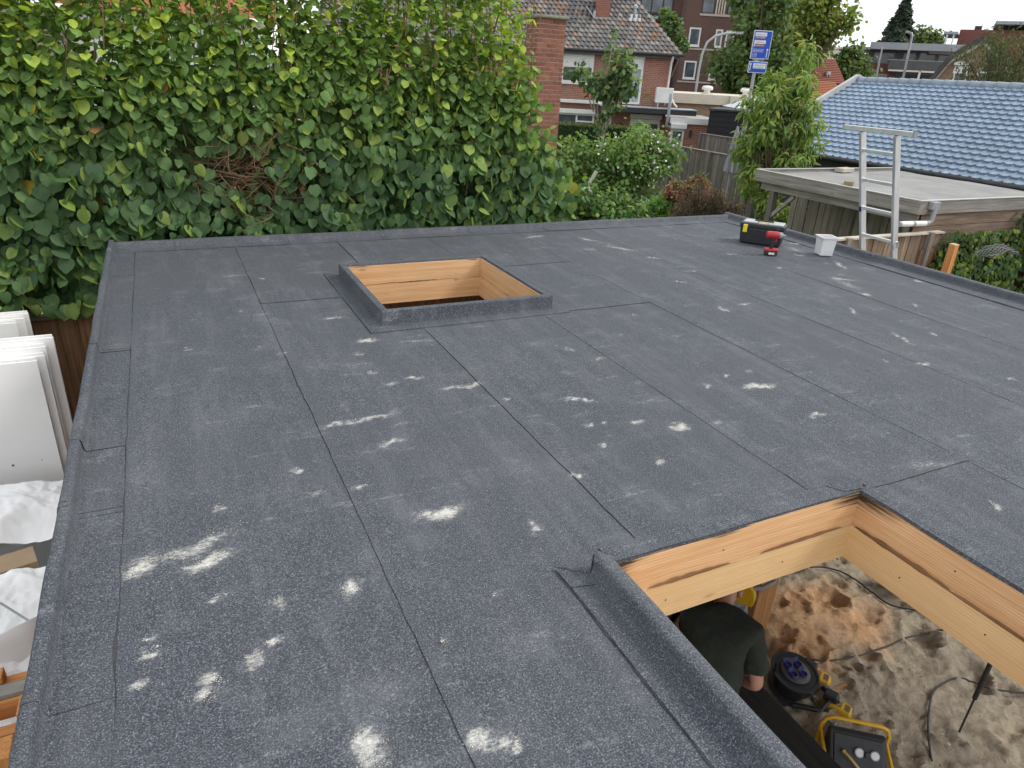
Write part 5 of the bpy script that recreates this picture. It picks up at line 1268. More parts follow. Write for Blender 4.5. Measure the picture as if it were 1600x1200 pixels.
for x in (0.0, 0.09):
    mb = MB(); mb.lathe(pan(x, 0.60, 0.011), [(0.027, 0), (0.029, 0.012), (0.024, 0.016)], 18, TL); g_o = xf(mb, fn).build('gauge', GALV, cm, smooth=True)
    mb = MB(); mb.lathe(pan(x, 0.60, 0.0275), [(0.022, 0), (0.001, 0.0005)], 18, TL); xf(mb, fn).build('dial', WHITEP, g_o, root=cm)
mb = MB(); mb.tube([pan(0.045, 0.58, 0.01), pan(0.045, 0.58, 0.04)], 0.015, 10); xf(mb, fn).build('knob', BLACKP, cm, smooth=True)
mb = MB(); mb.tube([pan(-0.09, 0.55, 0.03), pan(-0.07, 0.48, 0.05), pan(-0.02, 0.30, 0.05), pan(0.03, 0.1, 0.035), pan(0.05, -0.2, 0.0), pan(0.05, -0.5, -0.02)], 0.009, 8); xf(mb, fn).build('air_hose', pmat('hose', (0.66, 0.48, 0.16), (0.55, 0.38, 0.12), 9, 0.5), cm, smooth=True)
mb = MB(); mb.tube([pan(-0.10, 0.58, 0.008), pan(-0.09, 0.55, 0.034)], 0.012, 10); xf(mb, fn).build('coupling', pmat('brass', (0.5, 0.36, 0.14), (0.4, 0.28, 0.1), 9, 0.35, 0.8), cm, smooth=True)
# cables on the sand
def cable(label, pts, r=0.007, z=0.035):
    P = [onz(x, y, 0.0) for x, y in pts]; out = []
    for i in range(len(P)-1):
        p0, p1, p2, p3 = P[max(i-1, 0)], P[i], P[i+1], P[min(i+2, len(P)-1)]
        for k in range(8):
            t = k/8; out.append(0.5*((2*p1)+(-p0+p2)*t+(2*p0-5*p1+4*p2-p3)*t*t+(-p0+3*p1-3*p2+p3)*t**3))
    out.append(P[-1]); q = [(p[0], p[1], sum(sandz(p[0]+a, p[1]+b_) for a in (-0.09, -0.04, 0, 0.04, 0.09) for b_ in (-0.09, -0.04, 0, 0.04, 0.09))/25+0.022) for p in out]
    mb = MB(); mb.tube(q, r, 6); return tag(mb.build('cable', RUBBER, smooth=True), label, 'cable')
cable('black cable arching across the sand near the far beam', [(1218, 905), (1245, 896), (1290, 897), (1330, 912), (1362, 935), (1395, 955), (1450, 966)])
cable('grey cable lying across the middle of the sand', [(1255, 1042), (1292, 1043), (1345, 1030), (1400, 1008), (1432, 997), (1480, 996), (1530, 1008), (1600, 1030)])
cable('black cable looping down the right of the sand', [(1452, 1198), (1446, 1150), (1450, 1105), (1462, 1080), (1500, 1066), (1560, 1085), (1640, 1092)])
cable('thin black cable between the reel and the compressor', [(1258, 1075), (1270, 1110), (1290, 1135), (1305, 1150)], 0.005)
# leaning rod, dark bucket, offcut
mb = MB(); mb.tube([(4.44, 1.61, 0.0), (4.445, 1.61, 0.38)], 0.007, 8); mb.tube([(4.445, 1.61, 0.36), (4.47, 1.62, 2.26)], 0.016, 10); tag(mb.build('steel_rod', DARKMETAL, smooth=True), 'upright black steel rod standing in the sand', 'rod')
c = np.array([5.42, 2.80, 0.0]); bk = thing('bucket', 'black rubber bucket on the sand under the right beam', 'bucket', tuple(c))
mb = MB(); mb.lathe(c, [(0.11, 0.0), (0.14, 0.22), (0.15, 0.225), (0.145, 0.23), (0.13, 0.22), (0.105, 0.02)], 22); mb.build('bucket_wall', RUBBER, bk, smooth=True)
mb = MB(); mb.tube([c+np.array([0.15*math.cos(a), 0.02, 0.22+0.11*math.sin(a)]) for a in np.linspace(0.1, math.pi-0.1, 12)], 0.005, 6); mb.build('bail', GALV, bk, smooth=True)
p, q = onz(1300, 1080, 0.03), onz(1338, 1062, 0.03); mb = MB(); mb.bar(p, q, 0.02, 0.012); tag(mb.build('wood_splinter', FIR_Z), 'pale wood splinter on the sand by the chargers', 'offcut')
# mitre saw on its stand
sw = thing('mitre_saw', 'yellow mitre saw with grey handle on a stand beside the post', 'saw', (3.2, 2.72, 0)); fn = local_builder((3.2, 2.72, 0), R(35))
for x in (-0.3, 0.3):
    for y in (-0.15, 0.15): mb = MB(); mb.bar((x*0.9, y*0.6, 0.52), (x*1.2, y*1.3, 0.0), 0.03, 0.03); xf(mb, fn).build('stand_leg', GALV, sw)
mb = MB(); mb.box(-0.4, 0.4, -0.06, 0.06, 0.52, 0.56); xf(mb, fn).build('stand_beam', GALV, sw, bevel=0.004)
mb = MB(); mb.box(-0.26, 0.26, -0.12, 0.12, 0.561, 0.62); xf(mb, fn).build('table', GREYP, sw, bevel=0.01)
mb = MB(); mb.box(-0.26, 0.26, 0.06, 0.08, 0.62, 0.69); xf(mb, fn).build('fence', ALU, sw, bevel=0.004)
mb = MB(); pr = [(0.15*math.cos(a), 0.15*math.sin(a)) for a in np.linspace(-0.4, math.pi+0.4, 18)]; mb.prism(pr, -0.03, 0.03, 'x'); mb.v = [(x, y-0.02, z+0.80) for x, y, z in mb.v]; xf(mb, fn).build('blade_guard', YELP, sw, bevel=0.01)
mb = MB(); mb.lathe((0, -0.02, 0.80), [(0.125, -0.0015), (0.125, 0.0015)], 40, Matrix.Rotation(R(90), 3, 'Y')); xf(mb, fn).build('blade', ALU, sw)
mb = MB(); mb.lathe((0, 0, 0), [(0.055, 0.03), (0.058, 0.1), (0.05, 0.19), (0.02, 0.2)], 16, Matrix.Rotation(R(90), 3, 'Y')); mb.v = [(x, y-0.0, z+0.82) for x, y, z in mb.v]; xf(mb, fn).build('motor', YELP, sw, smooth=True)
mb = MB(); mb.tube([(0.02, -0.12, 0.86), (0.03, -0.20, 0.90), (0.1, -0.25, 0.92), (0.20, -0.25, 0.93), (0.26, -0.22, 0.95)], [0.02, 0.018, 0.018, 0.018, 0.022], 10); xf(mb, fn).build('handle', GREYP, sw, smooth=True)
mb = MB(); mb.box(0.24, 0.30, -0.27, -0.16, 0.925, 0.965); xf(mb, fn).build('handle_end', GREYP, sw, bevel=0.012)
mb = MB(); mb.tube([(0, 0.12, 0.62), (0, 0.2, 0.75), (0, 0.1, 0.83)], 0.035, 10); xf(mb, fn).build('pivot_arm', DARKMETAL, sw, smooth=True)

# ================================================================== THE WORKER
def skin_obj(name, verts, edges, radii, mat, parent=None, levels=2, root_i=0, off=None):
    off = np.zeros(3) if off is None else off
    me = bpy.data.meshes.new(name); me.from_pydata([tuple(np.array(v)-off) for v in verts], edges, [])
    o = bpy.data.objects.new(name, me); COL.objects.link(o)
    md = o.modifiers.new('skin', 'SKIN'); md.use_smooth_shade = True
    for i, v in enumerate(me.skin_vertices[0].data):
        r_ = radii[i]; v.radius = r_ if hasattr(r_, '__len__') else (r_, r_); v.use_root = (i == root_i)
    ss = o.modifiers.new('sub', 'SUBSURF'); ss.levels = levels; ss.render_levels = levels
    me.materials.append(mat)
    if parent: o.parent = parent
    return o
def person():
    off = np.array((2.45, 2.1, 0.0))
    fwd = Vector((0.72, 0.69, 0)).normalized(); rgt = Vector((fwd.y, -fwd.x, 0)); up = Vector((0, 0, 1)); base = Vector((2.42, 2.05, 0))
    def P(f, r_, z): return base+fwd*f+rgt*r_+up*z
    J = {}
    J['pel'] = P(0, 0, 0.56); J['waist'] = P(0.10, 0, 0.72); J['chest'] = P(0.25, 0, 0.93); J['ster'] = P(0.34, 0, 1.06); J['neck'] = P(0.46, 0, 1.10); J['head0'] = P(0.54, 0, 1.12); J['head1'] = P(0.62, 0, 1.13)
    SKINM = pmat('skin', (0.52, 0.29, 0.21), (0.44, 0.23, 0.16), 12, 0.5)
    SHIRT = pmat('dark_green_cloth', (0.018, 0.024, 0.018), (0.028, 0.036, 0.027), 30, 0.9, bmp=0.15)
    TROU = pmat('dark_trousers', (0.02, 0.02, 0.024), (0.03, 0.03, 0.035), 20, 0.9)
    V = []; E = []; Rr = []
    def add(p, r_, parent=None):
        V.append(p); Rr.append(r_)
        if parent is not None: E.append((parent, len(V)-1))
        return len(V)-1
    pel = add(J['pel'], (0.14, 0.11)); wa = add(J['waist'], (0.135, 0.10), pel); ch = add(J['chest'], (0.16, 0.11), wa); stn = add(J['ster'], (0.13, 0.09), ch)
    ne = add(J['neck'], 0.052, stn); h0 = add(J['head0'], (0.075, 0.085), ne); h1 = add(J['head1'], (0.082, 0.10), h0); add(P(0.67, 0, 1.12), (0.06, 0.075), h1)
    SH = {}
    for s in (1, -1):
        sh = P(0.35, 0.185*s, 1.06)
        el = P(0.22, 0.27*s, 0.80) if s > 0 else P(0.42, -0.27, 0.80); wr = P(0.40, 0.17*s, 0.64); 
        a = add(sh, 0.062, stn); b_ = add(sh.lerp(el, 0.5), 0.052, a); c_ = add(el, 0.042, b_); d_ = add(el.lerp(wr, 0.4), 0.042, c_); w_ = add(wr, 0.028, d_)
        pd = (wr-el).normalized(); palm = add(wr+pd*0.06, (0.04, 0.02), w_); SH[s] = (sh, el)
        side = pd.cross(up).normalized()
        for k, (o_, l) in enumerate(((-0.03, 0.062), (-0.01, 0.075), (0.011, 0.072), (0.031, 0.055))):
            k1 = add(wr+pd*0.10+side*o_, 0.0095, palm); k2 = add(wr+pd*(0.10+l*0.5)+side*o_-up*0.012, 0.009, k1); add(wr+pd*(0.10+l*0.8)+side*o_-up*0.036, 0.008, k2)
        t1 = add(wr+pd*0.04-side*0.045*s-up*0.01, 0.011, palm); add(wr+pd*0.085-side*0.06*s-up*0.02, 0.009, t1)
        hip = P(-0.01, 0.10*s, 0.52); kn = P(0.30, 0.15*s, 0.10); an = P(-0.16, 0.13*s, 0.10)
        a = add(hip, 0.095, pel); b_ = add(hip.lerp(kn, 0.5), 0.082, a); c_ = add(kn, 0.062, b_); d_ = add(kn.lerp(an, 0.45), 0.058, c_); e_ = add(an, 0.042, d_); add(P(-0.20, 0.13*s, 0.04), (0.04, 0.03), e_)
    body = skin_obj('person', V, E, Rr, SKINM, None, 2, pel, off); body.location = tuple(off)
    tag(body, 'person in a dark green T-shirt kneeling and leaning forward under the roof opening', 'person')
    V2 = [J['pel']+up*0.03, J['waist'], J['chest'], J['ster'], J['neck']+fwd*0.015]; E2 = [(0, 1), (1, 2), (2, 3), (3, 4)]; R2 = [(0.17, 0.145), (0.165, 0.135), (0.195, 0.15), (0.175, 0.13), 0.08]
    for s in (1, -1):
        sh, el = SH[s]; i = len(V2); V2 += [sh, sh.lerp(el, 0.42), sh.lerp(el, 0.80)]; R2 += [0.085, 0.078, 0.076]; E2 += [(3, i), (i, i+1), (i+1, i+2)]
    skin_obj('shirt', V2, E2, R2, SHIRT, body, 2, 0, off)
    so = bpy.data.objects.get('shirt'); tx = bpy.data.textures.new('folds', 'CLOUDS'); tx.noise_scale = 0.11; dm = so.modifiers.new('folds', 'DISPLACE'); dm.texture = tx; dm.strength = 0.04; dm.mid_level = 0.25
    so.modifiers['sub'].levels = 3; so.modifiers['sub'].render_levels = 3
    V3 = [J['pel']]; E3 = []; R3 = [(0.16, 0.125)]
    for s in (1, -1):
        hip = P(-0.01, 0.10*s, 0.52); kn = P(0.30, 0.15*s, 0.10); an = P(-0.14, 0.13*s, 0.10); i = len(V3)
        V3 += [hip, hip.lerp(kn, 0.5), kn, kn.lerp(an, 0.5), an]; R3 += [0.115, 0.10, 0.08, 0.074, 0.062]; E3 += [(0, i), (i, i+1), (i+1, i+2), (i+2, i+3), (i+3, i+4)]
    skin_obj('trousers', V3, E3, R3, TROU, body, 2, 0, off)
    for s in (1, -1):
        skin_obj('boot', [P(-0.14, 0.13*s, 0.10), P(-0.20, 0.13*s, 0.06), P(-0.30, 0.13*s, 0.03)], [(0, 1), (1, 2)], [0.055, 0.052, 0.04], RUBBER, body, 2, 0, off)
    HAIR = pmat('hair', (0.06, 0.04, 0.025), (0.1, 0.07, 0.045), 60, 0.8)
    skin_obj('hair', [P(0.54, 0, 1.175), P(0.61, 0, 1.20), P(0.67, 0, 1.18)], [(0, 1), (1, 2)], [(0.07, 0.06), (0.085, 0.065), (0.06, 0.05)], HAIR, body, 2, 0, off)
    for s in (1, -1):
        mb = MB(); mb.lathe(tuple(P(0.60, 0.088*s, 1.12)-Vector(off)), [(0.004, -0.03), (0.016, -0.02), (0.018, 0.01), (0.012, 0.03), (0.003, 0.034)], 10); o = mb.build('ear', SKINM, smooth=True); o.parent = body
        mb = MB(); mb.lathe(tuple(P(0.69, 0.03*s, 1.08)-Vector(off)), [(0.002, -0.01), (0.01, -0.004), (0.01, 0.004), (0.002, 0.01)], 10); o = mb.build('eye', WHITEP, smooth=True); o.parent = body
    mb = MB(); q = P(0.70, 0, 1.05)-Vector(off); mb.lathe(tuple(q), [(0.004, -0.025), (0.016, -0.018), (0.012, 0.005), (0.006, 0.025)], 10); o = mb.build('nose', SKINM, smooth=True); o.parent = body
    mb = MB(); q = P(0.675, 0, 1.02)-Vector(off); mb.bar(q-rgt*0.025, q+rgt*0.025, 0.012, 0.008); o = mb.build('mouth', pmat('lips', (0.4, 0.16, 0.13), None, 9, 0.5), smooth=True); o.parent = body
person()

# ================================================================== GARDEN BEHIND
def px_crown(name, label, cat, b, clumps, n, lsize, color, tmpl, depth=0.5, foot=None, trunk_r=0.05, mat=None, light=0.2, lightc=(0.18, 0.26, 0.06), droop=0.4, stems=1, trunkmat=None, group=None, bare=()):
    """plant measured clump by clump: (x, y, radius) in photo pixels, all about b metres ahead"""
    cen = np.array([ab(x, y, b) for x, y, _ in clumps]); rad = np.array([r_*b/F_PX*1.02 for _, _, r_ in clumps])
    cen[:, 1] += rng.uniform(-depth, depth, len(cen))
    f = foot or (cen[:, 0].mean(), b, 0); t = thing(name, label, cat, (f[0], f[1], 0), True, group)
    w = rad**2/np.sum(rad**2); idx = rng.choice(len(cen), n, p=w)
    g3 = rng.normal(size=(n, 3)); pts = cen[idx]+g3*rad[idx][:, None]*0.5
    pts[:, 2] = np.maximum(pts[:, 2], 0.03)
    out = g3/np.maximum(np.linalg.norm(g3, axis=1, keepdims=True), 0.3)
    nrm = out*0.5+unit(n)*0.7+np.array([0, -0.25, 0.75]); tip = out*0.6+unit(n)*0.6+np.array([0, 0, -droop])
    cv = rng.uniform(0.75, 1.25, len(cen)); col = vary(color, n, 0.25)*cv[idx][:, None]
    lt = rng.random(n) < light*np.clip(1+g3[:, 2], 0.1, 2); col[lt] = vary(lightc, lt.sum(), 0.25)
    scatter('foliage', tmpl, tip, nrm, pts, lsize*rng.uniform(0.65, 1.3, n), np.clip(col, 0.004, 0.8), mat or LEAF_FAR, t)
    mb = MB()
    for k in range(stems):
        fx = np.array([f[0]+(k-(stems-1)/2)*0.12*min(stems, 4), f[1], -0.02])
        top = cen[np.argmax(cen[:, 2])] if k == 0 else cen[rng.integers(len(cen))]
        mid = (fx+top)/2+np.array([rng.normal()*0.08, 0, 0])
        mb.tube([fx, mid, top], [trunk_r*1.2, trunk_r*0.8, trunk_r*0.2], 7)
    for c_ in cen[: 40]:
        s = np.array([f[0], f[1], max(0.3, c_[2]*0.72)]); s[:2] += (c_[:2]-s[:2])*0.3
        mb.tube([s, (s+c_)/2+[0, 0, 0.04], c_], [trunk_r*0.4, trunk_r*0.3, trunk_r*0.12], 5)
    mb.build('trunk', trunkmat or BARKM, t, smooth=True)
    return t
def region(poly_rows, step, jit=6, r_=13):
    """clump centres filling rows (y, x0, x1)"""
    out = []
    for y, x0, x1 in poly_rows:
        x = x0
        while x <= x1: out.append((x+random.uniform(-jit, jit), y+random.uniform(-jit, jit), r_*random.uniform(0.75, 1.25))); x += step
    return out
OV, LA, TU = oval(), lance(), tuft()
# rose-covered fruit trees
rows = [(214, 990, 1035), (226, 955, 1048), (236, 876, 1050), (249, 872, 1050), (262, 880, 1045), (278, 905, 1035), (293, 920, 1025), (308, 955, 1005)]
rose = px_crown('rose_bush', 'wide rambling rose bush with small white flowers in the back garden', 'bush', 21.5, region(rows, 17, 7, 15), 6800, 0.125, (0.165, 0.26, 0.085), OV, 0.8, None, 0.05, light=0.28, lightc=(0.20, 0.30, 0.07), stems=5)
n = 70; pxs = [(random.choice((1, 0)) and random.gauss(1030, 16) or random.uniform(930, 1050), 0) for _ in range(n)]
P = np.array([np.array(ab(x if 0 else max(900, min(1062, x)), random.uniform(205, 300) if x > 990 else random.uniform(206, 270), 20.6+random.uniform(-0.3, 0.3))) for x, _ in pxs])
scatter('flowers', TU, unit(n), unit(n)+np.array([0, -1, 0.4]), P-np.array([0, 0, 0]), rng.uniform(0.05, 0.085, n), vary((0.75, 0.73, 0.72), n, 0.06, 0.02), attrmat('petal', 0.7), rose, smooth=False)
px_crown('leafy_shrub', 'dark leafy shrub right behind the rear roof edge, next to the hedge', 'shrub', 10.2, region([(300, 862, 930), (318, 850, 985), (335, 850, 1000), (352, 850, 1000)], 20, 7, 19), 2600, 0.085, (0.075, 0.14, 0.048), OV, 0.35, None, 0.03, LEAF, 0.3, (0.17, 0.26, 0.06), stems=4)
px_crown('young_tree', 'slender young tree with big leaves in front of the brick house', 'tree', 24, [(905, 112, 12), (918, 122, 12), (930, 132, 12), (944, 138, 15), (957, 126, 17), (972, 124, 17), (985, 135, 13), (966, 104, 13), (958, 84, 9), (956, 68, 6), (978, 108, 10), (990, 98, 7), (952, 152, 12), (968, 148, 12), (940, 186, 8), (948, 172, 8), (962, 165, 7), (964, 50, 4), (975, 92, 7), (938, 198, 7)], 1000, 0.19, (0.09, 0.15, 0.055), OV, 0.4, (ab(934, 232, 24)[0], 24, 0), 0.06, light=0.3, lightc=(0.20, 0.27, 0.09), trunkmat=pmat('pale_bark', (0.36, 0.33, 0.28), (0.25, 0.22, 0.18), 20, 0.9))
hd = thing('clipped_hedge', 'low clipped hedge in front of the brick house', 'hedge', (1.9, 26, 0), True)
mb = MB(); nx = 40
a0, a1 = ab(868, 190, 26)[0], ab(990, 205, 26)[0]
mb.box(a0, a1, 25.6, 26.5, 0, 2.40); mb.build('core', pmat('hedge_core', (0.03, 0.045, 0.018), (0.02, 0.03, 0.012), 8, 0.95), hd)
n = 5000; f_ = rng.random(n) < 0.5; P = np.stack([rng.uniform(a0, a1, n), np.where(f_, 25.58, rng.uniform(25.6, 26.5, n)), np.where(f_, rng.uniform(0.6, 2.44, n), 2.42)], 1)+rng.normal(size=(n, 3))*0.02
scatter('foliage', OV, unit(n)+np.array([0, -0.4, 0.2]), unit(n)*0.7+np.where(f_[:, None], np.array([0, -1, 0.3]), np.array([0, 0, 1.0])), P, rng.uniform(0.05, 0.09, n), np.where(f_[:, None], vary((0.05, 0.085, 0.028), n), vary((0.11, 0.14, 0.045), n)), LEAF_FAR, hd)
# plants against the grey fence
rows = [(72, 1266, 1266), (85, 1265, 1265), (100, 1264, 1266), (115, 1262, 1264), (128, 1206, 1250), (128, 1266, 1268), (145, 1182, 1262), (162, 1174, 1262), (180, 1172, 1264), (198, 1182, 1268), (215, 1168, 1276), (232, 1162, 1280), (246, 1168, 1270), (262, 1172, 1215), (278, 1172, 1205), (295, 1176, 1204), (312, 1182, 1205), (330, 1195, 1240), (342, 1210, 1255)]
px_crown('peach_tree', 'peach tree with long drooping yellow-green leaves behind the carport corner', 'tree', 16.3, region(rows, 14, 5, 11.5), 6400, 0.165, (0.17, 0.26, 0.065), LA, 0.5, (ab(1195, 320, 16.3)[0], 16.3, 0), 0.045, LEAF, 0.45, (0.30, 0.38, 0.10), droop=0.55, stems=3)
px_crown('japanese_maple', 'low mound of fine reddish-brown maple leaves by the rear roof corner', 'shrub', 15.5, region([(296, 1098, 1116), (305, 1082, 1130), (315, 1070, 1142), (326, 1062, 1150), (338, 1056, 1156), (350, 1052, 1160)], 14, 4, 11), 5200, 0.075, (0.135, 0.092, 0.072), LA, 0.4, None, 0.04, LEAF, 0.15, (0.20, 0.14, 0.08), droop=0.9, stems=3)
px_crown('red_sedum', 'dusty red flowering shrub in front of the grey fence', 'shrub', 17.2, region([(280, 1096, 1098), (290, 1060, 1104), (298, 1050, 1090), (306, 1048, 1078)], 11, 3, 7), 2100, 0.075, (0.46, 0.19, 0.15), OV, 0.3, None, 0.03, LEAF, 0.35, (0.13, 0.17, 0.05), stems=4)
px_crown('grassy_clump', 'bright green grassy clump beside the maple mound', 'plant', 17.6, region([(315, 1028, 1058), (325, 1020, 1065), (336, 1015, 1065)], 10, 4, 9), 1300, 0.16, (0.13, 0.25, 0.06), LA, 0.3, None, 0.015, LEAF, 0.3, (0.25, 0.36, 0.10), droop=-0.5, stems=3)
n = 5000; P = np.stack([rng.uniform(9, 13.6, n), rng.uniform(14, 20.5, n), np.full(n, -0.015)], 1); tp = unit(n)*0.5+np.array([0, 0, 1.0])
lw = scatter('lawn_grass', lance(0.05, 0.2), tp, unit(n), P, rng.uniform(0.06, 0.14, n), vary((0.16, 0.27, 0.05), n, 0.25), LEAF_FAR); lw['label'] = 'short bright green grass of the back lawn'
mb = MB(); p, q = np.array(ab(922, 285, 19.5)), np.array(ab(932, 268, 19.5)); mb.tube([W(p[0], 19.5, 0), W(*p), W(*q)], [0.06, 0.06, 0.055], 8); tag(mb.build('garden_pole', CAP, smooth=True), 'short pale leaning pole between the shrubs', 'pole')
mb = MB(); p = np.array(ab(885, 290, 17)); mb.obox(W(p[0], 17, p[2]-0.1), (1.2, 0.9, 0.06), Matrix.Rotation(-YAW, 3, 'Z')); gt = mb.build('garden_table', GREYP, bevel=0.01); tag(gt, 'grey garden table half hidden behind the hedge end', 'table')
mb = MB(); pt = W(p[0], 17, 0); mb.tube([pt, (pt[0], pt[1], p[2]-0.135)], 0.05, 8); lg = mb.build('leg', GREYP); lg.parent = gt
# parasol, black shed
pr = thing('closed_parasol', 'closed lilac-grey parasol behind the grey fence', 'parasol', (ab(1148, 230, 18.6)[0], 18.6, 0), True)
tp_, bt = np.array(ab(1153, 197, 18.6)), np.array(ab(1146, 246, 18.6)); vs = []; fs = []; nn_ = 18
for j in range(9):
    t = j/8; c_ = tp_*(1-t)+bt*t; c_[2] -= 0.35*t
    for i in range(nn_):
        a = 2*math.pi*i/nn_; r_ = (0.02+0.15*t**0.8)*(1+0.28*(1 if i % 2 else -1)*min(1, t*2)); vs.append((c_[0]+r_*math.cos(a), c_[1]+r_*math.sin(a), c_[2]))
for j in range(8):
    for i in range(nn_): k = (i+1) % nn_; fs.append((j*nn_+i, j*nn_+k, (j+1)*nn_+k, (j+1)*nn_+i))
mb = MB(); mb.add(vs, fs); mb.build('folded_canopy', pmat('lilac_cloth', (0.36, 0.35, 0.40), (0.28, 0.27, 0.32), 6, 0.8), pr, smooth=True)
mb = MB(); mb.tube([(bt[0]-0.02, 18.6, 0), (tp_[0], 18.6, tp_[2])], 0.022, 8); mb.build('pole', GALV, pr, smooth=True)
mb = MB(); mb.lathe((bt[0]-0.02, 18.6, 0), [(0.25, 0), (0.25, 0.05), (0.06, 0.08), (0.04, 0.25)], 18); mb.build('base', GREYP, pr, smooth=True)
sh = thing('black_shed', 'black horizontally boarded shed behind the garden fences', 'shed', (7.07, 29, 0), True)
sh.rotation_euler = (0, 0, -YAW-R(20))
BLK = wood('black_boards', (0.022, 0.022, 0.025), (0.012, 0.012, 0.014), 'x', 0.2, 0.6, knots=False)
for k in range(16):
    mb = MB(); mb.prism([(29.0, k*0.19), (29.02, k*0.19), (29.02, k*0.19+0.186), (29.012, k*0.19+0.186)], 7.07, 10.4, 'x'); mb.build('weatherboard', BLK, sh)
mb = MB(); mb.box(7.09, 10.38, 29.03, 31.6, 0, 3.0); mb.build('walls', BLK, sh)
mb = MB(); mb.box(7.03, 10.45, 28.95, 31.7, 3.045, 3.11); mb.build('roof', DARKMETAL, sh)
tn = thing('white_canopy', 'pale pitched canopy roof showing above the black shed', 'canopy', (8.4, 30, 0), True)
mb = MB(); mb.add([(9.2, 33, 3.05), (12.0, 33, 3.05), (12.0, 35.5, 3.05), (9.2, 35.5, 3.05), (10.6, 34.2, 3.62)], [(0, 1, 4), (1, 2, 4), (2, 3, 4), (3, 0, 4)]); mb.build('canopy_cloth', pmat('canopy', (0.62, 0.65, 0.68), (0.52, 0.56, 0.6), 2, 0.6), tn)
for x, y in ((9.25, 33.05), (11.95, 33.05), (11.95, 35.45), (9.25, 35.45)): mb = MB(); mb.tube([(x, y, 0), (x, y, 3.05)], 0.03, 6); mb.build('pole', GALV, tn)

# ================================================================== BRICK CHIMNEY BEHIND THE HEDGE
ch = thing('brick_chimney', 'tall red brick chimney stack with a mossy stone cap beyond the hedge', 'chimney', (6.72, 12.68, 0))
HX0, HY0, HW, HD, HZ = 6.45, 12.42, 0.56, 0.50, 4.93
mb = MB(); mb.box(HX0+0.012, HX0+HW-0.012, HY0+0.012, HY0+HD-0.012, 0, HZ); mb.build('mortar_core', pmat('mortar', (0.58, 0.48, 0.40), (0.48, 0.40, 0.33), 20, 0.9), ch)
BR = pmat('chimney_brick', (0.30, 0.115, 0.070), (0.20, 0.075, 0.050), 14, 0.85, rnd=0.22, bmp=0.2)
rh = 0.078; bme = {}
def brick(lx_, ly_):
    k = (round(lx_, 3), round(ly_, 3))
    if k not in bme:
        m_ = MB().box(-lx_/2, lx_/2, -ly_/2, ly_/2, -0.0315, 0.0315).mesh('brick'); m_.materials.append(BR); bme[k] = m_
    return bme[k]
nrow = int((HZ-2.25)/rh)
for k in range(nrow):
    z = HZ-0.04-k*rh; off = 0.0 if k % 2 else 0.5
    n_ = 3; L = HW/n_
    xs = [HX0+i*L for i in range(n_+1)] if k % 2 else [HX0, HX0+L*0.5, HX0+L*1.5, HX0+L*2.5, HX0+HW]
    for i in range(len(xs)-1): inst('brick', brick(xs[i+1]-xs[i]-0.015, 0.10), ch, ((xs[i]+xs[i+1])/2, HY0+0.05+random.uniform(-0.002, 0.002), z))
    L = (HD-0.105)/2
    ys = [HY0+0.105+i*L for i in range(3)] if not k % 2 else [HY0+0.105, HY0+0.105+L*0.5, HY0+0.105+L*1.5, HY0+HD]
    for i in range(len(ys)-1): inst('brick', brick(0.10, ys[i+1]-ys[i]-0.015), ch, (HX0+0.05+random.uniform(-0.002, 0.002), (ys[i]+ys[i+1])/2, z))
mb = MB(); mb.box(HX0-0.05, HX0+HW+0.05, HY0-0.05, HY0+HD+0.05, HZ+0.004, HZ+0.06); mb.build('stone_cap', pmat('mossy_stone', (0.24, 0.235, 0.17), (0.14, 0.145, 0.09), 14, 0.95, bmp=0.5, bdist=0.02), ch, bevel=0.02)

# ================================================================== STREET AND HOUSES BEYOND
def win(root, a0, a1, z0, z1, b, fr=0.07, mull=(), trans=(), glass=DARKGLASS, frame=WHITE, name='window', sill=True):
    mb = MB(); mb.box(a0, a1, b-0.05, b+0.02, z0, z0+fr); mb.box(a0, a1, b-0.05, b+0.02, z1-fr, z1); mb.box(a0, a0+fr, b-0.05, b+0.02, z0+fr, z1-fr); mb.box(a1-fr, a1, b-0.05, b+0.02, z0+fr, z1-fr)
    for m in mull: mb.box(m-fr*0.5, m+fr*0.5, b-0.048, b+0.02, z0+fr, z1-fr)
    for m in trans: mb.box(m[0], m[1], b-0.046, b+0.02, m[2]-fr*0.4, m[2]+fr*0.4)
    w = mb.build(name, frame, root)
    mb = MB(); mb.box(a0+fr*0.6, a1-fr*0.6, b-0.012, b+0.01, z0+fr*0.6, z1-fr*0.6); mb.build('pane', glass, w, root=root)
    if sill: mb = MB(); mb.box(a0-0.04, a1+0.04, b-0.10, b+0.0, z0-0.07, z0-0.005); mb.build('sill', frame, w, root=root)
    return w
def shutter(root, a0, a1, z0, z1, b, box_h=0.16):
    mb = MB(); mb.box(a0-0.05, a1+0.05, b-0.20, b-0.055, z1-box_h, z1); sh_ = mb.build('shutter', WHITE, root, bevel=0.02)
    k = z0
    mb = MB()
    while k < z1-box_h-0.03: mb.prism([(b-0.085, k), (b-0.06, k), (b-0.06, k+0.05), (b-0.075, k+0.05)], a0, a1, 'x'); k += 0.052
    if mb.v: mb.build('shutter_slats', WHITE, sh_, root=root)
hs = thing('brick_house', 'red brick house with mottled grey and orange tiled roof and white shutters', 'house', (1, 33, 0), True)
HB = brickmat('house_brick', (0.37, 0.150, 0.095), (0.26, 0.100, 0.065), (0.42, 0.36, 0.31), 0.22, 0.075)
mb = MB(); mb.box(-9, 6.12, 33.0, 40.5, 0, 5.05); mb.build('wall', HB, hs)
SLP = 0.92
TM = attrmat('old_tile', 0.85, 0.3, 9, 0.35)
mb = MB(); tw, tl, ca, sa = 0.21, 0.265, math.cos(math.atan(SLP)), math.sin(math.atan(SLP)); rr = random.Random(3)
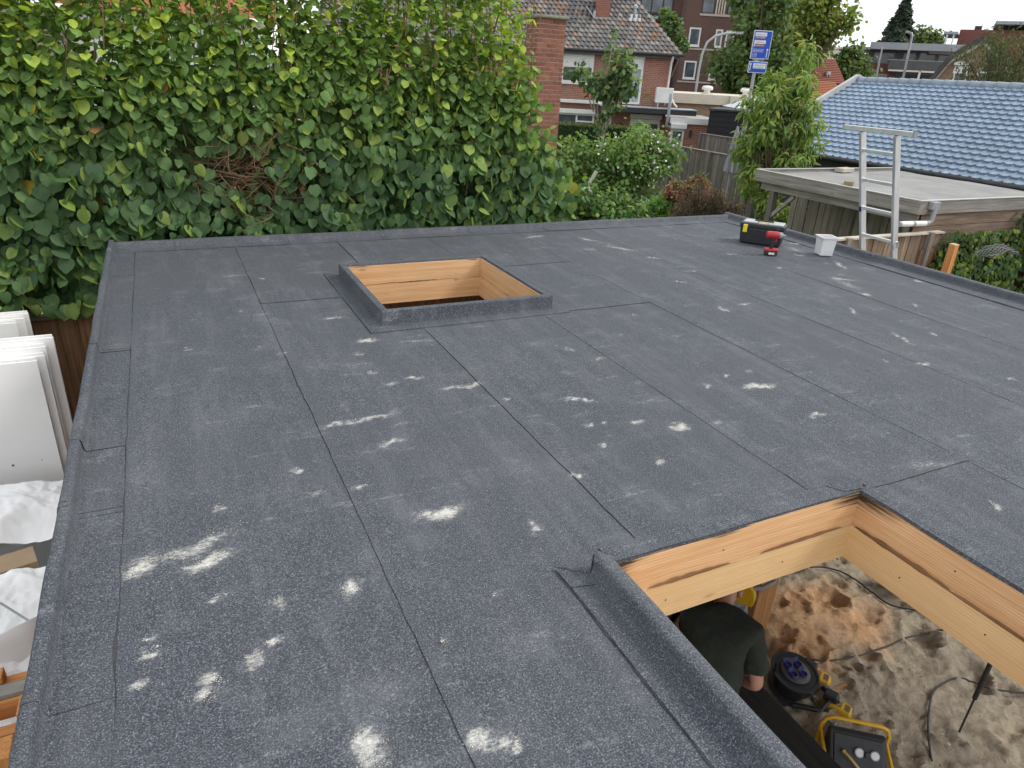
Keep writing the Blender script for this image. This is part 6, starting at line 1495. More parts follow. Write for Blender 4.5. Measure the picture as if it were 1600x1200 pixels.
for r_ in range(22):
    s = r_*tl; b0 = 32.62+s*ca; z0 = 4.96+s*sa
    right = 6.42-0.80*(b0-32.62)
    n_ = int((right+9.2)/tw)
    for c_ in range(n_):
        a0 = right-(c_+1)*tw
        p_or = 0.24 if (r_ > 7 and a0 < 1.4) else (0.15 if a0 < 2.2 else 0.07)
        base = (0.30, 0.19, 0.125) if rr.random() < p_or else ((0.25, 0.225, 0.20) if rr.random() < 0.55 else (0.17, 0.165, 0.165))
        k = rr.uniform(0.7, 1.2); mb.col = tuple(x*k for x in base)
        vs = []
        for u, h in ((0, 0.0), (0.3, 0.045), (0.55, 0.035), (0.8, -0.012), (1.04, 0.004)):
            for t_, lift in ((0, 0.045), (1.08, 0.004)):
                vs.append((a0+u*tw, b0+t_*tl*ca-h*sa-lift*sa, z0+t_*tl*sa+(h+lift)*ca))
        for u, h in ((0, 0.0), (0.3, 0.045), (0.55, 0.035), (0.8, -0.012), (1.04, 0.004)): vs.append((a0+u*tw, b0-(h-0.01)*sa+0.01, z0+(h-0.01)*ca))
        fs = []
        for i in range(4): fs += [(2*i, 2*i+2, 2*i+3, 2*i+1), (10+i, 10+i+1, 2*i+2, 2*i)]
        mb.add(vs, fs)
rf = mb.build('roof_tiles', TM, hs, smooth=False, normals=False); rf['kind'] = 'stuff'
mb = MB(); T = 22*tl; mb.add([(-9.3, 32.66, 4.93), (6.40, 32.66, 4.93), (6.40-0.80*T*ca, 32.66+T*ca, 4.93+T*sa), (-9.3, 32.66+T*ca, 4.93+T*sa), (6.40, 40.6, 4.93), (6.40-0.8*T*ca, 40.6, 4.93+T*sa)], [(0, 1, 2, 3), (1, 4, 5, 2)]); mb.build('roof', pmat('tile_under', (0.14, 0.13, 0.13), (0.1, 0.09, 0.09), 3, 0.9), hs)
mb = MB(); mb.tube([(-9.2, 32.56, 5.0), (6.5, 32.56, 5.0)], 0.06, 8); mb.build('gutter', DARKMETAL, hs, smooth=True)
mb = MB(); mb.box(-9.1, 6.35, 32.66, 33.0, 4.86, 4.95); mb.build('soffit', pmat('soffit', (0.12, 0.12, 0.12), None, 3, 0.8), hs)
w1 = win(hs, 1.38, 2.75, 3.72, 5.0-0.14, 33.0, 0.075, (2.05,)); shutter(hs, 1.42, 2.72, 4.33, 4.98, 33.0, 0.12)
w2 = win(hs, 4.10, 4.90, 2.98, 4.86, 33.0, 0.09, (), (), PALEGLASS, WHITE, 'balcony_door', False); shutter(hs, 4.16, 4.86, 4.38, 4.92, 33.0, 0.12)
win(hs, 1.32, 2.98, 1.0, 2.48, 33.0, 0.08, (2.2,), [(2.2, 2.98, 2.15)]); shutter(hs, 1.34, 2.96, 2.46, 2.66, 33.0, 0.19)
win(hs, 3.05, 3.75, 1.7, 2.5, 33.0, 0.08)
win(hs, 4.58, 5.92, 0.9, 2.30, 33.0, 0.09, (5.25,), [(5.25, 5.92, 1.95)]); shutter(hs, 4.60, 5.90, 2.28, 2.60, 33.0, 0.2)
mb = MB(); mb.box(1.26, 3.30, 32.72, 32.99, 2.90, 3.04); mb.build('awning_case', WHITE, hs, bevel=0.02)
mb = MB(); mb.box(3.1, 7.18, 31.7, 32.99, 2.68, 2.88); mb.build('canopy', pmat('black_fascia', (0.022, 0.023, 0.027), (0.035, 0.036, 0.04), 3, 0.5), hs, bevel=0.01)
mb = MB(); mb.box(3.08, 7.2, 31.68, 32.99, 2.885, 2.92); mb.build('canopy_trim', ZINC, hs)
mb = MB(); mb.tube([(6.05, 32.55, 5.0), (6.04, 32.85, 4.7), (6.02, 32.9, 3.0)], 0.045, 8); mb.build('downpipe', WHITE, hs, smooth=True)
mb = MB(); mb.tube([(5.98, 31.6, 3.5), (5.98, 31.6, 2.45), (5.95, 31.7, 2.25), (6.2, 31.7, 2.2)], 0.065, 8); mb.build('downpipe', ZINC, hs, smooth=True)
acu = thing('air_conditioner', 'white air conditioning unit on the brick house wall above the canopy', 'air conditioner', (5.9, 32.4, 2.93), True)
mb = MB(); mb.box(5.48, 6.2, 32.3, 32.62, 3.12, 3.72); mb.build('casing', WHITE, acu, bevel=0.02)
mb = MB(); mb.lathe((5.78, 32.297, 3.42), [(0.24, 0), (0.25, 0.01), (0.05, 0.012)], 24, Matrix.Rotation(R(90), 3, 'X')); mb.build('fan_grille', WHITE, acu)
for x in (5.6, 6.1): mb = MB(); mb.box(x-0.03, x+0.03, 32.3, 32.9, 2.93, 3.11); mb.build('bracket', GALV, acu)
mb = MB(); mb.tube([(6.2, 32.5, 3.3), (6.32, 32.5, 3.1), (6.45, 32.4, 2.98)], 0.04, 8); mb.build('pipe', WHITE, acu, smooth=True)
for x, z in ((4.15, 2.05), (7.0, 2.0)):
    l_ = thing('wall_lamp', 'small dark wall lamp %s' % ('between the ground floor windows' if x < 5 else 'on the low brick extension'), 'lamp', (x, 32.9 if x < 5 else 31.5, z), True); bb_ = 32.99 if x < 5 else 31.59
    mb = MB(); mb.tube([(x, bb_-0.09, z-0.14), (x, bb_-0.09, z+0.14)], 0.055, 8); mb.build('lamp_body', DARKMETAL, l_, smooth=True)
    mb = MB(); mb.box(x-0.03, x+0.03, bb_-0.06, bb_, z-0.04, z+0.04); mb.build('bracket', DARKMETAL, l_)
ex = thing('brick_extension', 'low brick extension with white fascia right of the house', 'building', (7.2, 32, 0), True)
mb = MB(); mb.box(6.14, 8.35, 31.6, 36, 0, 2.36); mb.build('wall', HB, ex)
mb = MB(); mb.box(6.08, 8.42, 31.5, 31.595, 2.365, 2.60); mb.build('fascia', WHITE, ex)
mb = MB(); mb.box(6.10, 8.40, 31.6, 36, 2.37, 2.55); mb.build('gravel_roof', pmat('gravel', (0.42, 0.40, 0.36), (0.25, 0.24, 0.22), 30, 0.95, bmp=0.4), ex)
win(ex, 6.18, 6.74, 0.1, 2.12, 31.6, 0.08, name='door', sill=False); shutter(ex, 6.18, 6.74, 2.1, 2.36, 31.6, 0.2)
hc = thing('house_chimney', 'square red brick chimney rising from the mottled tiled roof', 'chimney', (2.8, 34.6, 0), True)
mb = MB(); mb.box(2.72, 3.32, 34.1, 34.75, 5.9, 8.4); mb.build('stack', brickmat('stack_brick', (0.33, 0.11, 0.075), (0.24, 0.08, 0.055), (0.36, 0.28, 0.24), 0.22, 0.07), hc)
mb = MB(); mb.box(2.66, 3.40, 34.02, 34.098, 6.02, 6.35); mb.box(2.62, 2.715, 34.0, 34.9, 6.1, 6.6); mb.build('lead_flashing', ZINC, hc)
mb = MB(); mb.bar((2.3, 34.15, 6.75), (2.7, 34.05, 6.3), 0.25, 0.03); mb.build('lead_apron', ZINC, hc)
rv = thing('roof_vent', 'small zinc vent pipe on the right of the tiled roof', 'vent', (4.7, 34.6, 0), True)
mb = MB(); mb.lathe((4.45, 34.35, 6.45), [(0.14, 0), (0.09, 0.08), (0.06, 0.1), (0.06, 0.35), (0.1, 0.36), (0.1, 0.45), (0.02, 0.5)], 14); mb.build('vent_pipe', ZINC, rv, smooth=True)
mb = MB(); mb.obox((4.45, 34.15, 6.42), (0.5, 0.45, 0.02), Matrix.Rotation(math.atan(SLP), 3, 'X')); mb.build('vent_flashing', ZINC, rv)
lf = thing('flat_roofed_shop', 'low flat-roofed building with a broad cream fascia behind the black shed', 'building', (9.5, 38, 0), True)
mb = MB(); mb.box(6.9, 10.0, 38.0, 44, 0, 3.0); mb.box(10.0, 14.5, 37.7, 44, 0, 3.0); mb.build('wall', brickmat('tan_brick', (0.40, 0.31, 0.20), (0.32, 0.24, 0.15), (0.4, 0.36, 0.3), 0.22, 0.07), lf)
mb = MB(); mb.box(6.7, 10.05, 37.7, 44.1, 3.01, 3.46); mb.box(10.05, 14.6, 37.4, 44.1, 3.01, 3.46); mb.build('fascia', CREAM, lf)
for k, x in enumerate((9.2, 11.2)):
    v_ = thing('roof_vent', '%s round white vent cowl on the cream flat roof' % ('left' if k == 0 else 'right'), 'vent', (x, 39, 3.46), True)
    mb = MB(); mb.lathe((x, 39, 3.47), [(0.16, 0), (0.16, 0.18), (0.27, 0.2), (0.29, 0.3), (0.22, 0.38), (0.05, 0.4)], 18); mb.build('cowl', WHITE, v_, smooth=True)
    mb = MB(); mb.box(x-0.25, x+0.25, 38.75, 39.25, 3.462, 3.50); mb.build('kerb', CREAM, v_)

# brown apartment block
BBK = brickmat('brown_brick', (0.150, 0.075, 0.058), (0.115, 0.058, 0.046), (0.16, 0.12, 0.10), 0.22, 0.065)
big = thing('apartment_block', 'tall dark brown brick apartment block with white framed windows', 'building', (15, 60, 0), True)
B = 60.0
aL = ab(1062, 100, B)[0]; aR = ab(1236, 40, B)[0]
mb = MB(); mb.box(aL, aR, B, B+14, 0, 13.5); mb.build('wall', BBK, big)
mb = MB(); mb.box(aL-6, aL-0.01, B+2.2, B+14, 0, 13.5); mb.build('recessed_wall', BBK, big)
mb = MB(); mb.box(aL-1.9, aL-0.3, B+2.0, B+2.19, 2.6, 7.6); mb.build('balcony_shade', pmat('recess_shade', (0.03, 0.022, 0.02), (0.05, 0.04, 0.035), 3, 0.9), big)  # near-black slab, shade of the set-back balconies put into its colour
for z in (3.0, 5.6, 8.3): mb = MB(); mb.box(aL-3.6, aL-0.02, B+0.9, B+1.99, z, z+0.18); mb.build('balcony_slab', pmat('slab', (0.42, 0.39, 0.35), None, 4, 0.8), big)
for (x0, y0, x1, y1) in ((1076, 43, 1094, 72), (1117, 46, 1128, 74), (1133, 48, 1146, 76), (1068, 95, 1087, 123), (1108, 98, 1119, 125), (1125, 99, 1136, 126), (1068, 148, 1084, 170), (1165, 50, 1175, 78)):
    p, q = ab(x0, (y0+y1)/2, B), ab(x1, (y0+y1)/2, B); zt, zb = ab((x0+x1)/2, y0, B)[2], ab((x0+x1)/2, y1, B)[2]
    win(big, p[0], q[0], zb, zt, B, 0.11)
for y in (76, 128): z = ab(1110, y, B)[2]; mb = MB(); mb.box(aL, aR, B-0.05, B-0.001, z-0.14, z-0.02); mb.build('string_course', pmat('slab2', (0.48, 0.44, 0.38), None, 4, 0.8), big)
z0 = ab(1120, 22, B)[2]
mb = MB(); mb.box(aL+1.0, aR-0.1, B-0.06, B-0.001, z0-0.16, z0); mb.build('string_course', MATS['slab2'], big)
k = 0; x = aL+1.1
while x < aR-1.0:
    win(big, x, x+0.95, z0+0.02, z0+2.3, B, 0.06, frame=pmat('dark_frame', (0.03, 0.03, 0.032), None, 3, 0.5), sill=False)
    for j in range(4): mb = MB(); mb.box(x+1.05+j*0.2, x+1.15+j*0.2, B-0.07, B-0.001, z0+0.01, z0+2.4); mb.build('slat', pmat('slat', (0.55, 0.52, 0.42), (0.45, 0.42, 0.34), 3, 0.7), big)
    x += 1.95
win(big, aL-3.3, aL-0.7, ab(1045, 22, B+2)[2], 13.0, B+2.2, 0.1, (aL-2.4, aL-1.5), frame=MATS['dark_frame'])

# road sign
sg = thing('road_sign', 'blue direction sign with two panels and white lettering on a grey post', 'road sign', (ab(1178, 120, 27)[0], 27, 0), True)
SBLUE = pmat('sign_blue', (0.006, 0.075, 0.52), (0.006, 0.065, 0.46), 3, 0.35)
def spx(x, y): return ab(x, y, 27.0)
zz = lambda x, y: spx(x, y)[2]
A0, A1 = spx(1175, 70)[0], spx(1204, 70)[0]; ZT, ZB, ZT2, ZB2 = zz(1190, 47.5), zz(1185, 92), zz(1184, 96), zz(1181, 114)
for z1_, z0_, nm in ((ZT, ZB, 'upper_panel'), (ZT2, ZB2, 'lower_panel')):
    mb = MB(); mb.box(A0, A1, 26.97, 27.0, z0_, z1_); pn = mb.build(nm, pmat('sign_edge', (0.72, 0.76, 0.82), (0.66, 0.7, 0.78), 3, 0.4), sg, bevel=0.004)
    mb = MB(); mb.box(A0+0.022, A1-0.022, 26.964, 26.969, z0_+0.022, z1_-0.022); mb.build('blue_face', SBLUE, pn, root=sg)
def plate(a0, a1, z0_, z1_, mat, name='plate', d=26.958): 
    mb = MB(); mb.box(a0, a1, d, d+0.004, z0_, z1_); return mb.build(name, mat, sg)
Hh = ZT-ZB; Wd = A1-A0
def zf(f): return ZT-Hh*f
SW = pmat('sign_white', (0.80, 0.82, 0.84), None, 4, 0.4); SRED = pmat('sign_redbrown', (0.36, 0.12, 0.09), None, 4, 0.5); SGREY = pmat('sign_grey', (0.42, 0.47, 0.52), None, 4, 0.5)
plate(A0+0.08*Wd, A0+0.70*Wd, zf(.21), zf(.07), SW); plate(A0+0.08*Wd, A0+0.66*Wd, zf(.29), zf(.225), SRED)
plate(A0+0.08*Wd, A0+0.70*Wd, zf(.47), zf(.345), SW); plate(A0+0.14*Wd, A0+0.66*Wd, zf(.565), zf(.48), SRED); plate(A0+0.08*Wd, A0+0.125*Wd, zf(.58), zf(.47), SW)
def scribble(a0, a1, zc, h, mat, seed):
    r_ = random.Random(seed); mb = MB(); x = a0
    while x < a1:
        w = r_.uniform(0.012, 0.024); hh = h*r_.choice((0.7, 0.7, 1.0)); mb.box(x, min(a1, x+w*0.45), 26.953, 26.957, zc-h/2, zc-h/2+hh); mb.box(x, min(a1, x+w), 26.9535, 26.957, zc-h/2+hh*0.4, zc-h/2+hh*0.6); x += w+0.008
    mb.build('lettering', mat, sg)
scribble(A0+0.13*Wd, A0+0.6*Wd, zf(.145), Hh*.05, SGREY, 1); scribble(A0+0.12*Wd, A0+0.62*Wd, zf(.258), Hh*.04, SW, 2); scribble(A0+0.2*Wd, A0+0.62*Wd, zf(.41), Hh*.05, SGREY, 3); scribble(A0+0.17*Wd, A0+0.62*Wd, zf(.525), Hh*.05, SW, 4)
def frame_box(a0, a1, z0_, z1_, t=0.008):
    mb = MB(); mb.box(a0, a1, 26.957, 26.961, z0_, z0_+t); mb.box(a0, a1, 26.957, 26.961, z1_-t, z1_); mb.box(a0, a0+t, 26.957, 26.961, z0_+t, z1_-t); mb.box(a1-t, a1, 26.957, 26.961, z0_+t, z1_-t); mb.build('route_box', SW, sg)
frame_box(A0+.07*Wd, A0+.30*Wd, zf(.76), zf(.655)); frame_box(A0+.34*Wd, A0+.64*Wd, zf(.76), zf(.655)); frame_box(A0+.07*Wd, A0+.32*Wd, zf(.93), zf(.80))
scribble(A0+.10*Wd, A0+.28*Wd, zf(.708), Hh*.05, SW, 5); scribble(A0+.38*Wd, A0+.61*Wd, zf(.708), Hh*.05, SW, 6); scribble(A0+.10*Wd, A0+.29*Wd, zf(.865), Hh*.055, SW, 7)
def arrow(ac, zb_, zt_, w, bend=False):
    mb = MB(); mb.box(ac-w*.22, ac+w*.22, 26.957, 26.961, zb_, zt_-w*0.9); mb.prism([(ac-w*.8, zt_-w*1.0), (ac+w*.8, zt_-w*1.0), (ac, zt_)], 26.957, 26.961, 'y'); mb.build('arrow', SW, sg)
arrow(A0+.86*Wd, zf(.95), zf(.62), 0.055); arrow(A0+.10*Wd, ZB2+0.07, ZT2-0.05, 0.06)
plate(A0+.24*Wd, A1-.07*Wd, ZB2+0.14, ZT2-0.06, SW); scribble(A0+.3*Wd, A1-.14*Wd, (ZB2+ZT2)/2+0.07, 0.06, SGREY, 8); scribble(A0+.3*Wd, A1-.2*Wd, (ZB2+ZT2)/2-0.01, 0.05, SGREY, 9)
mb = MB(); ac = (A0+A1)/2; mb.tube([(ac-0.05, 27.09, 0), (ac-0.05, 27.09, ZB2-0.8)], 0.085, 12); mb.tube([(ac-0.05, 27.09, ZB2-0.8), (ac-0.05, 27.09, ZT-0.1)], 0.06, 12); mb.build('post', GALV, sg, smooth=True)
mb = MB(); mb.box(ac-0.2, ac+0.2, 27.001, 27.03, ZB-0.04, ZB+0.02); mb.build('clamp', GALV, sg)

# street lamps and mast
def lamp(label, pts, b, r_, head=None):
    P = [ab(x, y, b) for x, y in pts]; P[0] = (P[1][0], b, 0)
    t = thing('street_lamp', label, 'street lamp', P[0], True)
    mb = MB(); mb.tube([P[0]]+P[1:], [r_*1.3]+[r_]*(len(P)-2)+[r_*0.7], 10); mb.build('mast', GALV, t, smooth=True)
    if head:
        p, q = np.array(ab(*head[0], b)), np.array(ab(*head[1], b)); mb = MB(); mb.bar(p, q, 0.22, 0.10); h_ = mb.build('lamp_head', GREYP, t, bevel=0.03)
        mb = MB(); mb.bar(p-[0, 0, 0.055], q-[0, 0, 0.055], 0.16, 0.02); mb.build('lens', WHITEP, h_, root=t)
lamp('tall curved grey street lamp in front of the brown apartment block', [(1088, 140), (1092, 110), (1097, 85), (1105, 66), (1118, 56), (1135, 52), (1150, 51)], 45, 0.07, ((1150, 51.5), (1161, 51)))
lamp('straight street lamp with a short arm rising behind the blue roof', [(1410, 130), (1412, 118), (1419, 85), (1425, 56), (1424, 52), (1418, 50)], 50, 0.075, ((1424, 52), (1416, 49)))
lamp('thin white pole without an arm left of the lamp behind the blue roof', [(1368, 129), (1370, 118), (1374, 95), (1379, 73)], 50, 0.06)

# far houses on the right
ap = thing('balcony_flats', 'low grey flats with a dark balcony behind the blue roof', 'building', (29.7, 70, 0), True); B = 70.0
ap.rotation_euler = (0, 0, -YAW-R(24))
A = lambda x, y, b=B: ab(x, y, b)[0]; ZZ = lambda x, y, b=B: ab(x, y, b)[2]
REDB = brickmat('maroon_brick', (0.21, 0.060, 0.052), (0.16, 0.045, 0.04), (0.2, 0.12, 0.1), 0.22, 0.065)
mb = MB(); mb.box(A(1346, 110), A(1500, 110), B, B+10, 0, ZZ(1400, 81)); mb.build('wall', pmat('grey_render', (0.22, 0.22, 0.23), (0.17, 0.17, 0.18), 1, 0.8), ap)
mb = MB(); mb.box(A(1345, 115), A(1388, 115), B-1.2, B-0.01, 0, ZZ(1365, 101)); mb.build('red_bay', REDB, ap)
mb = MB(); mb.box(A(1358, 76), A(1510, 76), B-2.2, B+10.2, ZZ(1400, 80.5), ZZ(1400, 70)); mb.build('roof_slab', pmat('lead_grey', (0.34, 0.37, 0.40), (0.28, 0.31, 0.34), 1, 0.6), ap)
mb = MB(); mb.box(A(1343, 80), A(1358, 80), B-2.2, B+5, ZZ(1350, 79), ZZ(1350, 75)); mb.build('roof_edge', MATS['lead_grey'], ap)
mb = MB(); mb.box(A(1382, 112), A(1475, 112), B-2.0, B-0.01, ZZ(1430, 114.5), ZZ(1430, 112)); mb.build('balcony_floor', WHITE, ap)
mb = MB(); mb.box(A(1382, 105), A(1472, 105), B-2.02, B-1.97, ZZ(1430, 111.5), ZZ(1430, 98)); mb.build('balcony_screen', pmat('dark_screen', (0.07, 0.07, 0.068), (0.10, 0.10, 0.10), 3, 0.5), ap)
mb = MB(); mb.tube([(A(1382, 98), B-2.0, ZZ(1430, 97.5)), (A(1472, 98), B-2.0, ZZ(1430, 97.5))], 0.04, 6); mb.build('handrail', GALV, ap)
for x0, x1, y0, y1 in ((1362, 1392, 82, 100), (1402, 1420, 83, 110), (1424, 1446, 83, 110), (1450, 1468, 84, 110), (1400, 1470, 116, 128)):
    win(ap, A(x0, (y0+y1)/2), A(x1, (y0+y1)/2), ZZ((x0+x1)/2, y1), ZZ((x0+x1)/2, y0), B, 0.08, frame=GREYP, sill=False)
win(ap, A(1353, 122), A(1380, 122), ZZ(1365, 131), ZZ(1365, 116), B-1.2, 0.08, (A(1365, 122),), frame=GREYP, sill=False)
mb = MB(); mb.box(A(1438, 84), A(1472, 84), B-1.3, B-0.06, ZZ(1455, 87), ZZ(1455, 82.5)); mb.build('awning', pmat('awning', (0.5, 0.5, 0.5), (0.4, 0.4, 0.41), 30, 0.7, stretch=(6, 1, 1)), ap)
mb = MB(); mb.box(A(1422, 118), A(1425, 118), B-2.0, B-1.8, 0, ZZ(1424, 98)); mb.build('pillar', WHITE, ap)
ra = thing('red_penthouse', 'maroon brick top storey with pale roof edge at far right', 'building', (44.4, 82, 0), True); B = 82.0
ra.rotation_euler = (0, 0, -YAW-R(30))
mb = MB(); mb.box(A(1497, 58, B), A(1640, 58, B), B, B+10, 0, ZZ(1500, 46, B)); mb.build('wall', REDB, ra)
mb = MB(); mb.box(A(1545, 46, B), A(1650, 46, B), B-1, B+10, ZZ(1570, 49, B)+0.4, ZZ(1570, 44, B)+0.4); mb.build('roof_slab', MATS['lead_grey'], ra)
mb = MB(); mb.box(A(1478, 52, B), A(1497, 52, B), B-1, B+6, ZZ(1488, 54, B), ZZ(1488, 50, B)); mb.build('porch_roof', MATS['lead_grey'], ra)
for x in (1480, 1489): mb = MB(); mb.box(A(x, 60, B), A(x+2, 60, B), B-0.9, B-0.6, 0, ZZ(1488, 54, B)); mb.build('porch_post', WHITE, ra)
mb = MB(); mb.box(A(1520, 42, B), A(1530, 42, B), B+2, B+3.5, ZZ(1525, 46, B), ZZ(1525, 39, B)); mb.build('roof_box', DARKMETAL, ra)
gb = thing('gable_house', 'brown brick house with a bent gable roof and white shutter behind the blue roof', 'house', (25.87, 45, 0), True); B = 45.0
gb.rotation_euler = (0, 0, -YAW-R(31))
pts = [ab(x, y, B) for x, y in ((1452, 140), (1490, 92), (1538, 62))]; ax = pts[2][0]; poly = [(p[0], p[2]) for p in pts]; poly = [(poly[0][0], 0)]+poly+[(2*ax-p[0], p[2]) for p in pts[1::-1]]+[(2*ax-pts[0][0], 0)]
mb = MB(); mb.prism([(a, z) for a, z in poly], B, B+9, 'y'); mb.build('gable_wall', brickmat('gable_brick', (0.30, 0.19, 0.125), (0.22, 0.135, 0.09), (0.36, 0.30, 0.25), 0.22, 0.07), gb)
for i in (0, 1):
    p, q = pts[i], pts[i+1]
    for s in (1, -1):
        f2 = lambda v, db, dz: (ax+(v[0]-ax)*s, B+db, v[2]+dz)
        mb = MB(); mb.bar(f2(p, -0.25, 0.12), f2(q, -0.25, 0.12), 0.35, 0.28); mb.build('verge_tiles', pmat('black_tile', (0.04, 0.04, 0.042), (0.07, 0.068, 0.065), 6, 0.7), gb)
        mb = MB(); mb.bar(f2(p, -0.12, -0.12), f2(q, -0.12, -0.12), 0.08, 0.2); mb.build('barge_board', CREAM, gb)
        mb = MB(); mb.bar(f2(p, 4.5, 0.1), f2(q, 4.5, 0.1), 9.2, 0.12); mb.build('roof_slope', MATS['black_tile'], gb)
win(gb, A(1494, 115, B), A(1513, 115, B), ZZ(1500, 140, B), ZZ(1505, 98, B), B, 0.09); shutter(gb, A(1495, 105, B), A(1515, 105, B), ZZ(1505, 115, B), ZZ(1505, 96, B), B, 0.2)
win(gb, A(1525, 118, B), A(1548, 118, B), ZZ(1535, 136, B), ZZ(1535, 112, B), B, 0.09)
# orange roofed houses in the gap
ORT = pmat('orange_tile', (0.36, 0.125, 0.050), (0.26, 0.085, 0.038), 5, 0.8, bmp=0.5, stretch=(4, 1, 4), bdist=0.04)
def roof_house(name, label, b, x0, x1, ytop, yeave, wallm, roofm, dorm=None):
    a0, a1 = ab(x0, yeave, b)[0], ab(x1, yeave, b)[0]; ze = ab((x0+x1)/2, yeave, b)[2]; zt_ = ab((x0+x1)/2, ytop, b+3)[2]
    t = thing(name, label, 'house', ((a0+a1)/2, b+3, 0), True)
    mb = MB(); mb.box(a0+0.2, a1-0.2, b+0.3, b+6, 0, ze); mb.build('wall', wallm, t)
    for r_ in range(14):
        f0, f1 = r_/14, (r_+1)/14+0.01; mb = MB(); z0_, z1_ = ze+(zt_-ze)*f0, ze+(zt_-ze)*f1
        mb.add([(a0, b+3*f0, z0_+0.05), (a1, b+3*f0, z0_+0.05), (a1, b+3*f1, z1_), (a0, b+3*f1, z1_), (a0, b+3*f0, z0_-0.02), (a1, b+3*f0, z0_-0.02)], [(0, 1, 2, 3), (4, 5, 1, 0)]); mb.build('tile_course', roofm, t)
    mb = MB(); mb.add([(a0, b+3, zt_), (a1, b+3, zt_), (a1, b+6.2, ze), (a0, b+6.2, ze)], [(0, 1, 2, 3)]); mb.build('rear_slope', roofm, t)
    mb = MB(); mb.prism([(b+0.3, ze), (b+5.9, ze), (b+3, zt_-0.15)], a0+0.25, a1-0.25, 'x'); mb.build('gable', wallm, t)
    if dorm:
        dx0, dx1, dy0, dy1 = dorm; p, q = ab(dx0, dy1, b+0.8), ab(dx1, dy0, b+0.8); mb = MB(); mb.box(p[0], q[0], b+0.7, b+2.5, p[2], q[2]); d_ = mb.build('dormer', WHITE, t)
        mb = MB(); mb.box(p[0]+0.2, q[0]-0.2, b+0.68, b+0.699, p[2]+0.2, q[2]-0.2); mb.build('pane', DARKGLASS, d_, root=t)
    return t
TB2 = brickmat('taupe_brick', (0.30, 0.24, 0.18), (0.24, 0.19, 0.14), (0.3, 0.27, 0.23), 0.22, 0.07)
roof_house('orange_roof_house', 'house with bright orange tiles just left of the blue roof', 42, 1262, 1330, 128, 165, TB2, ORT)
roof_house('red_roof_house', 'farther house with red-brown tiles and a white dormer above the orange roof', 56, 1268, 1322, 92, 130, TB2, pmat('redbrown_tile', (0.27, 0.085, 0.05), (0.2, 0.06, 0.04), 5, 0.8, bmp=0.5, stretch=(4, 1, 4), bdist=0.04), (1289, 1298, 112, 128))
rh_ = roof_house('taupe_house', 'taupe house with white windows half hidden by trees beside the road sign', 60, 1205, 1285, 86, 102, TB2, ORT)
win(rh_, A(1218, 112, 60), A(1228, 112, 60), ZZ(1223, 124, 60), ZZ(1223, 110, 60), 60.29, 0.1); win(rh_, A(1236, 112, 60), A(1248, 112, 60), ZZ(1242, 125, 60), ZZ(1242, 111, 60), 60.29, 0.1); win(rh_, A(1268, 115, 60), A(1278, 115, 60), ZZ(1273, 126, 60), ZZ(1273, 112, 60), 60.29, 0.1)
fb = thing('distant_block', 'distant cream building between the trees below the sky', 'building', (33, 105, 0), True)
mb = MB(); mb.box(A(1316, 80, 105), A(1352, 80, 105), 105, 115, 0, ZZ(1330, 77, 105)); mb.build('wall', CREAM, fb)
mb = MB(); mb.box(A(1314, 80, 105), A(1354, 80, 105), 104.5, 115.5, ZZ(1330, 77, 105)+0.01, ZZ(1330, 75, 105)+0.1); mb.build('roof_edge', WHITE, fb)
for k in range(4): win(fb, A(1320+k*8, 84, 105), A(1325+k*8, 84, 105), ZZ(1330, 90, 105), ZZ(1330, 82, 105), 105, 0.12, sill=False)
# house behind the hedge at upper left
lh = thing('white_gabled_house', 'house with white gable and orange roof glimpsed through the hedge top', 'house', (0, 22, 0))
Y2 = 21.0
q = lambda x, y: onY(x, y, Y2)
x0, x1 = q(-160, 60)[0], q(100, 60)[0]
mb = MB(); mb.box(x0, x1, Y2, Y2+7, 0, q(50, 10)[2]); mb.build('brick_wing', brickmat('greybrown_brick', (0.27, 0.21, 0.165), (0.2, 0.155, 0.12), (0.32, 0.29, 0.25), 0.22, 0.07), lh)
xa, xb = q(100, 60)[0], q(420, 60)[0]; zw = q(200, 18)[2]
mb = MB(); mb.box(xa, xb, Y2+0.3, Y2+7, 0, zw); mb.build('white_wall', WHITE, lh)
mb = MB(); mb.bar((xa-0.3, Y2+1.6, zw+1.0), (xb+0.3, Y2+1.6, zw+1.0), 4.2, 0.15); rfo = mb
mb = MB(); mb.add([(xa-0.3, Y2-0.2, zw+0.05), (xb+0.3, Y2-0.2, zw+0.05), (xb+0.3, Y2+4, zw+3.6), (xa-0.3, Y2+4, zw+3.6), (xb+0.3, Y2+8, zw+0.05), (xa-0.3, Y2+8, zw+0.05)], [(0, 1, 2, 3), (3, 2, 4, 5)]); mb.build('roof', ORT, lh)
win(lh, xa+1.2, xa+2.3, zw-2.0, zw-0.7, Y2+0.3, 0.1); win(lh, xa+3.3, xa+4.6, zw-2.0, zw-0.7, Y2+0.3, 0.1)
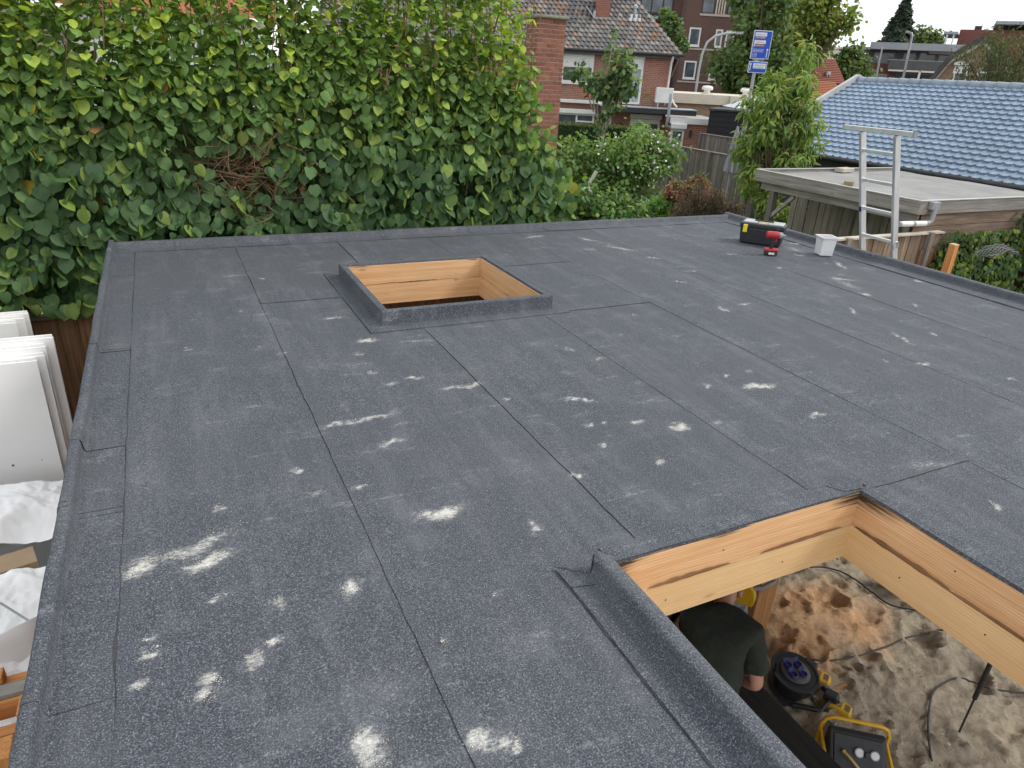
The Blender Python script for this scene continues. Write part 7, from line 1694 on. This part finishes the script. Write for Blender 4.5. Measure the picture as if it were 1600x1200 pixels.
# street trees
px_crown('street_tree', 'dark green street tree behind the blue road sign', 'tree', 48, region([(-12, 1170, 1220), (8, 1166, 1218), (25, 1162, 1216), (42, 1166, 1214), (60, 1168, 1205), (78, 1145, 1218), (92, 1134, 1225), (106, 1132, 1220), (120, 1142, 1210), (134, 1152, 1196), (146, 1156, 1186)], 17, 7, 14), 7500, 0.25, (0.115, 0.175, 0.058), TU, 1.6, (ab(1180, 140, 48)[0], 48, 0), 0.18, light=0.25, lightc=(0.12, 0.18, 0.05))
px_crown('street_tree', 'yellow-green street tree right of the blue road sign', 'tree', 56, region([(-10, 1245, 1310), (6, 1240, 1318), (20, 1232, 1322), (35, 1228, 1320), (50, 1225, 1312), (65, 1228, 1308), (76, 1234, 1300), (86, 1246, 1290)], 18, 8, 13), 7500, 0.26, (0.22, 0.28, 0.06), TU, 1.8, (ab(1262, 110, 56)[0], 56, 0), 0.2, light=0.35, lightc=(0.27, 0.30, 0.06))
px_crown('creeper_tree', 'green tree peeping between the tiled roof and the brown block', 'tree', 44, [(1044, 34, 7), (1050, 45, 8), (1056, 52, 8), (1062, 62, 7), (1066, 72, 5), (1040, 22, 6)], 1600, 0.2, (0.09, 0.15, 0.05), TU, 0.6, None, 0.1)
B = 88
tree('conifer', 'dark pointed conifer standing against the sky at right', 'tree', (ab(1406, 72, B)[0], B, 0), 0, (ab(1407, 40, B)[0], B, ab(1407, 42, B)[2]-1.0), (2.35, 2.0, 3.9), 9000, 0.34, (0.060, 0.092, 0.060), TU, 0.25, 40, True, conical=True, cvary=0.25, droop=0.8)
px_crown('street_tree', 'small yellow-green tree right of the conifer behind the flats', 'tree', 92, region([(52, 1444, 1450), (60, 1436, 1458), (70, 1432, 1464), (80, 1432, 1464)], 9, 3, 8), 1800, 0.34, (0.15, 0.19, 0.06), TU, 1, None, 0.15)
px_crown('street_tree', 'rounded green tree between the orange roof and the flats', 'tree', 64, region([(86, 1330, 1348), (98, 1322, 1350), (110, 1318, 1350), (124, 1316, 1350)], 11, 4, 11), 3200, 0.28, (0.10, 0.145, 0.05), TU, 1, None, 0.15)
px_crown('street_tree', 'airy grey-green tree before the gable house at the right edge', 'tree', 33, region([(55, 1570, 1600), (68, 1545, 1625), (82, 1530, 1630), (97, 1525, 1630), (112, 1528, 1630), (126, 1530, 1630), (140, 1540, 1630)], 18, 8, 15), 4200, 0.16, (0.085, 0.115, 0.045), LA, 1.2, None, 0.12, light=0.2, lightc=(0.16, 0.17, 0.06))
